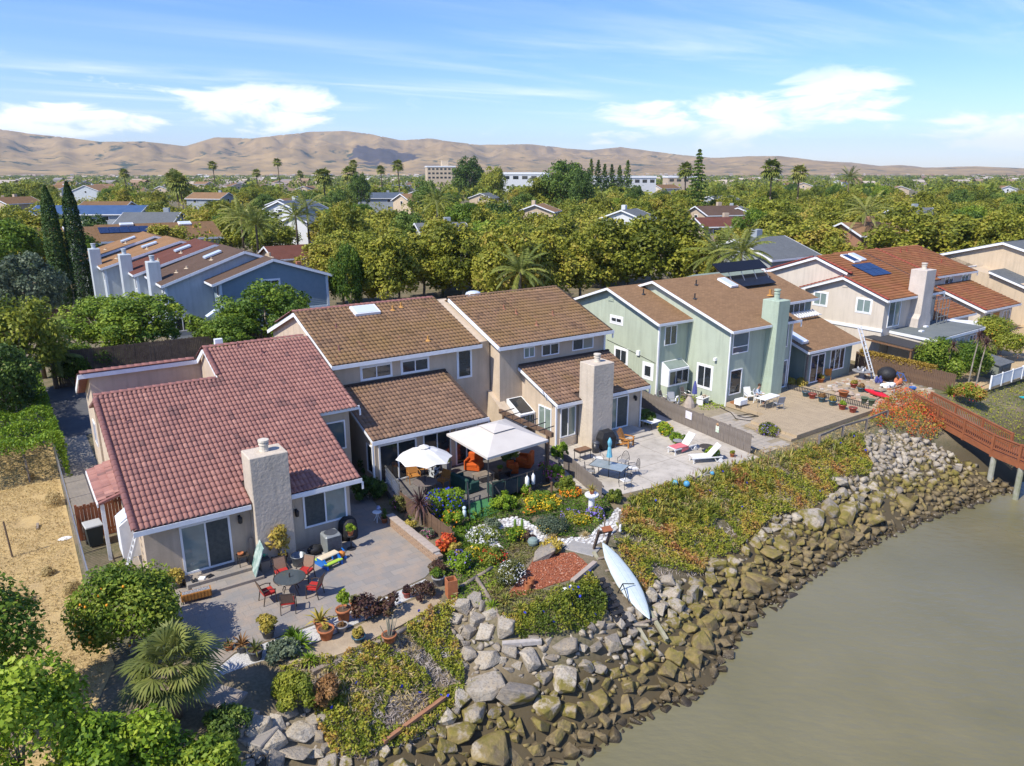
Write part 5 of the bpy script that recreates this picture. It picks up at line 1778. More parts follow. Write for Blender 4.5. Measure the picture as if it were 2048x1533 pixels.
palm_px('feather',510,432,118,4.0,'low drooping palm beside the taller one',16,nf=34)
palm_px('feather',1440,485,84,4.2,'feather palm crowns behind the green house roof',7,nf=34)
palm_px('feather',1485,480,80,4.0,'second feather palm behind the green house roof',8,nf=34)
palm_px('feather',1735,405,122,4.6,'feather palm above the terracotta roof',9)
palm_px('feather',1040,520,76,3.6,'drooping palm behind the brown ridge',10,nf=30)
palm_px('feather',1700,345,215,4.2,'palm crown in the far trees at right',12)
WP='skyline fan palms'
rg=random.Random(5)
for i,x in enumerate((508,596,646,700,765,432,240,790,560)):
 D=rg.uniform(300,560)
 palm_px('fan',x+rg.uniform(-8,8),rg.uniform(318,345),D,4.6,'slim fan palm on the skyline of the far suburb',100+i,group=WP)
palm_px('fan',1545,322,250,6.0,'tall fan palm standing alone right of the redwood',131)
palm_px('fan',1600,332,270,5.4,'shorter fan palm right of the lone tall one',132)
palm_px('fan',1372,328,300,5.6,'fan palm just left of the redwood',133)
for i,(x,y,D) in enumerate(((348,345,260),(357,352,255),(700,335,330),(645,340,300))):
 palm_px('fan',x,y,D,6.5,'thick fan palm in the clump left of centre' if i<2 else 'thick fan palm by the far roofs left of centre',140+i,group='thick fan palms')
 # ---- scattered suburb trees: the near ones stand singly
rg=random.Random(21)
spots=[]
HOUSES_UV=[(-2,40,26,52),(36,60,25,52),(58,112,22,54),(5,32,72,118),(3,34,127,144),(0,75,52,66)]
tries=0
while len(spots)<299 and tries<30000:
 tries+=1
 D=92+330*rg.random()**1.25
 x=rg.uniform(-40,2090)
 X=(x-CX)/FPX*D*1.0
 u,v=UV(X,D)
 if any(a<u<b and c<v<d for a,b,c,d in HOUSES_UV):
  continue
 if u>-30 and v<48:
  continue
 if any(math.hypot(X-a,D-b)<6.0 for a,b,*_ in spots):
  continue
 hgt=rg.uniform(7.5,11.5)
 w=rg.uniform(7,10.5)
 ytop=348+(16-hgt)*FPX/D
 wp=w/2*FPX/D
 ybot=348+13.5*FPX/D
 bad=False
 for c in CLEAR:
  if D<c[4]+4 and x+wp*.8>c[0] and x-wp*.8<c[1] and ytop<c[3]-2 and ybot>c[2]:
   if ytop<c[3]-.45*(c[3]-c[2]):
    bad=True
    break
 if bad or any(math.hypot(X-a,D-b)<9 for a,b in placed):
  continue
 spots.append((X,D,hgt,w))
KS=['sycamore']*5+['broadleaf']*3+['dark','fresh']
KLAB={'sycamore':'olive green sycamore crown in the suburb canopy','broadleaf':'mid green round tree in the suburb canopy','dark':'dark green dense tree in the suburb canopy','fresh':'bright green tree in the suburb canopy'}
for i,(X,D,hgt,w) in enumerate(spots):
 kd=rg.choice(KS) if D<220 else rg.choice(KS+['dark','dark','broadleaf'])
 place(kd,(X,D,0),hgt,w,KLAB[kd],name='suburb_tree',group='suburb canopy trees, '+kd,seed=i)
 # ---- and the far mass of trees as one
rng=np.random.default_rng(8)
n=6500
D=330+3300*rng.random(n)**1.7
ax=rng.uniform(-.74,.74,n)
X=ax*D
hh=rng.uniform(6.5,12,n)
keep=np.ones(n,bool)
px_=CX+FPX*ax
yt=348+(16-hh)*FPX/D
for c in CLEAR:
 wpx=4.0*FPX/D
 keep&=~((D<c[4]+5)&(px_+wpx>c[0])&(px_-wpx<c[1])&(yt<c[3]-.4*(c[3]-c[2]))&(yt>c[2]-30))
D,X,hh=D[keep],X[keep],hh[keep]
sel=rng.random(len(D))<1
ni=1500
Di=110+380*rng.random(ni)**1.1
axi=rng.uniform(-.72,.72,ni)
hi_=rng.uniform(6.5,10,ni)
ui,vi=axi*Di*cu+Di*su,-axi*Di*su+Di*cu
ki=~((ui>-30)&(vi<66))
for a_,b_,c_,d_ in HOUSES_UV:
 ki&=~((ui>a_-3)&(ui<b_+3)&(vi>c_-3)&(vi<d_+3))
pxi=CX+FPX*axi
yti=348+(16-hi_)*FPX/Di
wi_=4.2*FPX/Di
for c in CLEAR:
 ki&=~((Di<c[4]+8)&(pxi+wi_>c[0])&(pxi-wi_<c[1])&(yti<c[3]-.3*(c[3]-c[2])))
for a_,b_ in placed:
 ki&=np.hypot(axi*Di-a_,Di-b_)>9.5
Di,axi,hi_=Di[ki],axi[ki],hi_[ki]
pi_=210
mi=len(Di)
bc=unit(rng.normal(size=(mi*14,3)))
bc[:,2]=np.abs(bc[:,2])*1.1-.35
kk=(np.repeat(np.arange(mi),pi_)*14+rng.integers(0,14,mi*pi_))
dd=unit(rng.normal(size=(mi*pi_,3))+bc[kk]*.6)
wr_=np.repeat(rng.uniform(3.2,4.6,mi),pi_)[:,None]
C=np.stack([np.repeat(axi*Di,pi_),np.repeat(Di,pi_),np.repeat(hi_*.6,pi_)],1)+bc[kk]*wr_*.68+dd*wr_*.36
V,F=kites(C,.62*rng.uniform(.6,1.3,len(C)),rng,dd,up=.4)
tt=np.clip(np.repeat(rng.random(mi),pi_)*.5+rng.random(len(C))*.5,0,1)
solo('canopy_infill',np_mesh('canopy_infill',V,F,tt),m_syc,'unbroken canopy of street trees between the far roofs','trees',rot=0.,kind='stuff')
per=26
m_=len(D)
big=1+np.maximum(0,D-900)/1500
dd=unit(rng.normal(size=(m_*per,3)))
dd[:,2]=np.abs(dd[:,2])-.25
wid=rng.uniform(3.,4.8,m_)*big
C=np.stack([np.repeat(X,per)+dd[:,0]*np.repeat(wid,per),np.repeat(D,per)+dd[:,1]*np.repeat(wid,per),np.repeat(hh*.58,per)+dd[:,2]*np.repeat(hh*.45,per)],1)
V,F=kites(C,np.repeat(1.9*big,per)*rng.uniform(.6,1.3,m_*per),rng,dd,up=.4,asp=.8)
tt=np.clip(np.repeat(rng.random(m_),per)*.6+rng.random(m_*per)*.4,0,1)
solo('distant_trees',np_mesh('distant_trees',V,F,tt),m_mid,'distant mass of suburb trees below the hills','trees',rot=0.,kind='stuff')
n=420
D=rng.uniform(700,4200,n)
X=rng.uniform(-.74,.74,n)*D
mb=MB()
for x,d_,s in zip(X,D,rng.uniform(5,9,n)):
 z=rng.uniform(4.5,8)+max(0,d_-2500)*.006
 mb.add([(x-s,d_-s,0),(x+s,d_-s,0),(x+s,d_-s,z),(x-s,d_-s,z),(x+s,d_+s,z),(x-s,d_+s,z),(x-s,d_,z+2.5),(x+s,d_,z+2.5)],[(0,1,2,3),(3,2,7,6),(4,5,6,7)],float(rng.random()))
solo('distant_roofs',mb,mat('distant_roof_mix',(.4,.3,.2),tints=[(.55,.54,.52),(.30,.19,.11),(.24,.22,.21),(.48,.40,.31),(.2,.12,.08)]),'distant town roofs scattered below the hills','houses',rot=0.,kind='stuff')
#  bank: rocks and planting
def bbox_of(poly,z,pad=1.5):
 q=[P(x,y,z) for x,y in poly]
 return min(p.x for p in q)-pad,max(p.x for p in q)+pad,min(p.y for p in q)-pad,max(p.y for p in q)+pad
def scatter(poly,n,rng,zs=(-3,0),mind=None):
 """ground points whose place in the yard plan lies inside the outline traced on the bank"""
 b0=bbox_of(poly,zs[0])
 b1=bbox_of(poly,zs[1])
 x0,x1,y0,y1=min(b0[0],b1[0]),max(b0[1],b1[1]),min(b0[2],b1[2]),max(b0[3],b1[3])
 X=rng.uniform(x0,x1,n)
 Y=rng.uniform(y0,y1,n)
 Z=gz(X,Y)
 px,py=pix(X,Y,Z)
 k=in_poly(px,py,poly)
 return X[k],Y[k],Z[k]
WATER_PX=[(2040,985),(1975,1005),(1900,1032),(1800,1068),(1736,1102),(1657,1142),(1592,1184),(1515,1250),(1475,1290),(1445,1345),(1400,1398),(1315,1432),(1265,1455),(1220,1492),(1140,1540),(1060,1600)]
ROCKPOLY=[(480,1620),(505,1450),(545,1430),(628,1415),(640,1472),(666,1519),(731,1525),(766,1502),(819,1496),(863,1458),(907,1422),(930,1384),(925,1330),(905,1250),(915,1200),(975,1195),(1000,1300),(1031,1278),(1128,1278),(1163,1264),(1211,1243),(1291,1202),(1312,1167),(1406,1156),(1420,1122),(1476,1115),(1478,1102),(1516,1073),(1552,1035),(1590,1032),(1645,1008),(1675,982),(1680,956),(1739,959),(1745,932),(1733,906),(1727,877),(1780,862),(1860,885),(1930,925),(2000,965)]+WATER_PX
def rock_extra(nt,N,L,co,noise,mixc,remap,col,b):
 g=N.new('ShaderNodeNewGeometry')
 sz=N.new('ShaderNodeSeparateXYZ')
 L.new(g.outputs['Position'],sz.inputs[0])
 oi=N.new('ShaderNodeObjectInfo')
 at=N.new('ShaderNodeAttribute')
 at.attribute_name='tint'
 ad=N.new('ShaderNodeMath')
 ad.operation='ADD'
 L.new(oi.outputs['Random'],ad.inputs[0])
 L.new(at.outputs['Fac'],ad.inputs[1])
 fr=N.new('ShaderNodeMath')
 fr.operation='FRACT'
 L.new(ad.outputs[0],fr.inputs[0])
 base=mixc(fr.outputs[0],(.21,.185,.155),(.45,.40,.32))
 base=mixc(remap(noise(2.6,6,.7),.42,.64,0,.8),base,(.33,.265,.18))
 base=mixc(remap(noise(8,6,.7),.50,.66,0,.75),base,(.12,.11,.10))
 nz=remap(noise(.9,4),.3,.7,-.75,.75)
 hh=N.new('ShaderNodeMath')
 hh.operation='ADD'
 L.new(sz.outputs['Z'],hh.inputs[0])
 L.new(nz,hh.inputs[1])
 alg=mixc(remap(noise(1.8,4),.40,.60),(.165,.138,.030),(.23,.172,.070))
 silt=mixc(remap(noise(2.4,4),.35,.65),(.135,.100,.052),(.20,.155,.085))
 c=mixc(remap(hh.outputs[0],-1.75,-1.35),alg,base)
 c=mixc(remap(hh.outputs[0],-2.55,-2.15),silt,c)
 wet=remap(sz.outputs['Z'],-2.86,-2.70,.25,.85)
 L.new(wet,b.inputs['Roughness'])
 return mixc(remap(sz.outputs['Z'],-2.93,-2.72),(.045,.035,.022),c)
m_rock=mat('riprap_rock',(.3,.28,.25),rough=.85,spec=.3,bump=1.6,bscale=5,extra=rock_extra)
def rock_mesh(seed,npts=22,flat=.7,tint=.5,bev=True):
 rng=np.random.default_rng(seed)
 p=unit(rng.normal(size=(npts,3)))
 p=np.sign(p)*np.abs(p)**.62
 p=p/np.abs(p).max(1,keepdims=True)**.5*rng.uniform(.80,1.05,npts)[:,None]*.95
 p*=np.array([1,rng.uniform(.62,.95),rng.uniform(flat-.12,flat+.12)])
 bm=bmesh.new()
 for q in p:
  bm.verts.new(q)
 bmesh.ops.convex_hull(bm,input=bm.verts)
 bmesh.ops.delete(bm,geom=[v for v in bm.verts if not v.link_faces],context='VERTS')
 if bev:
  bmesh.ops.bevel(bm,geom=[e for e in bm.edges if e.calc_face_angle(0)>.5],offset=.045,segments=1,affect='EDGES',clamp_overlap=True)
 me=bpy.data.meshes.new('rock')
 bm.to_mesh(me)
 bm.free()
 me.materials.append(m_rock)
 return me
ROCKS=[rock_mesh(200+k,13 if k<9 else 10,.72 if k%3 else .5) for k in range(16)]
BIGROCKS=[rock_mesh(300+k,20,.62) for k in range(6)]
rng=np.random.default_rng(31)
rr_=random.Random(31)
taken=[]
def put_rock(me,x,y,z,s,rotz,tilt,label,group,zs=1.):
 o=link('boulder',me,None)
 o.location=(x,y,z)
 o.scale=(s,s,s*zs)
 o.rotation_euler=(rr_.uniform(-tilt,tilt),rr_.uniform(-tilt,tilt),rotz)
 o['label']=label
 o['category']='rock'
 if group:
  o['group']=group
BIG=[(968,1378,52,'big grey boulder at the top of the bare rocks'),(1040,1390,62,'huge flat grey slab with green algae on its lower edge'),(1128,1360,42,'pointed grey boulder with green algae right of the huge slab'),(985,1500,58,'large green topped boulder at the bottom of the picture'),(925,1470,42,'grey boulder left of the green topped one'),(945,1430,32,'round grey boulder below the big one'),(1130,1295,32,'pale boulder under the garden timber'),(1060,1320,36,'rounded pale boulder below the garden'),(1012,1255,34,'upright grey boulder beside the log'),(975,1320,34,'grey boulder in the gully left of the garden'),(1430,1133,30,'pale carved looking boulder at the edge of the ice plant'),(1455,1145,24,'pale boulder leaning on the carved one'),(1340,1190,26,'grey boulder right of the kayak ramp'),(1385,1190,30,'grey boulder above the green stones'),(1680,965,30,'flat pale slab high on the right bank'),(1655,1020,32,'white streaked upright boulder at the ice plant edge'),(1690,1030,34,'square mossy boulder high on the right bank'),(1620,1040,34,'slanting grey boulder left of the white streaked one'),(1540,1110,30,'pale boulder above the slanting stones'),(1525,1165,40,'long slanting brown slab at the waterline'),(1500,1175,34,'second slanting brown slab beside it'),(1585,1195,20,'lone round brown rock standing in the water'),(1560,1090,26,'green stained boulder above the slanting slabs'),(600,1465,40,'tan flat boulder at the foot of the steps'),(590,1510,42,'grey slab at the bottom left of the rocks'),(640,1440,34,'upright grey slab leaning by the path'),(545,1490,36,'shaded boulder beside the steps'),(660,1525,28,'round grey boulder at the lower picture edge'),(1380,1260,26,'mossy brown boulder beside the ramp foot'),(1200,1400,28,'rounded brown boulder midway down the rocks'),(1280,1412,26,'flat brown boulder at the waterline'),(1090,1110,44,'big flat pale boulder in the garden by the mulch'),(1810,1010,28,'mossy boulder near the dock piles'),(1745,1040,28,'brown boulder with a hollow at the waterline')]
for i,(x,y,rpx,lab) in enumerate(BIG):
 p=PT(x,y)
 dep=p.y*cp+(CAMH-p.z)*sp
 s=rpx*dep/FPX*.92
 flatten=.55 if ('flat' in lab or 'slab' in lab) else .95
 zz=p.z+s*(.10 if 'lone' not in lab else .02)
 put_rock(BIGROCKS[i%6],p.x,p.y,zz,s,rr_.uniform(0,6.28),.3,lab,None,flatten)
 taken.append((p.x,p.y,s))
cell={}
for x,y,s in taken:
 cell.setdefault((int(x//1.5),int(y//1.5)),[]).append((x,y,s))
rocks=[]
for s0,num in ((.5,2500),(.40,7000),(.33,16000),(.265,26000),(.21,40000),(.16,60000),(.115,60000)):
 X,Y,Z=scatter(ROCKPOLY,num,rng)
 for x,y,z in zip(X,Y,Z):
  s=s0*rr_.uniform(.88,1.12)
  if s0>.38 and (z/WATER_Z>.88 or y>40):
   continue
  cx_,cy_=int(x//1.5),int(y//1.5)
  if any((qx-x)**2+(qy-y)**2<((qs+s)*.62)**2 for a in (-1,0,1) for b in (-1,0,1) for (qx,qy,qs) in cell.get((cx_+a,cy_+b),())):
   continue
  rocks.append((x,y,z,s))
  cell.setdefault((cx_,cy_),[]).append((x,y,s))
rocks.sort(key=lambda r:-r[3]/max(8,math.hypot(r[0],r[1])))
n_ind=300-len(BIG)
for x,y,z,s in rocks[:n_ind]:
 lab,grp=(('grey angular boulder on the dry upper bank','dry riprap boulders') if z>-1.45 else ('olive algae stained boulder on the lower bank','algae stained riprap boulders') if z>-2.35 else ('brown silted stone by the waterline','waterline stones'))
 put_rock(rr_.choice(ROCKS),x,y,z+s*.12,s,rr_.uniform(0,6.28),.45,lab,grp)
V,F3,T,nb=[],[],[],0
base=[]
for k in range(8):
 me=rock_mesh(400+k,9,.75,bev=False)
 v=np.zeros(len(me.vertices)*3)
 me.vertices.foreach_get('co',v)
 me.calc_loop_triangles()
 f=np.zeros(len(me.loop_triangles)*3,int)
 me.loop_triangles.foreach_get('vertices',f)
 base.append((v.reshape(-1,3),f.reshape(-1,3)))
 bpy.data.meshes.remove(me)
small=[(x,y,z,s) for x,y,z,s in rocks[n_ind:]]
sx,sy,sz_=scatter(ROCKPOLY,5000,rng)
small+=[(x,y,z-.03,rr_.uniform(.07,.17)) for x,y,z in zip(sx,sy,sz_)]
for x,y,z,s in small:
 v,f=rr_.choice(base)
 a=rr_.uniform(0,6.28)
 b=rr_.uniform(-.5,.5)
 ca,sa,cb,sb=math.cos(a),math.sin(a),math.cos(b),math.sin(b)
 M3=np.array([[ca,-sa*cb,sa*sb],[sa,ca*cb,-ca*sb],[0,sb,cb]])
 V.append(v@M3.T*s+np.array([x,y,z+s*.15]))
 F3.append(f+nb)
 T.append(np.full(len(f),rr_.random()))
 nb+=len(v)
o=solo('small_riprap',np_mesh('small_riprap',np.concatenate(V),np.concatenate(F3),np.concatenate(T)),m_rock,'loose smaller stones filling between the riprap boulders','stones',rot=0.,kind='stuff')
# ---- trailing ice plant and aloes over the bank
m_ice=leafmat('ice_plant',[(.07,.105,.014),(.15,.19,.020),(.26,.28,.030),(.38,.33,.045),(.40,.23,.06),(.36,.15,.06)],.25,rand=0.)
m_twig=mat('dry_grey_twigs',(.42,.37,.33),tints=[(.24,.19,.16),(.40,.35,.31),(.52,.47,.43)],rough=.9)
m_aloe=leafmat('aloe_leaves',[(.11,.145,.026),(.20,.225,.04),(.31,.30,.055),(.40,.29,.07),(.40,.19,.055)],.2,rand=0.)
m_straw=leafmat('dry_straw',[(.30,.21,.09),(.42,.31,.13),(.52,.41,.19),(.34,.22,.09)],.2,rand=0.)
m_redfl=leafmat('red_orange_blooms',[(.55,.075,.02),(.62,.15,.03),(.52,.035,.03),(.66,.24,.04)],.2,rand=0.)
VEG_A=[(560,1345),(640,1325),(700,1312),(800,1262),(885,1215),(915,1205),(905,1250),(925,1330),(930,1384),(907,1422),(863,1458),(819,1496),(766,1502),(731,1525),(666,1519),(640,1472),(625,1415),(585,1405)]
VEG_B=[(1005,1245),(1060,1220),(1130,1195),(1185,1150),(1215,1215),(1211,1243),(1163,1264),(1128,1278),(1031,1278)]
VEG_C=[(1225,1075),(1255,1005),(1300,990),(1480,935),(1560,922),(1640,895),(1727,877),(1733,906),(1745,932),(1739,959),(1680,956),(1675,982),(1645,1008),(1590,1032),(1552,1035),(1516,1073),(1478,1102),(1476,1115),(1420,1122),(1406,1156),(1312,1167),(1291,1202),(1255,1150),(1235,1105)]
VEG_D=[(1735,845),(1760,815),(1800,785),(1850,800),(1885,840),(1890,868),(1860,885),(1790,870),(1755,862)]
VEG_E=[(1890,800),(1960,790),(2100,740),(2100,870),(2040,900),(1990,870),(1930,830)]
def groundcover(name,label,poly,dens,size,m,seed,mound=.28,bias=0.,tn=1.2,thresh=None,asp=.55,up=1.0,skip=None,tvar=.5,rv=.10,bp=.7):
 rng=np.random.default_rng(seed)
 X,Y,Z=scatter(poly,dens,rng)
 if skip:
  q=~in_poly(*pix(X,Y,Z),skip)
  X,Y,Z=X[q],Y[q],Z[q]
 nz=np.array([mnoise.noise(Vector((x*.8,y*.8,seed))) for x,y in zip(X,Y)])
 n2=np.array([mnoise.noise(Vector((x*tn*.5,y*tn*.5,seed+5))) for x,y in zip(X,Y)])
 n3=np.array([mnoise.noise(Vector((x*3.1,y*3.1,seed+9))) for x,y in zip(X,Y)])
 if thresh is not None:
  k=n2>thresh
  X,Y,Z,nz,n2,n3=(a[k] for a in (X,Y,Z,nz,n2,n3))
 lump=np.array([mnoise.noise(Vector((x*.45,y*.45,0))) for x,y in zip(X,Y)])*.22*(Z<-.05)
 top=mound*(.55+.6*nz+.55*n3)
 h=np.maximum(.03,top)*rng.random(len(X))**.35
 C=np.stack([X,Y,Z+lump+h],1)
 tint=np.clip(.38+bias+bp*n2+.4*n3+rng.normal(0,rv,len(X)),0,1)
 V,F=kites(C,size*rng.uniform(.6,1.4,len(X)),rng,None,up=up,asp=asp)
 o=solo(name,np_mesh(name,V,F,tint),m,label,'ground cover',rot=0.,kind='stuff')
 return o
groundcover('ice_plant_mat','yellow green ice plant over the bank below the first patio',VEG_A,170000,.105,m_ice,41,.5,.02,thresh=-.18)
groundcover('dry_twig_tangle','grey tangle of dead ice plant stems in the bank',VEG_A,60000,.26,m_twig,42,.15,.1,asp=.10)
groundcover('ice_plant_mat','green ice plant with blue flowers hanging below the mulch bed',VEG_B,130000,.10,m_ice,43,.6,-.12)
groundcover('ice_plant_mat','broad carpet of green and orange ice plant right of the kayak',VEG_C,480000,.11,m_ice,44,.52,.08,thresh=-.33)
groundcover('dry_twig_tangle','dead grey stems among the broad ice plant carpet',VEG_C,60000,.26,m_twig,45,.12,.1,asp=.10)
groundcover('dry_weeds','dry straw blades mixed through the broad ice plant carpet',VEG_C,90000,.2,m_straw,57,.5,0,asp=.12,up=-.1,thresh=-.1)
groundcover('dry_weeds','dry straw blades mixed through the first bank',VEG_A,40000,.2,m_straw,58,.45,0,asp=.12,up=-.1,thresh=-.1)
groundcover('red_flower_mat','mound of red and orange flowering ice plant by the gangway',VEG_D,60000,.12,m_ice,46,1.0,.30)
groundcover('red_blooms','red blooms over the mound by the gangway',VEG_D,34000,.12,m_redfl,47,1.12,.1)
groundcover('green_bank_grass','olive grass bank right of the gangway',VEG_E,60000,.15,m_mid,48,.3,.2,asp=.3,up=.1)
groundcover('dry_weeds','dry straw along the top of the bank by the deck',[(1480,930),(1500,905),(1620,880),(1740,835),(1765,838),(1750,870),(1650,905),(1560,930)],26000,.2,m_straw,49,.18,0,asp=.18,up=-.1)
groundcover('dry_weeds','dry straw between the rocks below the gangway',[(1735,870),(1790,870),(1860,890),(1900,915),(1850,925),(1760,905)],12000,.22,m_straw,50,.15,0,asp=.15)
def spiky_mesh(name,seed,n,length,width,e0=1.35,e1=.05,curve=.25):
 rng=np.random.default_rng(seed)
 V,F,T=[],[],[]
 for k in range(n):
  az=k*2.39996+rng.uniform(-.2,.2)
  e=e0+(e1-e0)*(k/n)**.8+rng.uniform(-.1,.1)
  d=np.array([math.cos(az)*math.cos(e),math.sin(az)*math.cos(e),math.sin(e)])
  s=np.array([-math.sin(az),math.cos(az),0])
  L_=length*rng.uniform(.75,1.1)
  tip=d*L_+np.array([0,0,-curve*L_*math.cos(e)])
  mid=d*L_*.5+np.array([0,0,.03*L_])
  i=len(V)
  V+=[s*width*.6,-s*width*.6,mid+s*width,mid-s*width,tip]
  F+=[(i,i+1,i+3,i+2),(i+2,i+3,i+4,i+4)]
  t=float(np.clip(.2+.6*(k/n)+rng.uniform(-.15,.15),0,1))
  T+=[t,t]
 F=[f if f[2]!=f[3] else f[:3] for f in F]
 me=bpy.data.meshes.new(name)
 me.from_pydata([tuple(v) for v in V],[],F)
 a=me.attributes.new('tint','FLOAT','FACE')
 a.data.foreach_set('value',T)
 return me
ALOE=[spiky_mesh('aloe',500+k,16,.42,.035,1.4,.1) for k in range(4)]
for me in ALOE:
 me.materials.append(m_aloe)
AL=[(1255,1010),(1300,985),(1480,928),(1560,918),(1640,890),(1715,872),(1720,905),(1620,925),(1560,960),(1520,1005),(1420,1040),(1330,1060),(1270,1075),(1240,1060)]
rng=np.random.default_rng(61)
X,Y,Z=scatter(AL,5200,rng)
V,F,T=[],[],[]
for x,y,z in zip(X,Y,Z):
 nb_=rng.integers(10,16)
 t0=rng.random()
 sc=rng.uniform(.34,.62)
 for k in range(nb_):
  az=rng.random()*6.28
  e=rng.uniform(.15,1.4)
  d=np.array([math.cos(az)*math.cos(e),math.sin(az)*math.cos(e),math.sin(e)])
  s_=np.array([-math.sin(az),math.cos(az),0])*.036
  c=np.array([x,y,z+.08])
  i=len(V)
  V+=[c,c+d*sc*.45+s_,c+d*sc-np.array([0,0,.1*sc]),c+d*sc*.45-s_]
  F.append((i,i+1,i+2,i+3))
  T.append(float(np.clip(.1+t0*.55+rng.normal(0,.14),0,1)))
solo('aloe_carpet',np_mesh('aloe_carpet',np.array(V),np.array(F),np.array(T)),m_aloe,'dense carpet of spiky brown green aloes along the top of the bank','ground cover',rot=0.,kind='stuff')
m_stalk=mat('red_flower_stalk',(.22,.09,.05),rough=.9)
mb=MB()
X,Y,Z=scatter([(1255,1010),(1300,985),(1480,928),(1560,918),(1640,890),(1640,900),(1560,930),(1300,1000)],900,rng)
for x,y,z in list(zip(X,Y,Z))[:70]:
 hh_=rng.uniform(.5,.8)
 mb.cyl((x,y,z),(x+.05,y,z+hh_),.008,.006,4)
 mb.cyl((x+.05,y,z+hh_*.75),(x+.055,y,z+hh_*1.05),.025,.005,5)
solo('flower_stalks',mb,m_stalk,'dried red aloe flower stalks along the patio edge','plants',rot=0.,kind='stuff')
rng=np.random.default_rng(71)
LOTP=[(-80,1480),(130,1500),(215,1330),(165,1185),(108,935),(70,860),(-80,880)]
X,Y,Z=scatter(LOTP,130000,rng,(0,0))
n2=np.array([mnoise.noise(Vector((x*.5,y*.5,3))) for x,y in zip(X,Y)])
k=n2>-.35
X,Y,n2=X[k],Y[k],n2[k]
C=np.stack([X,Y,.02+rng.random(len(X))*.07],1)
V,F=kites(C,.17*rng.uniform(.5,1.4,len(X)),rng,None,up=.3,asp=.12)
solo('dry_grass',np_mesh('dry_grass',V,F,np.clip(.5+n2*.5+rng.normal(0,.22,len(X)),0,1)),m_straw,'short dry yellow grass over the vacant lot','grass',rot=0.,kind='stuff')
#  near trees and garden planting
def shrub(name,label,loc,rx,rz,n,size,m,seed,flowers=None,cat='shrub',nblob=16,br=None,ry=None,stems=True,core=.45,asp=.62,up=.35,droop=0.,zc=.8,group=None):
 t=thing(name,label,cat,loc,0.,group)
 cm,B=crown_mesh('foliage',seed,rx,rz,nblob,br or rx*.38,n,size,core=core,bottom=-.35,asp=asp,up=up,droop=droop,ry=ry)
 cm.transform(Matrix.Translation((0,0,rz*zc)))
 link('foliage',cm,m,t)
 if stems:
  mb=MB()
  for b in B[:7]:
   mb.tube([(0,0,0),(b[0]*.4,b[1]*.4,rz*zc*.5),(b[0],b[1],b[2]+rz*zc)],max(.012,rx*.03),5,r1=.008)
  part(t,'stem',mb,m_bark)
 if flowers:
  fm,fn,fs=flowers
  rng=np.random.default_rng(seed+1)
  d=unit(rng.normal(size=(fn,3))+np.array([0,-.2,.5]))
  C=d*np.array([rx,ry or rx,rz])*rng.uniform(.88,1.06,fn)[:,None]+np.array([0,0,rz*zc])
  C=C[C[:,2]>.05]
  V,F=kites(C,fs*.78*rng.uniform(.7,1.3,len(C)),rng,unit(d[:len(C)]),up=.4,asp=.95,outw=1.)
  link('flowers',np_mesh('flowers',V,F,rng.random(len(C))),fm,t,kind='stuff')
 return t
def flowermat(name,*cols):
 return mat(name,cols[0],tints=list(cols) if len(cols)>1 else [cols[0],tuple(min(1,c*1.25) for c in cols[0])],rough=.6,trans=.25)
f_blue=flowermat('blue_flowers',(.02,.03,.42),(.05,.07,.62))
f_yel=flowermat('yellow_flowers',(.72,.42,.02),(.80,.58,.04))
f_org=flowermat('orange_flowers',(.72,.20,.02),(.75,.32,.03))
f_red=flowermat('red_flowers',(.50,.03,.02),(.62,.10,.03))
f_pink=flowermat('pink_flowers',(.62,.10,.28),(.75,.25,.45))
f_white=flowermat('white_flowers',(.75,.75,.70),(.85,.85,.82))
f_viol=flowermat('violet_flowers',(.20,.14,.50),(.32,.25,.62))
m_yelleaf=leafmat('yellow_leaves',[(.22,.20,.03),(.38,.31,.05),(.52,.40,.08),(.36,.24,.07)])
m_purple=leafmat('dark_purple_rosettes',[(.022,.012,.014),(.05,.024,.024),(.09,.045,.03),(.13,.10,.035)],.1)
m_brownleaf=leafmat('brown_dry_leaves',[(.13,.065,.025),(.24,.125,.045),(.33,.19,.075)],.15)
m_succ=leafmat('olive_succulent',[(.06,.075,.02),(.12,.13,.03),(.19,.18,.045),(.12,.075,.035)],.15)
m_citrus=leafmat('citrus_leaves',[(.020,.052,.006),(.055,.11,.010),(.11,.18,.016),(.20,.27,.028),(.32,.36,.05)])
m_lime=leafmat('lime_vine_leaves',[(.06,.13,.010),(.15,.25,.016),(.27,.37,.028),(.38,.44,.05)])
m_terra=mat('terracotta',(.40,.145,.06),(.32,.115,.05),rough=.8,scale=5)
m_darkpot=mat('dark_glazed_pot',(.045,.05,.06),(.07,.075,.085),rough=.45,spec=.5)
m_bluepot=mat('blue_glazed_pot',(.025,.075,.11),(.03,.095,.13),rough=.3,spec=.6)
m_redpot=mat('red_glazed_pot',(.30,.045,.03),(.24,.035,.025),rough=.35,spec=.6)
m_greypot=mat('grey_pot',(.27,.27,.27),(.21,.21,.22),rough=.7)
m_soil=mat('potting_soil',(.07,.045,.03),(.12,.08,.05),rough=1.,scale=10)
p=P(268,1305,0)
t=thing('citrus_tree','dense citrus tree with small oranges beside the fan palm','tree',p,0.)
cm,B=crown_mesh('crown',801,1.75,1.35,60,.62,15000,.135,core=.5,bottom=-.6)
cm.transform(Matrix.Translation((0,0,1.75)))
link('crown',cm,m_citrus,t)
link('trunk',trunk_mesh('trunk',5,2.4,.09,[(b[0],b[1],b[2]+1.75) for b in B],fork=.3),m_bark,t)
rng=np.random.default_rng(5)
fr=MB()
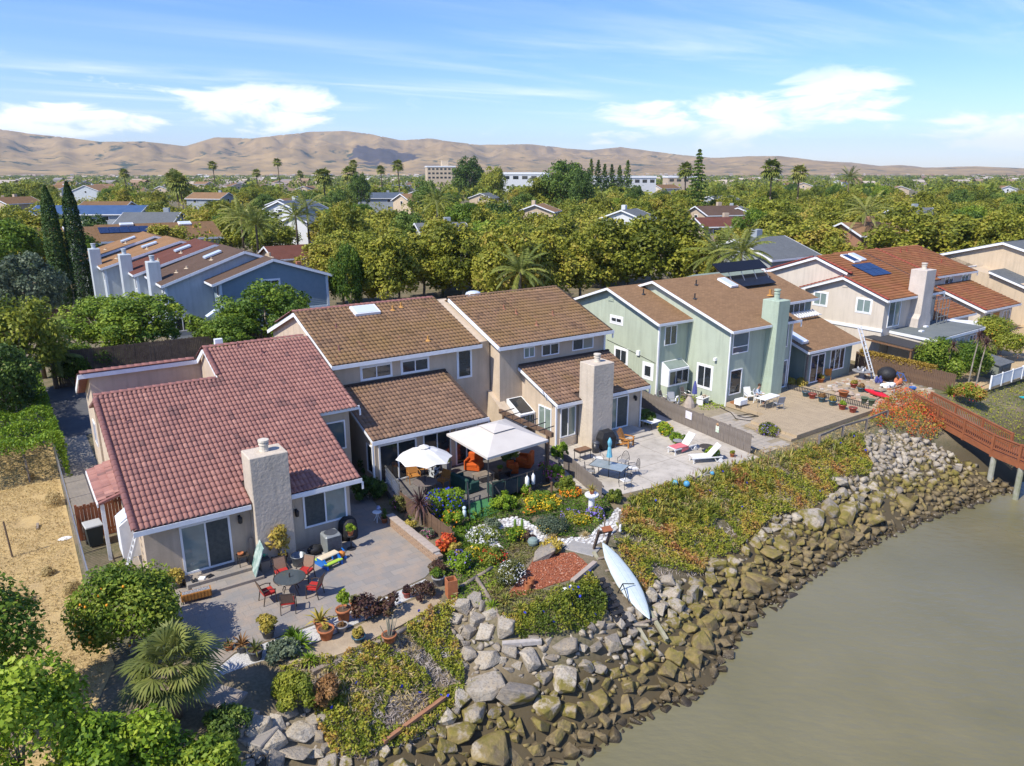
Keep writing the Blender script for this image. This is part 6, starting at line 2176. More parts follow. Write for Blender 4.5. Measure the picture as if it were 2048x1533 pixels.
for k in range(26):
 d=unit(rng.normal(size=(1,3))+np.array([[0,-.3,.2]]))[0]
 fr.ball(tuple(d*np.array([1.72,1.72,1.32])+np.array([0,0,1.75])),.05,n=6,m=4)
part(t,'oranges',fr,mat('orange_fruit',(.75,.30,.02),rough=.5),True)
m_fan=leafmat('yellow_green_fan_leaves',[(.075,.10,.022),(.14,.17,.04),(.23,.25,.065),(.36,.34,.12)],.25,.45,0.)
p=P(345,1440,0)
fan_palm('fan_palm',(p.x+.1,p.y+.15,0),1.7,30,.9,.8,'big fan palm with drooping yellow tipped leaves beside the patio',9,nb=26,r=.17,width=.042,m=m_fan,skirt=False)
for i,(x,y,zt,w,kd,lab) in enumerate(((30,1480,4.2,3.6,m_lime,'bright green leafy tree in the lower left corner'),(-70,1330,5.0,4.2,m_grn,'green tree at the left edge below the dry lot'),(230,1530,2.6,3.0,m_lime,'lime green vine covered shrub below the fan palm'),(400,1560,1.6,2.4,m_grn,'sunlit green bush at the bottom left of the path'))):
 p=P(x,y,zt*.5)
 t=thing('garden_tree',lab,'tree',(p.x,p.y,0),0.)
 cm,B=crown_mesh('crown',820+i,w/2,zt*.48,46,w*.17,11000,.15,core=.35,bottom=-.8)
 cm.transform(Matrix.Translation((0,0,zt*.55)))
 link('crown',cm,kd,t)
 link('trunk',trunk_mesh('trunk',820+i,zt,.08,[(b[0],b[1],b[2]+zt*.55) for b in B],fork=.3),m_bark,t)
rng=np.random.default_rng(15)
hp=[P(x,y,0) for x,y in ((118,960),(88,865),(58,790))]
a,b=Vector((hp[0].x,hp[0].y,0)),Vector((hp[2].x,hp[2].y,0))
d=(b-a)
L_=d.length
d.normalize()
s=Vector((-d.y,d.x,0))
n=40000
uu=rng.random(n)*L_
vv=rng.uniform(-.5,4.2,n)-uu*.02
zz=2.1+.18*np.sin(uu*2.1)+.15*np.sin(vv*3+uu)-.12*np.maximum(0,vv-2)
face=rng.random(n)
zz=np.where(face<.3,zz*rng.random(n),zz*rng.uniform(.88,1.05,n))
vv=np.where(face<.15,-.5+rng.normal(0,.07,n),np.where(face<.3,4.2+rng.normal(0,.1,n),vv))
C=np.stack([uu,vv,zz],1)
V,F=kites(C,.14*rng.uniform(.6,1.4,n),rng,None,up=.6)
t=thing('hedge','broad clipped yellow green hedge along the side path','hedge',a,math.atan2(d.y,d.x))
link('foliage',np_mesh('foliage',V,F,np.clip(rng.random(n)*.6+.35*rng.random(n),0,1)),m_lime,t)
mb=MB()
for k in range(9):
 mb.cyl((.5+k*L_/9,1.3,0),(.5+k*L_/9,1.3,1.3),.05,.03,6)
part(t,'stem',mb,m_bark)
for i,(kd,x,y,D,w,lab) in enumerate((('broadleaf',10,590,52,190,'dark dense tree at the left edge above the hedge'),('dark',-20,690,44,150,'dark tree in shade at the left edge behind the hedge'),('dusky',42,505,76,140,'dusky blue green tree left of the cypress pair'),('fresh',195,596,64,190,'yellow green tree in front of the blue terrace, left of its window'),('fresh',275,592,62,190,'fresh green tree directly left of the ground floor window'),('fresh',525,566,66,190,'bright green tree in front of the lap siding gable'),('fresh',460,630,62,130,'low green tree right of the ground floor window'),('fresh',590,610,62,110,'green shrub tree tucked behind the brown roof corner'),('dark',130,690,58,110,'dark tree behind the side path'))):
 tree_px(kd,x,y,D,w,lab,name='garden_tree',seed=i+80)
p=PD(690,490,80)
t=place('fresh',(p.x,p.y,0),p.z,4.2,'narrow drooping bright green tree behind the brown roof',name='weeping_tree',seed=3)
palm_px('feather',70,650,58,2.6,'yellowish feather palm behind the hedge',21,nf=22)
palm_px('feather',100,700,55,2.2,'small palm beside the side path',22,nf=20)
for i,(x,y,w) in enumerate(((180,735,.9),(260,715,.8),(150,745,.7))):
 p=P(x,y+30,0)
 shrub('garden_bush',('yellow green bush beside the dark driveway','citrus bush with orange fruit behind the tall wall','small yellow bush at the end of the side path')[i],p,w*2.2,w*2.0,5000,.16,m_citrus,830+i,flowers=(f_org,14,.14) if i==1 else None)
 # ---- pots
def pot_part(t,r,h,m,name='pot'):
 part(t,name,MB().lathe([(r*.66,0),(r*.70,.02),(r*.93,h*.82),(r*1.08,h*.84),(r*1.08,h),(r*.92,h),(r*.88,h*.88),(r*.05,h*.87)],(0,0,0),12),m,True)
 part(t,'soil',MB().lathe([(r*.86,h*.84),(r*.86,h*.9),(r*.02,h*.93)],(0,0,0),10),m_soil)
def plant_part(t,kind,z,s,m,seed,name='plant'):
 rng=np.random.default_rng(seed)
 if kind=='spiky':
  me=spiky_mesh(name,seed,20,s,s*.06)
  me.transform(Matrix.Translation((0,0,z)))
  link(name,me,m,t)
 elif kind=='bush':
  me,B=crown_mesh(name,seed,s,s*.8,12,s*.45,900,s*.26,bottom=-.4)
  me.transform(Matrix.Translation((0,0,z+s*.55)))
  link(name,me,m,t)
 elif kind=='tall':
  me,B=crown_mesh(name,seed,s*.28,s*.55,9,s*.16,700,s*.12,bottom=-.9)
  me.transform(Matrix.Translation((0,0,z+s*.55)))
  link(name,me,m,t)
  part(t,'stem',MB().cyl((0,0,z-.05),(0,0,z+s*.8),.018,.01,5),m_bark)
 elif kind=='stalks':
  mb=MB()
  for k in range(16):
   a=rng.random()*6.28
   r=rng.random()*s*.35
   mb.cyl((r*.5*math.cos(a),r*.5*math.sin(a),z-.05),(r*math.cos(a)*1.4,r*math.sin(a)*1.4,z+s*rng.uniform(.6,1)),.016,.012,5)
  part(t,name,mb,m)
def potted(label,x,y,r,h,pm,kind,s,m,seed,z=0.,name='potted_plant',group=None):
 t=thing(name,label,'plant pot',P(x,y,z) if not isinstance(x,Vector) else x,0.3*seed,group)
 pot_part(t,r,h,pm)
 if kind:
  plant_part(t,kind,h*.88,s,m,seed)
 return t
m_deadstalk=mat('grey_cactus_stalks',(.30,.29,.22),(.22,.21,.16))
G0=.012
for i,a in enumerate((('large banded terracotta pot with tall yellow green succulent',688,1243,.27,.55,m_terra,'tall',.85,m_lime),('terracotta pot with dark succulent right of the tall one',712,1221,.22,.42,m_terra,'bush',.2,m_succ),('terracotta pot with a variegated snake plant',641,1258,.22,.36,m_terra,'spiky',.75,m_yelleaf),('wide terracotta pot with pale cactus at the front',653,1277,.29,.42,m_terra,'bush',.14,m_yelleaf),('dark bowl pot of brown soil beside the wide terracotta pot',684,1262,.23,.26,m_greypot,'bush',.12,m_brownleaf),('blue pot with yellow succulent on the dirt strip',718,1283,.24,.24,m_bluepot,'bush',.24,m_yelleaf),('terracotta pot bristling with grey cactus stalks',779,1283,.26,.3,m_terra,'stalks',.75,m_deadstalk),('red pot with dark succulent on the white gravel',814,1195,.17,.26,m_redpot,'bush',.2,m_purple),('big dark pot in shade with a spiky plant',512,1318,.27,.4,m_darkpot,'spiky',.5,m_succ),('dark pot with dry agave beside the white gravel',485,1303,.24,.3,m_darkpot,'spiky',.55,m_brownleaf),('small pot with aloe on the white gravel in shade',458,1300,.16,.22,m_terra,'spiky',.35,m_succ),('brown pot with feathery yellow green bush',537,1275,.25,.36,m_darkpot,'bush',.42,m_yelleaf),('grey pot with bright green succulent by the round dark bushes',877,1170,.26,.4,m_greypot,'bush',.3,m_grn),('terracotta pot on the block wall corner with a conifer',769,1046,.17,.26,m_terra,'tall',.5,m_drk),('dark pot at the left of the steps with grassy plant',356,1175,.24,.32,m_darkpot,'bush',.38,m_yelleaf),('pot with broad aloe at the gravel edge',600,1300,.22,.25,m_greypot,'spiky',.65,m_lime))):
 potted(*a,seed=900+i)
t=potted('tall shrub with drooping yellow leaves in a brown pot beside the chimney',561,1128,.33,.42,m_soil,None,0,None,920)
cm,B=crown_mesh('plant',921,.55,.75,20,.26,520,.24,core=.25,asp=.45,droop=1.2,bottom=-.9)
cm.transform(Matrix.Translation((0,0,1.2)))
link('plant',cm,m_yelleaf,t)
mb=MB()
for b in B[:12]:
 mb.tube([(0,0,.35),(b[0]*.3,b[1]*.3,.8),(b[0],b[1],b[2]+1.2)],.015,5,r1=.007)
part(t,'stem',mb,m_bark)
for i,a in enumerate((('dark purple rosette shrub spreading on the white gravel',735,1222,.62,.55,900,.13,m_purple),('second dark purple rosette shrub nearer the red pot',775,1215,.5,.5,800,.13,m_purple),('round clipped dark brown green shrub at the patio corner',848,1185,.5,.42,3000,.07,m_purple),('round brown shrub behind the corner shrub',872,1135,.42,.35,2200,.07,m_purple),('dense dark green shrub beside the shaded path',595,1395,.85,.62,6000,.09,m_mid),('rusty brown dry shrub right of the dark green shrub',650,1395,.6,.5,3500,.10,m_brownleaf),('spiky dark green shrub below the fan palm',455,1455,.65,.45,4000,.11,m_drk),('grey green leafy plants on the gravel strip',570,1300,.6,.3,2200,.12,m_bluegrn))):
 lab,x,y,rx,rz,n,sz,m=a
 shrub('edging_shrub',lab,PT(x,y+14),rx,rz,n,sz,m,930+i)
for i,(x,y,s,m,lab) in enumerate(((598,1300,.75,m_lime,'yellow green clump of strappy leaves at the gravel edge'),(585,1275,.55,m_grn,'green clump of upright blades beside the gravel'),(620,1325,.5,m_lime,'lower clump of strappy leaves over the bank'))):
 me=spiky_mesh('leaves',950+i,60,s,.03,1.4,.25,.4)
 solo('strappy_plant',me,m,lab,'plant',P(x,y,0),0.)
 # ---- garden of the brown roofed house
m_path=mat('white_path_stone',(.62,.61,.58),tints=[(.46,.45,.43),(.60,.59,.56),(.72,.71,.68)],rough=.8)
m_mortar=mat('path_mortar',(.30,.28,.26),rough=.95)
paths=[[(925,1065),(950,1055),(985,1043),(1030,1035),(1058,1045),(1080,1062),(1090,1072),(1110,1080),(1180,1072),(1215,1040),(1235,1018),(1252,1022),(1248,1045),(1215,1078),(1190,1092),(1140,1093),(1085,1090),(1062,1072),(1045,1055),(1010,1057),(985,1062),(990,1080),(1010,1100),(1020,1110),(1000,1112),(970,1085),(955,1075)]]
mb=MB()
for q in paths:
 mb.prism(sheet_px(q,.02),-.2,.02)
gp=struct('garden_path',mb,m_mortar,'winding path of white stones through the flower beds')
rng=np.random.default_rng(12)
X,Y,Z=scatter(paths[0],60000,rng,(0,0))
got,mb=[],MB()
grid={}
for x,y in zip(X,Y):
 c=(int(x//.2),int(y//.2))
 if any((x-a)**2+(y-b)**2<.0225 for i in (-1,0,1) for j in (-1,0,1) for a,b in grid.get((c[0]+i,c[1]+j),())):
  continue
 grid.setdefault(c,[]).append((x,y))
 n=6
 a0=rng.random()*6
 pts=[(x+.082*rng.uniform(.8,1.15)*math.cos(a0+k*6.283/n),y+.082*rng.uniform(.8,1.15)*math.sin(a0+k*6.283/n)) for k in range(n)]
 mb.prism(pts,.0,.045+rng.uniform(0,.01),float(rng.random()))
part(gp,'path_stones',mb,m_path,kind='stuff')
PATHPX=paths[0]
m_mulch=mat('red_bark_mulch',(.34,.105,.05),(.22,.07,.035),rough=.95,scale=26,bump=1.,bscale=40,world_co=True)
struct('mulch_bed',MB().prism(sheet_px([(1066,1122),(1110,1108),(1148,1106),(1178,1132),(1150,1158),(1100,1172),(1050,1192),(1020,1198),(1015,1190),(1048,1150)],0),-.2,.025),m_mulch,'bed of red bark mulch beside the big flat boulder')
mb=MB()
rng=np.random.default_rng(3)
X,Y,Z=scatter([(1066,1122),(1110,1108),(1148,1106),(1178,1132),(1150,1158),(1100,1172),(1050,1192),(1020,1198),(1015,1190),(1048,1150)],9000,rng,(0,0))
C=np.stack([X,Y,np.full(len(X),.035)],1)
V,F=kites(C,.10,rng,None,up=2.,asp=.45)
solo('bark_chips',np_mesh('bark_chips',V,F,rng.random(len(X))),mat('bark_chip',(.3,.07,.02),tints=[(.18,.055,.028),(.34,.105,.05),(.42,.155,.075),(.5,.34,.25)]),'loose red bark chips on the mulch bed','mulch',rot=0.,kind='stuff')
groundcover('garden_greenery','low green planting under the flower beds',[(905,1060),(960,1000),(1040,985),(1130,985),(1215,1000),(1235,1040),(1200,1085),(1120,1080),(1040,1050),(1010,1110),(990,1150),(930,1160),(880,1100)],90000,.10,m_grn,52,.24,.05,thresh=-.5,skip=PATHPX)
groundcover('garden_greenery','leafy planting between the fence and the green ramp',[(815,1040),(870,1000),(940,1005),(960,1045),(930,1065),(905,1090),(850,1050)],26000,.11,m_lime,55,.3,-.1,skip=PATHPX)
groundcover('garden_greenery','mixed planting below the green ramp and fence',[(870,1095),(930,1060),(985,1110),(1010,1180),(960,1220),(900,1200),(885,1140)],30000,.10,m_grn,53,.25,0,skip=PATHPX)
groundcover('garden_greenery','low succulents between the mulch, the boulder and the path',[(985,1110),(1020,1085),(1075,1085),(1120,1090),(1060,1120),(1045,1150),(1010,1190),(1100,1178),(1160,1165),(1185,1150),(1150,1190),(1060,1222),(1000,1240),(975,1190)],60000,.09,m_succ,56,.18,.1,thresh=-.3)
groundcover('garden_greenery','weedy planting beside the green house wall',[(1300,775),(1350,770),(1440,800),(1455,825),(1380,830),(1310,800)],12000,.14,m_lime,54,.2,0.2,thresh=-.1)
GB=[('mound of yellow and orange daisies inside the path loop',1085,1012,.9,.3,3500,.09,m_grn,(f_yel,420,.11)),('drift of orange daisies at the top of the flower bed',1140,990,.6,.22,1500,.09,m_grn,(f_org,300,.11)),('purple flowering patch in the flower bed',1140,1035,.5,.2,1500,.08,m_mid,(f_viol,120,.09)),('yellow button flowers at the right of the bed',1165,1048,.45,.25,1400,.08,m_mid,(f_yel,130,.09)),('grey green feathery mound at the front of the bed',1105,1062,.8,.28,3500,.08,m_bluegrn,(f_yel,60,.06)),('orange poppies at the left of the path loop',1058,1028,.3,.2,500,.09,m_grn,(f_org,70,.12)),('carpet of white daisies beside the fence',965,1078,.75,.22,1600,.09,m_mid,(f_white,520,.10)),('red and yellow flowers below the white daisies',985,1120,.65,.25,2000,.09,m_mid,(f_red,130,.10)),('yellow flowers left of the red ones',945,1112,.35,.22,800,.09,m_mid,(f_yel,70,.09)),('round bush covered in small white daisies by the mulch',1022,1165,.62,.5,4500,.07,m_succ,(f_white,330,.06)),('clump of agapanthus with blue flower heads',920,1140,.5,.5,2200,.12,m_lime,(f_viol,70,.12)),('orange red succulent at the end of the fence',893,1105,.45,.5,700,.13,m_redfl,None),('yellow succulent below the orange one',910,1112,.35,.35,600,.13,m_yelleaf,None),('big green bush with deep blue flowers left of the ramp',888,1030,1.0,.75,9000,.10,m_lime,(f_blue,190,.13)),('leafy plant with orange blooms below the blue flowered bush',905,1055,.5,.5,2500,.10,m_lime,(f_org,30,.11)),('green shrub right of the ramp handrail',1010,1020,.65,.45,3200,.10,m_lime,None),('pink geraniums at the end of the deck',1090,960,.45,.6,2200,.11,m_mid,(f_pink,90,.15)),('tall pink roses beside the pergola post',1112,962,.5,.55,2400,.11,m_lime,(f_pink,45,.15)),('leafy bush beside the plank fence end',1130,985,.6,.45,2600,.11,m_mid,None),('lavender blue statice by the white pedestal',1190,1040,.45,.4,1600,.09,m_mid,(f_viol,150,.12)),('dark leafy shrub at the patio corner behind the statice',1230,1005,.45,.35,2000,.09,m_mid,None),('yellow green succulents in the centre island of the path',1035,1082,.5,.35,1800,.10,m_lime,(f_yel,40,.08)),('dark bronze rosettes in the path island',1055,1085,.35,.3,900,.09,m_purple,None),('lush fern like plant in the shady side yard',740,1000,.85,.7,4500,.14,m_drk,None),('second shade plant beside the house corner',742,955,.7,.8,3500,.14,m_drk,None),('pinkish flowering shrub on the block wall planter',800,1020,.5,.45,1800,.09,m_succ,(f_pink,40,.08)),('yellow bromeliad clump on the planter',825,1065,.45,.35,1200,.11,m_yelleaf,None),('pale pink succulent patch by the fence',855,1075,.35,.25,700,.09,m_bluegrn,(f_pink,60,.07)),('grassy clump with yellow flowers at the mulch edge',1105,1100,.55,.3,900,.10,m_yelleaf,(f_yel,60,.09)),('lime green bush in the path corner by the bollard light',985,1055,.4,.25,1200,.09,m_bluegrn,None),('purple ice plant tuft on the tan deck corner',1535,870,.7,.4,2400,.10,m_mid,(f_viol,140,.10)),('yellow flowering shrub at the plank fence',1330,870,.55,.45,1800,.11,m_lime,(f_yel,70,.12)),('green weeds along the plank fence',1355,885,.6,.3,1400,.10,m_lime,None),('shady shrub at the house corner by the plank fence',1290,850,.7,.6,2600,.12,m_drk,None),('weeds under the white lounge chair by the fence',1425,915,.5,.3,1300,.10,m_lime,None),('yellow climbing greenery by the pergola post',1120,930,.5,.8,2000,.11,m_lime,None),('dense green shrub behind the plank fence at right',1893,752,3.1,1.7,16000,.17,m_citrus,None),('green shrub right of the dense one',1945,735,1.7,1.3,7000,.17,m_mid,None),('orange flowered climber on the trellis at right',1985,715,2.6,1.9,13000,.17,m_mid,(f_org,60,.14)),('pale pink blossom shrub by the white wall',1995,665,1.1,.7,2400,.16,m_bluegrn,(f_pink,60,.15)),('green bush beside the porch posts',1770,720,1.1,.9,3500,.17,m_citrus,None),('leafy plants under the charcoal porch roof',1800,728,1.0,.7,2500,.17,m_mid,None),('tall grey green shrub against the cream wall',1705,700,.9,1.5,3500,.14,m_bluegrn,None),('red flowering bush at the foot of the vinyl fence',1935,800,1.1,.7,4500,.13,m_ice,(f_red,120,.12)),('yellow tipped shrub in the planter by the picket rail',1590,775,.9,.4,2500,.12,m_yelleaf,None)]
for i,(lab,x,y,rx,rz,n,sz,m,fl) in enumerate(GB):
 shrub('flowering_shrub' if fl else 'garden_shrub',lab,P(x,y,0),rx,rz,n,sz,m,1000+i,flowers=fl,cat='plant')
rng=np.random.default_rng(6)
for poly,lab in ((VEG_B,'blue morning glory blooms over the hanging mat'),(VEG_A,'few blue blooms over the first bank'),(VEG_C,'scattered blue blooms in the broad carpet')):
 X,Y,Z=scatter(poly,260 if poly is VEG_B else 120,rng)
 C=np.stack([X,Y,Z+.42],1)[:40]
 V,F=kites(C,.14,rng,None,up=.8,asp=.95)
 solo('blue_blooms',np_mesh('blue_blooms',V,F,rng.random(len(C))),f_blue,lab,'flowers',rot=0.,kind='stuff')
m_cordy=leafmat('bronze_cordyline',[(.05,.025,.028),(.11,.055,.05),(.20,.12,.085),(.30,.21,.13)],.15)
p=P(842,1050,0)
t=thing('cordyline','bronze spiky cordyline beside the blue flowered bush','plant',p,0.)
part(t,'trunk',MB().cyl((0,0,0),(0,0,1.1),.07,.05,7),m_bark)
me=spiky_mesh('leaves',61,110,.95,.03,1.5,-.9,.35)
me.transform(Matrix.Translation((0,0,1.1)))
link('leaves',me,m_cordy,t)
for i,(x,y,s,m,lab) in enumerate(((1285,1035,.75,m_lime,'pale green aloe rosette at the garden gate'),(1255,1090,.6,m_aloe,'orange tinged aloe above the kayak'),(1010,1205,.5,m_aloe,'yellow orange aloe below the daisy bush'),(1040,1220,.5,m_aloe,'second orange aloe at the mulch edge'),(985,1215,.45,m_lime,'green aloe by the log'),(1075,1205,.4,m_aloe,'small aloe behind the white duck ornament'),(935,1070,.6,m_lime,'yellow green agave by the fence end'),(1105,1080,.45,m_straw,'pale ornamental grass tuft above the boulder'),(1170,1075,.4,m_straw,'smaller grass tuft beside the path'),(1900,790,1.1,m_mid,'green yucca at the head of the gangway'))):
 me=spiky_mesh('leaves',1100+i,70 if m is m_straw else 34,s,.012 if m is m_straw else s*.055,1.45,.1,.3)
 solo('aloe_plant' if m is not m_straw else 'grass_tuft',me,m,lab,'plant',PT(x,y),0.)
for i,(x,y,zt) in enumerate(((1889,760,3.3),(1935,775,4.6),(1950,780,4.2))):
 p=P(x,y,0)
 t=thing('cordyline',('short bronze cordyline by the plank fence','tall bare stemmed cordyline at the vinyl fence','second tall bare stemmed cordyline')[i],'plant',p,0.)
 part(t,'trunk',MB().tube([(0,0,0),(.1,0,zt*.5),(.25,0,zt-.6)],.06,6,r1=.04),m_barkpale)
 me=spiky_mesh('leaves',1130+i,60,.75,.03,1.5,-.6,.3)
 me.transform(Matrix.Translation((.25,0,zt-.6)))
 link('leaves',me,m_cordy,t)
m_cact=mat('green_cactus',(.10,.17,.03),(.14,.22,.045),rough=.7,scale=9)
for x,y,hh_,lab in ((1030,1068,.75,'tall green cactus column left in the path island'),(1044,1072,.85,'tall green cactus column right in the path island')):
 mb=MB().lathe([(.06,0),(.075,.1),(.07,hh_*.7),(.06,hh_*.93),(.02,hh_)],(0,0,0),9)
 solo('cactus',mb,m_cact,lab,'cactus',P(x,y,0),0.,smooth=True)
mb=MB().lathe([(.05,0),(.2,.06),(.25,.2),(.22,.33),(.1,.4),(.02,.39)],(0,0,0),16)
solo('barrel_cactus',mb,mat('blue_cactus',(.16,.22,.20),(.2,.26,.23)),'round blue grey agave ball at the path edge','cactus',P(1066,1092,0),0.)
for i,(x,y,r_) in enumerate(((110,1010,.5),(145,1185,.35),(60,960,.3),(40,1210,.4),(180,1290,.4),(95,1150,.25))):
 shrub('dry_bush',('grey dry bush by the wire fence','dry weed tuft at the lower end of the wire fence','small weed tuft near the hedge','dry tuft at the left of the lot','dry tuft below the citrus tree','little weed in the middle of the lot')[i],P(x,y,0),r_,r_*.7,900,.12,m_straw,1200+i,asp=.25)
 #  things in the yards
m_bronze=mat('bronze_frame',(.05,.038,.03),rough=.45,spec=.5)
m_sling=mat('tan_sling_fabric',(.26,.17,.115),(.22,.14,.095),rough=.9,scale=20)
m_redcush=mat('red_cushion',(.42,.03,.025),(.34,.025,.02),rough=.9,scale=12,bump=.2)
m_glass=mat('table_glass',(.06,.075,.08),rough=.05,spec=.9)
m_clear=mat('pale_table_glass',(.22,.27,.28),(.30,.34,.35),rough=.06,spec=.9,scale=2)
m_ironblk=mat('wrought_iron',(.03,.03,.033),rough=.5,spec=.4)
m_wood=mat('weathered_wood',(.20,.16,.125),(.28,.23,.18),rough=.9,scale=3,bump=.4,bscale=20,stretch=(1,1,.15))
m_fencewood=mat('brown_fence_wood',(.17,.105,.065),(.11,.072,.05),rough=.9,scale=2.5,bump=.4,bscale=18,rand=0.)
m_darkfence=mat('dark_fence_wood',(.085,.06,.045),(.13,.095,.07),rough=.95,scale=2.5,bump=.4)
m_greyfence=mat('grey_fence_wood',(.155,.13,.11),(.22,.19,.165),rough=.95,scale=2.2,bump=.4)
m_redwood=mat('redwood_stain',(.30,.105,.045),(.22,.078,.036),rough=.75,scale=2,bump=.3)
m_orangewood=mat('golden_wood',(.42,.19,.045),(.34,.145,.035),rough=.65,scale=6)
m_white=mat('white_plastic',(.78,.78,.76),(.70,.70,.68),rough=.45,spec=.4,scale=2)
m_canvas=mat('white_canvas',(.66,.645,.61),(.60,.585,.55),rough=.9,scale=1.5)
m_cream_canvas=mat('cream_canvas',(.56,.52,.465),(.51,.47,.42),rough=.9,scale=1.2)
m_black=mat('black_cover',(.018,.018,.02),(.03,.03,.032),rough=.55,bump=.5,bscale=6)
m_grnfab=mat('dark_green_fabric',(.02,.055,.045),(.03,.075,.06),rough=.9)
m_orgfab=mat('orange_velvet',(.55,.10,.015),(.45,.08,.012),rough=.85,scale=5)
m_aqua=mat('aqua_fabric',(.16,.42,.52),(.11,.33,.43),rough=.85,scale=6)
m_bluef=mat('blue_fabric',(.09,.10,.30),(.07,.08,.24),rough=.85,scale=6)
def mb_place(mb,u,v):
 return mb
 # --- dining chair: frame tubes, sling back, seat
def make_chair(label,loc,rot,frame,backm,seatm,cushion=True,arms=True,name='patio_chair',cat='chair',group=None,w=.54,bh=.92):
 t=thing(name,label,cat,loc,rot,group)
 h=.42
 for sx in (-1,1):
  x=sx*w/2
  part(t,'leg',MB().bar((x,-.24,0),(x,-.2,.6 if arms else h),.03),frame)
  part(t,'leg',MB().bar((x,.28,0),(x,.2,h),.03),frame)
  if arms:
   part(t,'armrest',MB().tube([(x,-.24,.58),(x,-.05,.64),(x,.25,.62)],.02,6),frame)
 part(t,'seat',MB().bbox(-w/2+.02,-.24,h-.03,w/2-.02,.22,h+(.06 if cushion else .01),.015),seatm)
 part(t,'backrest',MB().extr([(-w/2+.03,.20,h+.04),(w/2-.03,.20,h+.04),(w/2-.05,.36,bh),(-w/2+.05,.36,bh)],(0,.025,.01)),backm)
 part(t,'frame',MB().tube([(-w/2,.2,h),(-w/2+.02,.37,bh+.01),(w/2-.02,.37,bh+.01),(w/2,.2,h)],.018,6),frame)
 return t
def face(px_from,px_to,z=0.):
 a,b=P(*px_from,z),P(*px_to,z)
 return math.atan2(b.y-a.y,b.x-a.x)+math.pi/2
tc=P(582,1187,.02)
t=thing('patio_table','round glass topped patio table ringed by red cushioned chairs','table',tc,.3)
part(t,'tabletop',MB().lathe([(.02,.70),(.60,.70),(.60,.712),(.02,.714)],(0,0,0),28),m_glass)
ring=[(.61*math.cos(k*.2618),.61*math.sin(k*.2618),.705) for k in range(25)]
part(t,'rim',MB().tube(ring,.02,6),m_bronze)
for k in range(4):
 a=.785+k*1.571
 part(t,'leg',MB().tube([(.5*math.cos(a),.5*math.sin(a),.7),(.25*math.cos(a),.25*math.sin(a),.4),(.45*math.cos(a),.45*math.sin(a),0)],.018,6),m_bronze)
part(t,'umbrella_socket',MB().cyl((0,0,.66),(0,0,.9),.03,.03,8),m_bronze)
for lab,x,y in (('red cushioned chair left of the round glass table',537,1203),('red cushioned chair in front of the round table, back to us',578,1222),('red cushioned chair right of the round table',630,1192),('red cushioned chair behind the table near the grey bin',566,1163),('red cushioned chair behind the table near the toy bench',612,1160)):
 p=P(x,y,.02)
 d=(tc-p)
 rot=math.atan2(d.y,d.x)+math.pi/2
 make_chair(lab,p,rot,m_bronze,m_sling,m_redcush,group='red cushioned dining chairs')
st=struct('door_step',MB().bbox(4.2,28.75,.02,6.75,29.64,.29,.015),m_stamp,'upper slate step at the sliding door',loc=(0,0,0),rot=AXIS)
st=struct('door_step',MB().bbox(4.35,28.0,.02,7.0,28.745,.15,.015),m_stamp,'lower slate step at the sliding door',rot=AXIS)
mb=MB().prism([(math.cos(a)*.5,-math.sin(a)*.42) for a in np.linspace(0,math.pi,12)],0,.015)
solo('door_mat',mb,mat('grey_mat',(.10,.10,.10),(.15,.145,.14),scale=30),'half round grey mat before the sliding door','mat',W(5.75,29.55,.295))
for i in range(3):
 mb=MB()
 for s in (-.06,.06):
  mb.bbox(s-.04,-.13,0,s+.04,.13,.07,.02)
 solo('shoes',mb,(m_dark,m_white,m_dark)[i],('black shoes at the left of the door step','pale shoes on the door step','dark sandals on the door step')[i],'shoes',W(4.5+i*.3,28.95,.29),AXIS+i)
t=thing('wooden_planter','golden wood planter box of pebbles in front of the steps','planter',P(394,1200,.02),AXIS-.1)
part(t,'box',MB().box(-.55,-.16,.12,.55,.16,.40),m_orangewood)
part(t,'pebbles',MB().box(-.5,-.12,.38,.5,.12,.412),mat('grey_pebbles',(.30,.30,.31),(.12,.12,.12),scale=22,lo=.45,hi=.55))
for sx in (-1,1):
 for sy in (-1,1):
  part(t,'leg',MB().bar((sx*.5,sy*.13,0),(sx*.5,sy*.13,.14),.04),m_ironblk)
for i in range(9):
 part(t,'slat',MB().box(-.53+i*.12,-.172,.14,-.46+i*.12,-.158,.38),m_orangewood)
t=thing('side_table','small dark side table with a clay bowl beside the door','table',W(6.5,29.15,.29))
part(t,'tabletop',MB().box(-.22,-.2,.42,.22,.2,.46),m_bronze)
for sx in (-1,1):
 for sy in (-1,1):
  part(t,'leg',MB().bar((sx*.19,sy*.17,0),(sx*.19,sy*.17,.42),.03),m_bronze)
solo('clay_bowl',MB().lathe([(.06,0),(.12,.06),(.13,.12),(.11,.12),(.05,.05)],(0,0,0),12),m_terra,'clay bowl on the small dark side table','bowl',W(6.42,29.15,.75),smooth=True)
solo('folded_table',MB().extr([(-.05,-.5,0),(.05,.5,0),(.45,.5,1.15),(.35,-.5,1.15)],(.05,0,.02)),mat('green_white_board',(.52,.60,.56),(.1,.2,.18),scale=2),'folded green and white board leaning on the chimney','board',W(6.7,28.55,.16))
solo('wood_plank',MB().bar((0,0,0),(.12,.25,1.25),.14,.04),m_wood,'short wooden plank leaning beside the chimney','plank',W(6.85,29.2,.02))
t=thing('storage_bin','grey plastic bin with a dark lid at the chimney foot','bin',P(530,1140,.02))
part(t,'body',MB().bbox(-.2,-.17,0,.2,.17,.48,.03),mat('taupe_plastic',(.27,.24,.20),rough=.6))
part(t,'lid',MB().bbox(-.22,-.19,.47,.22,.19,.53,.02),m_darkpot)
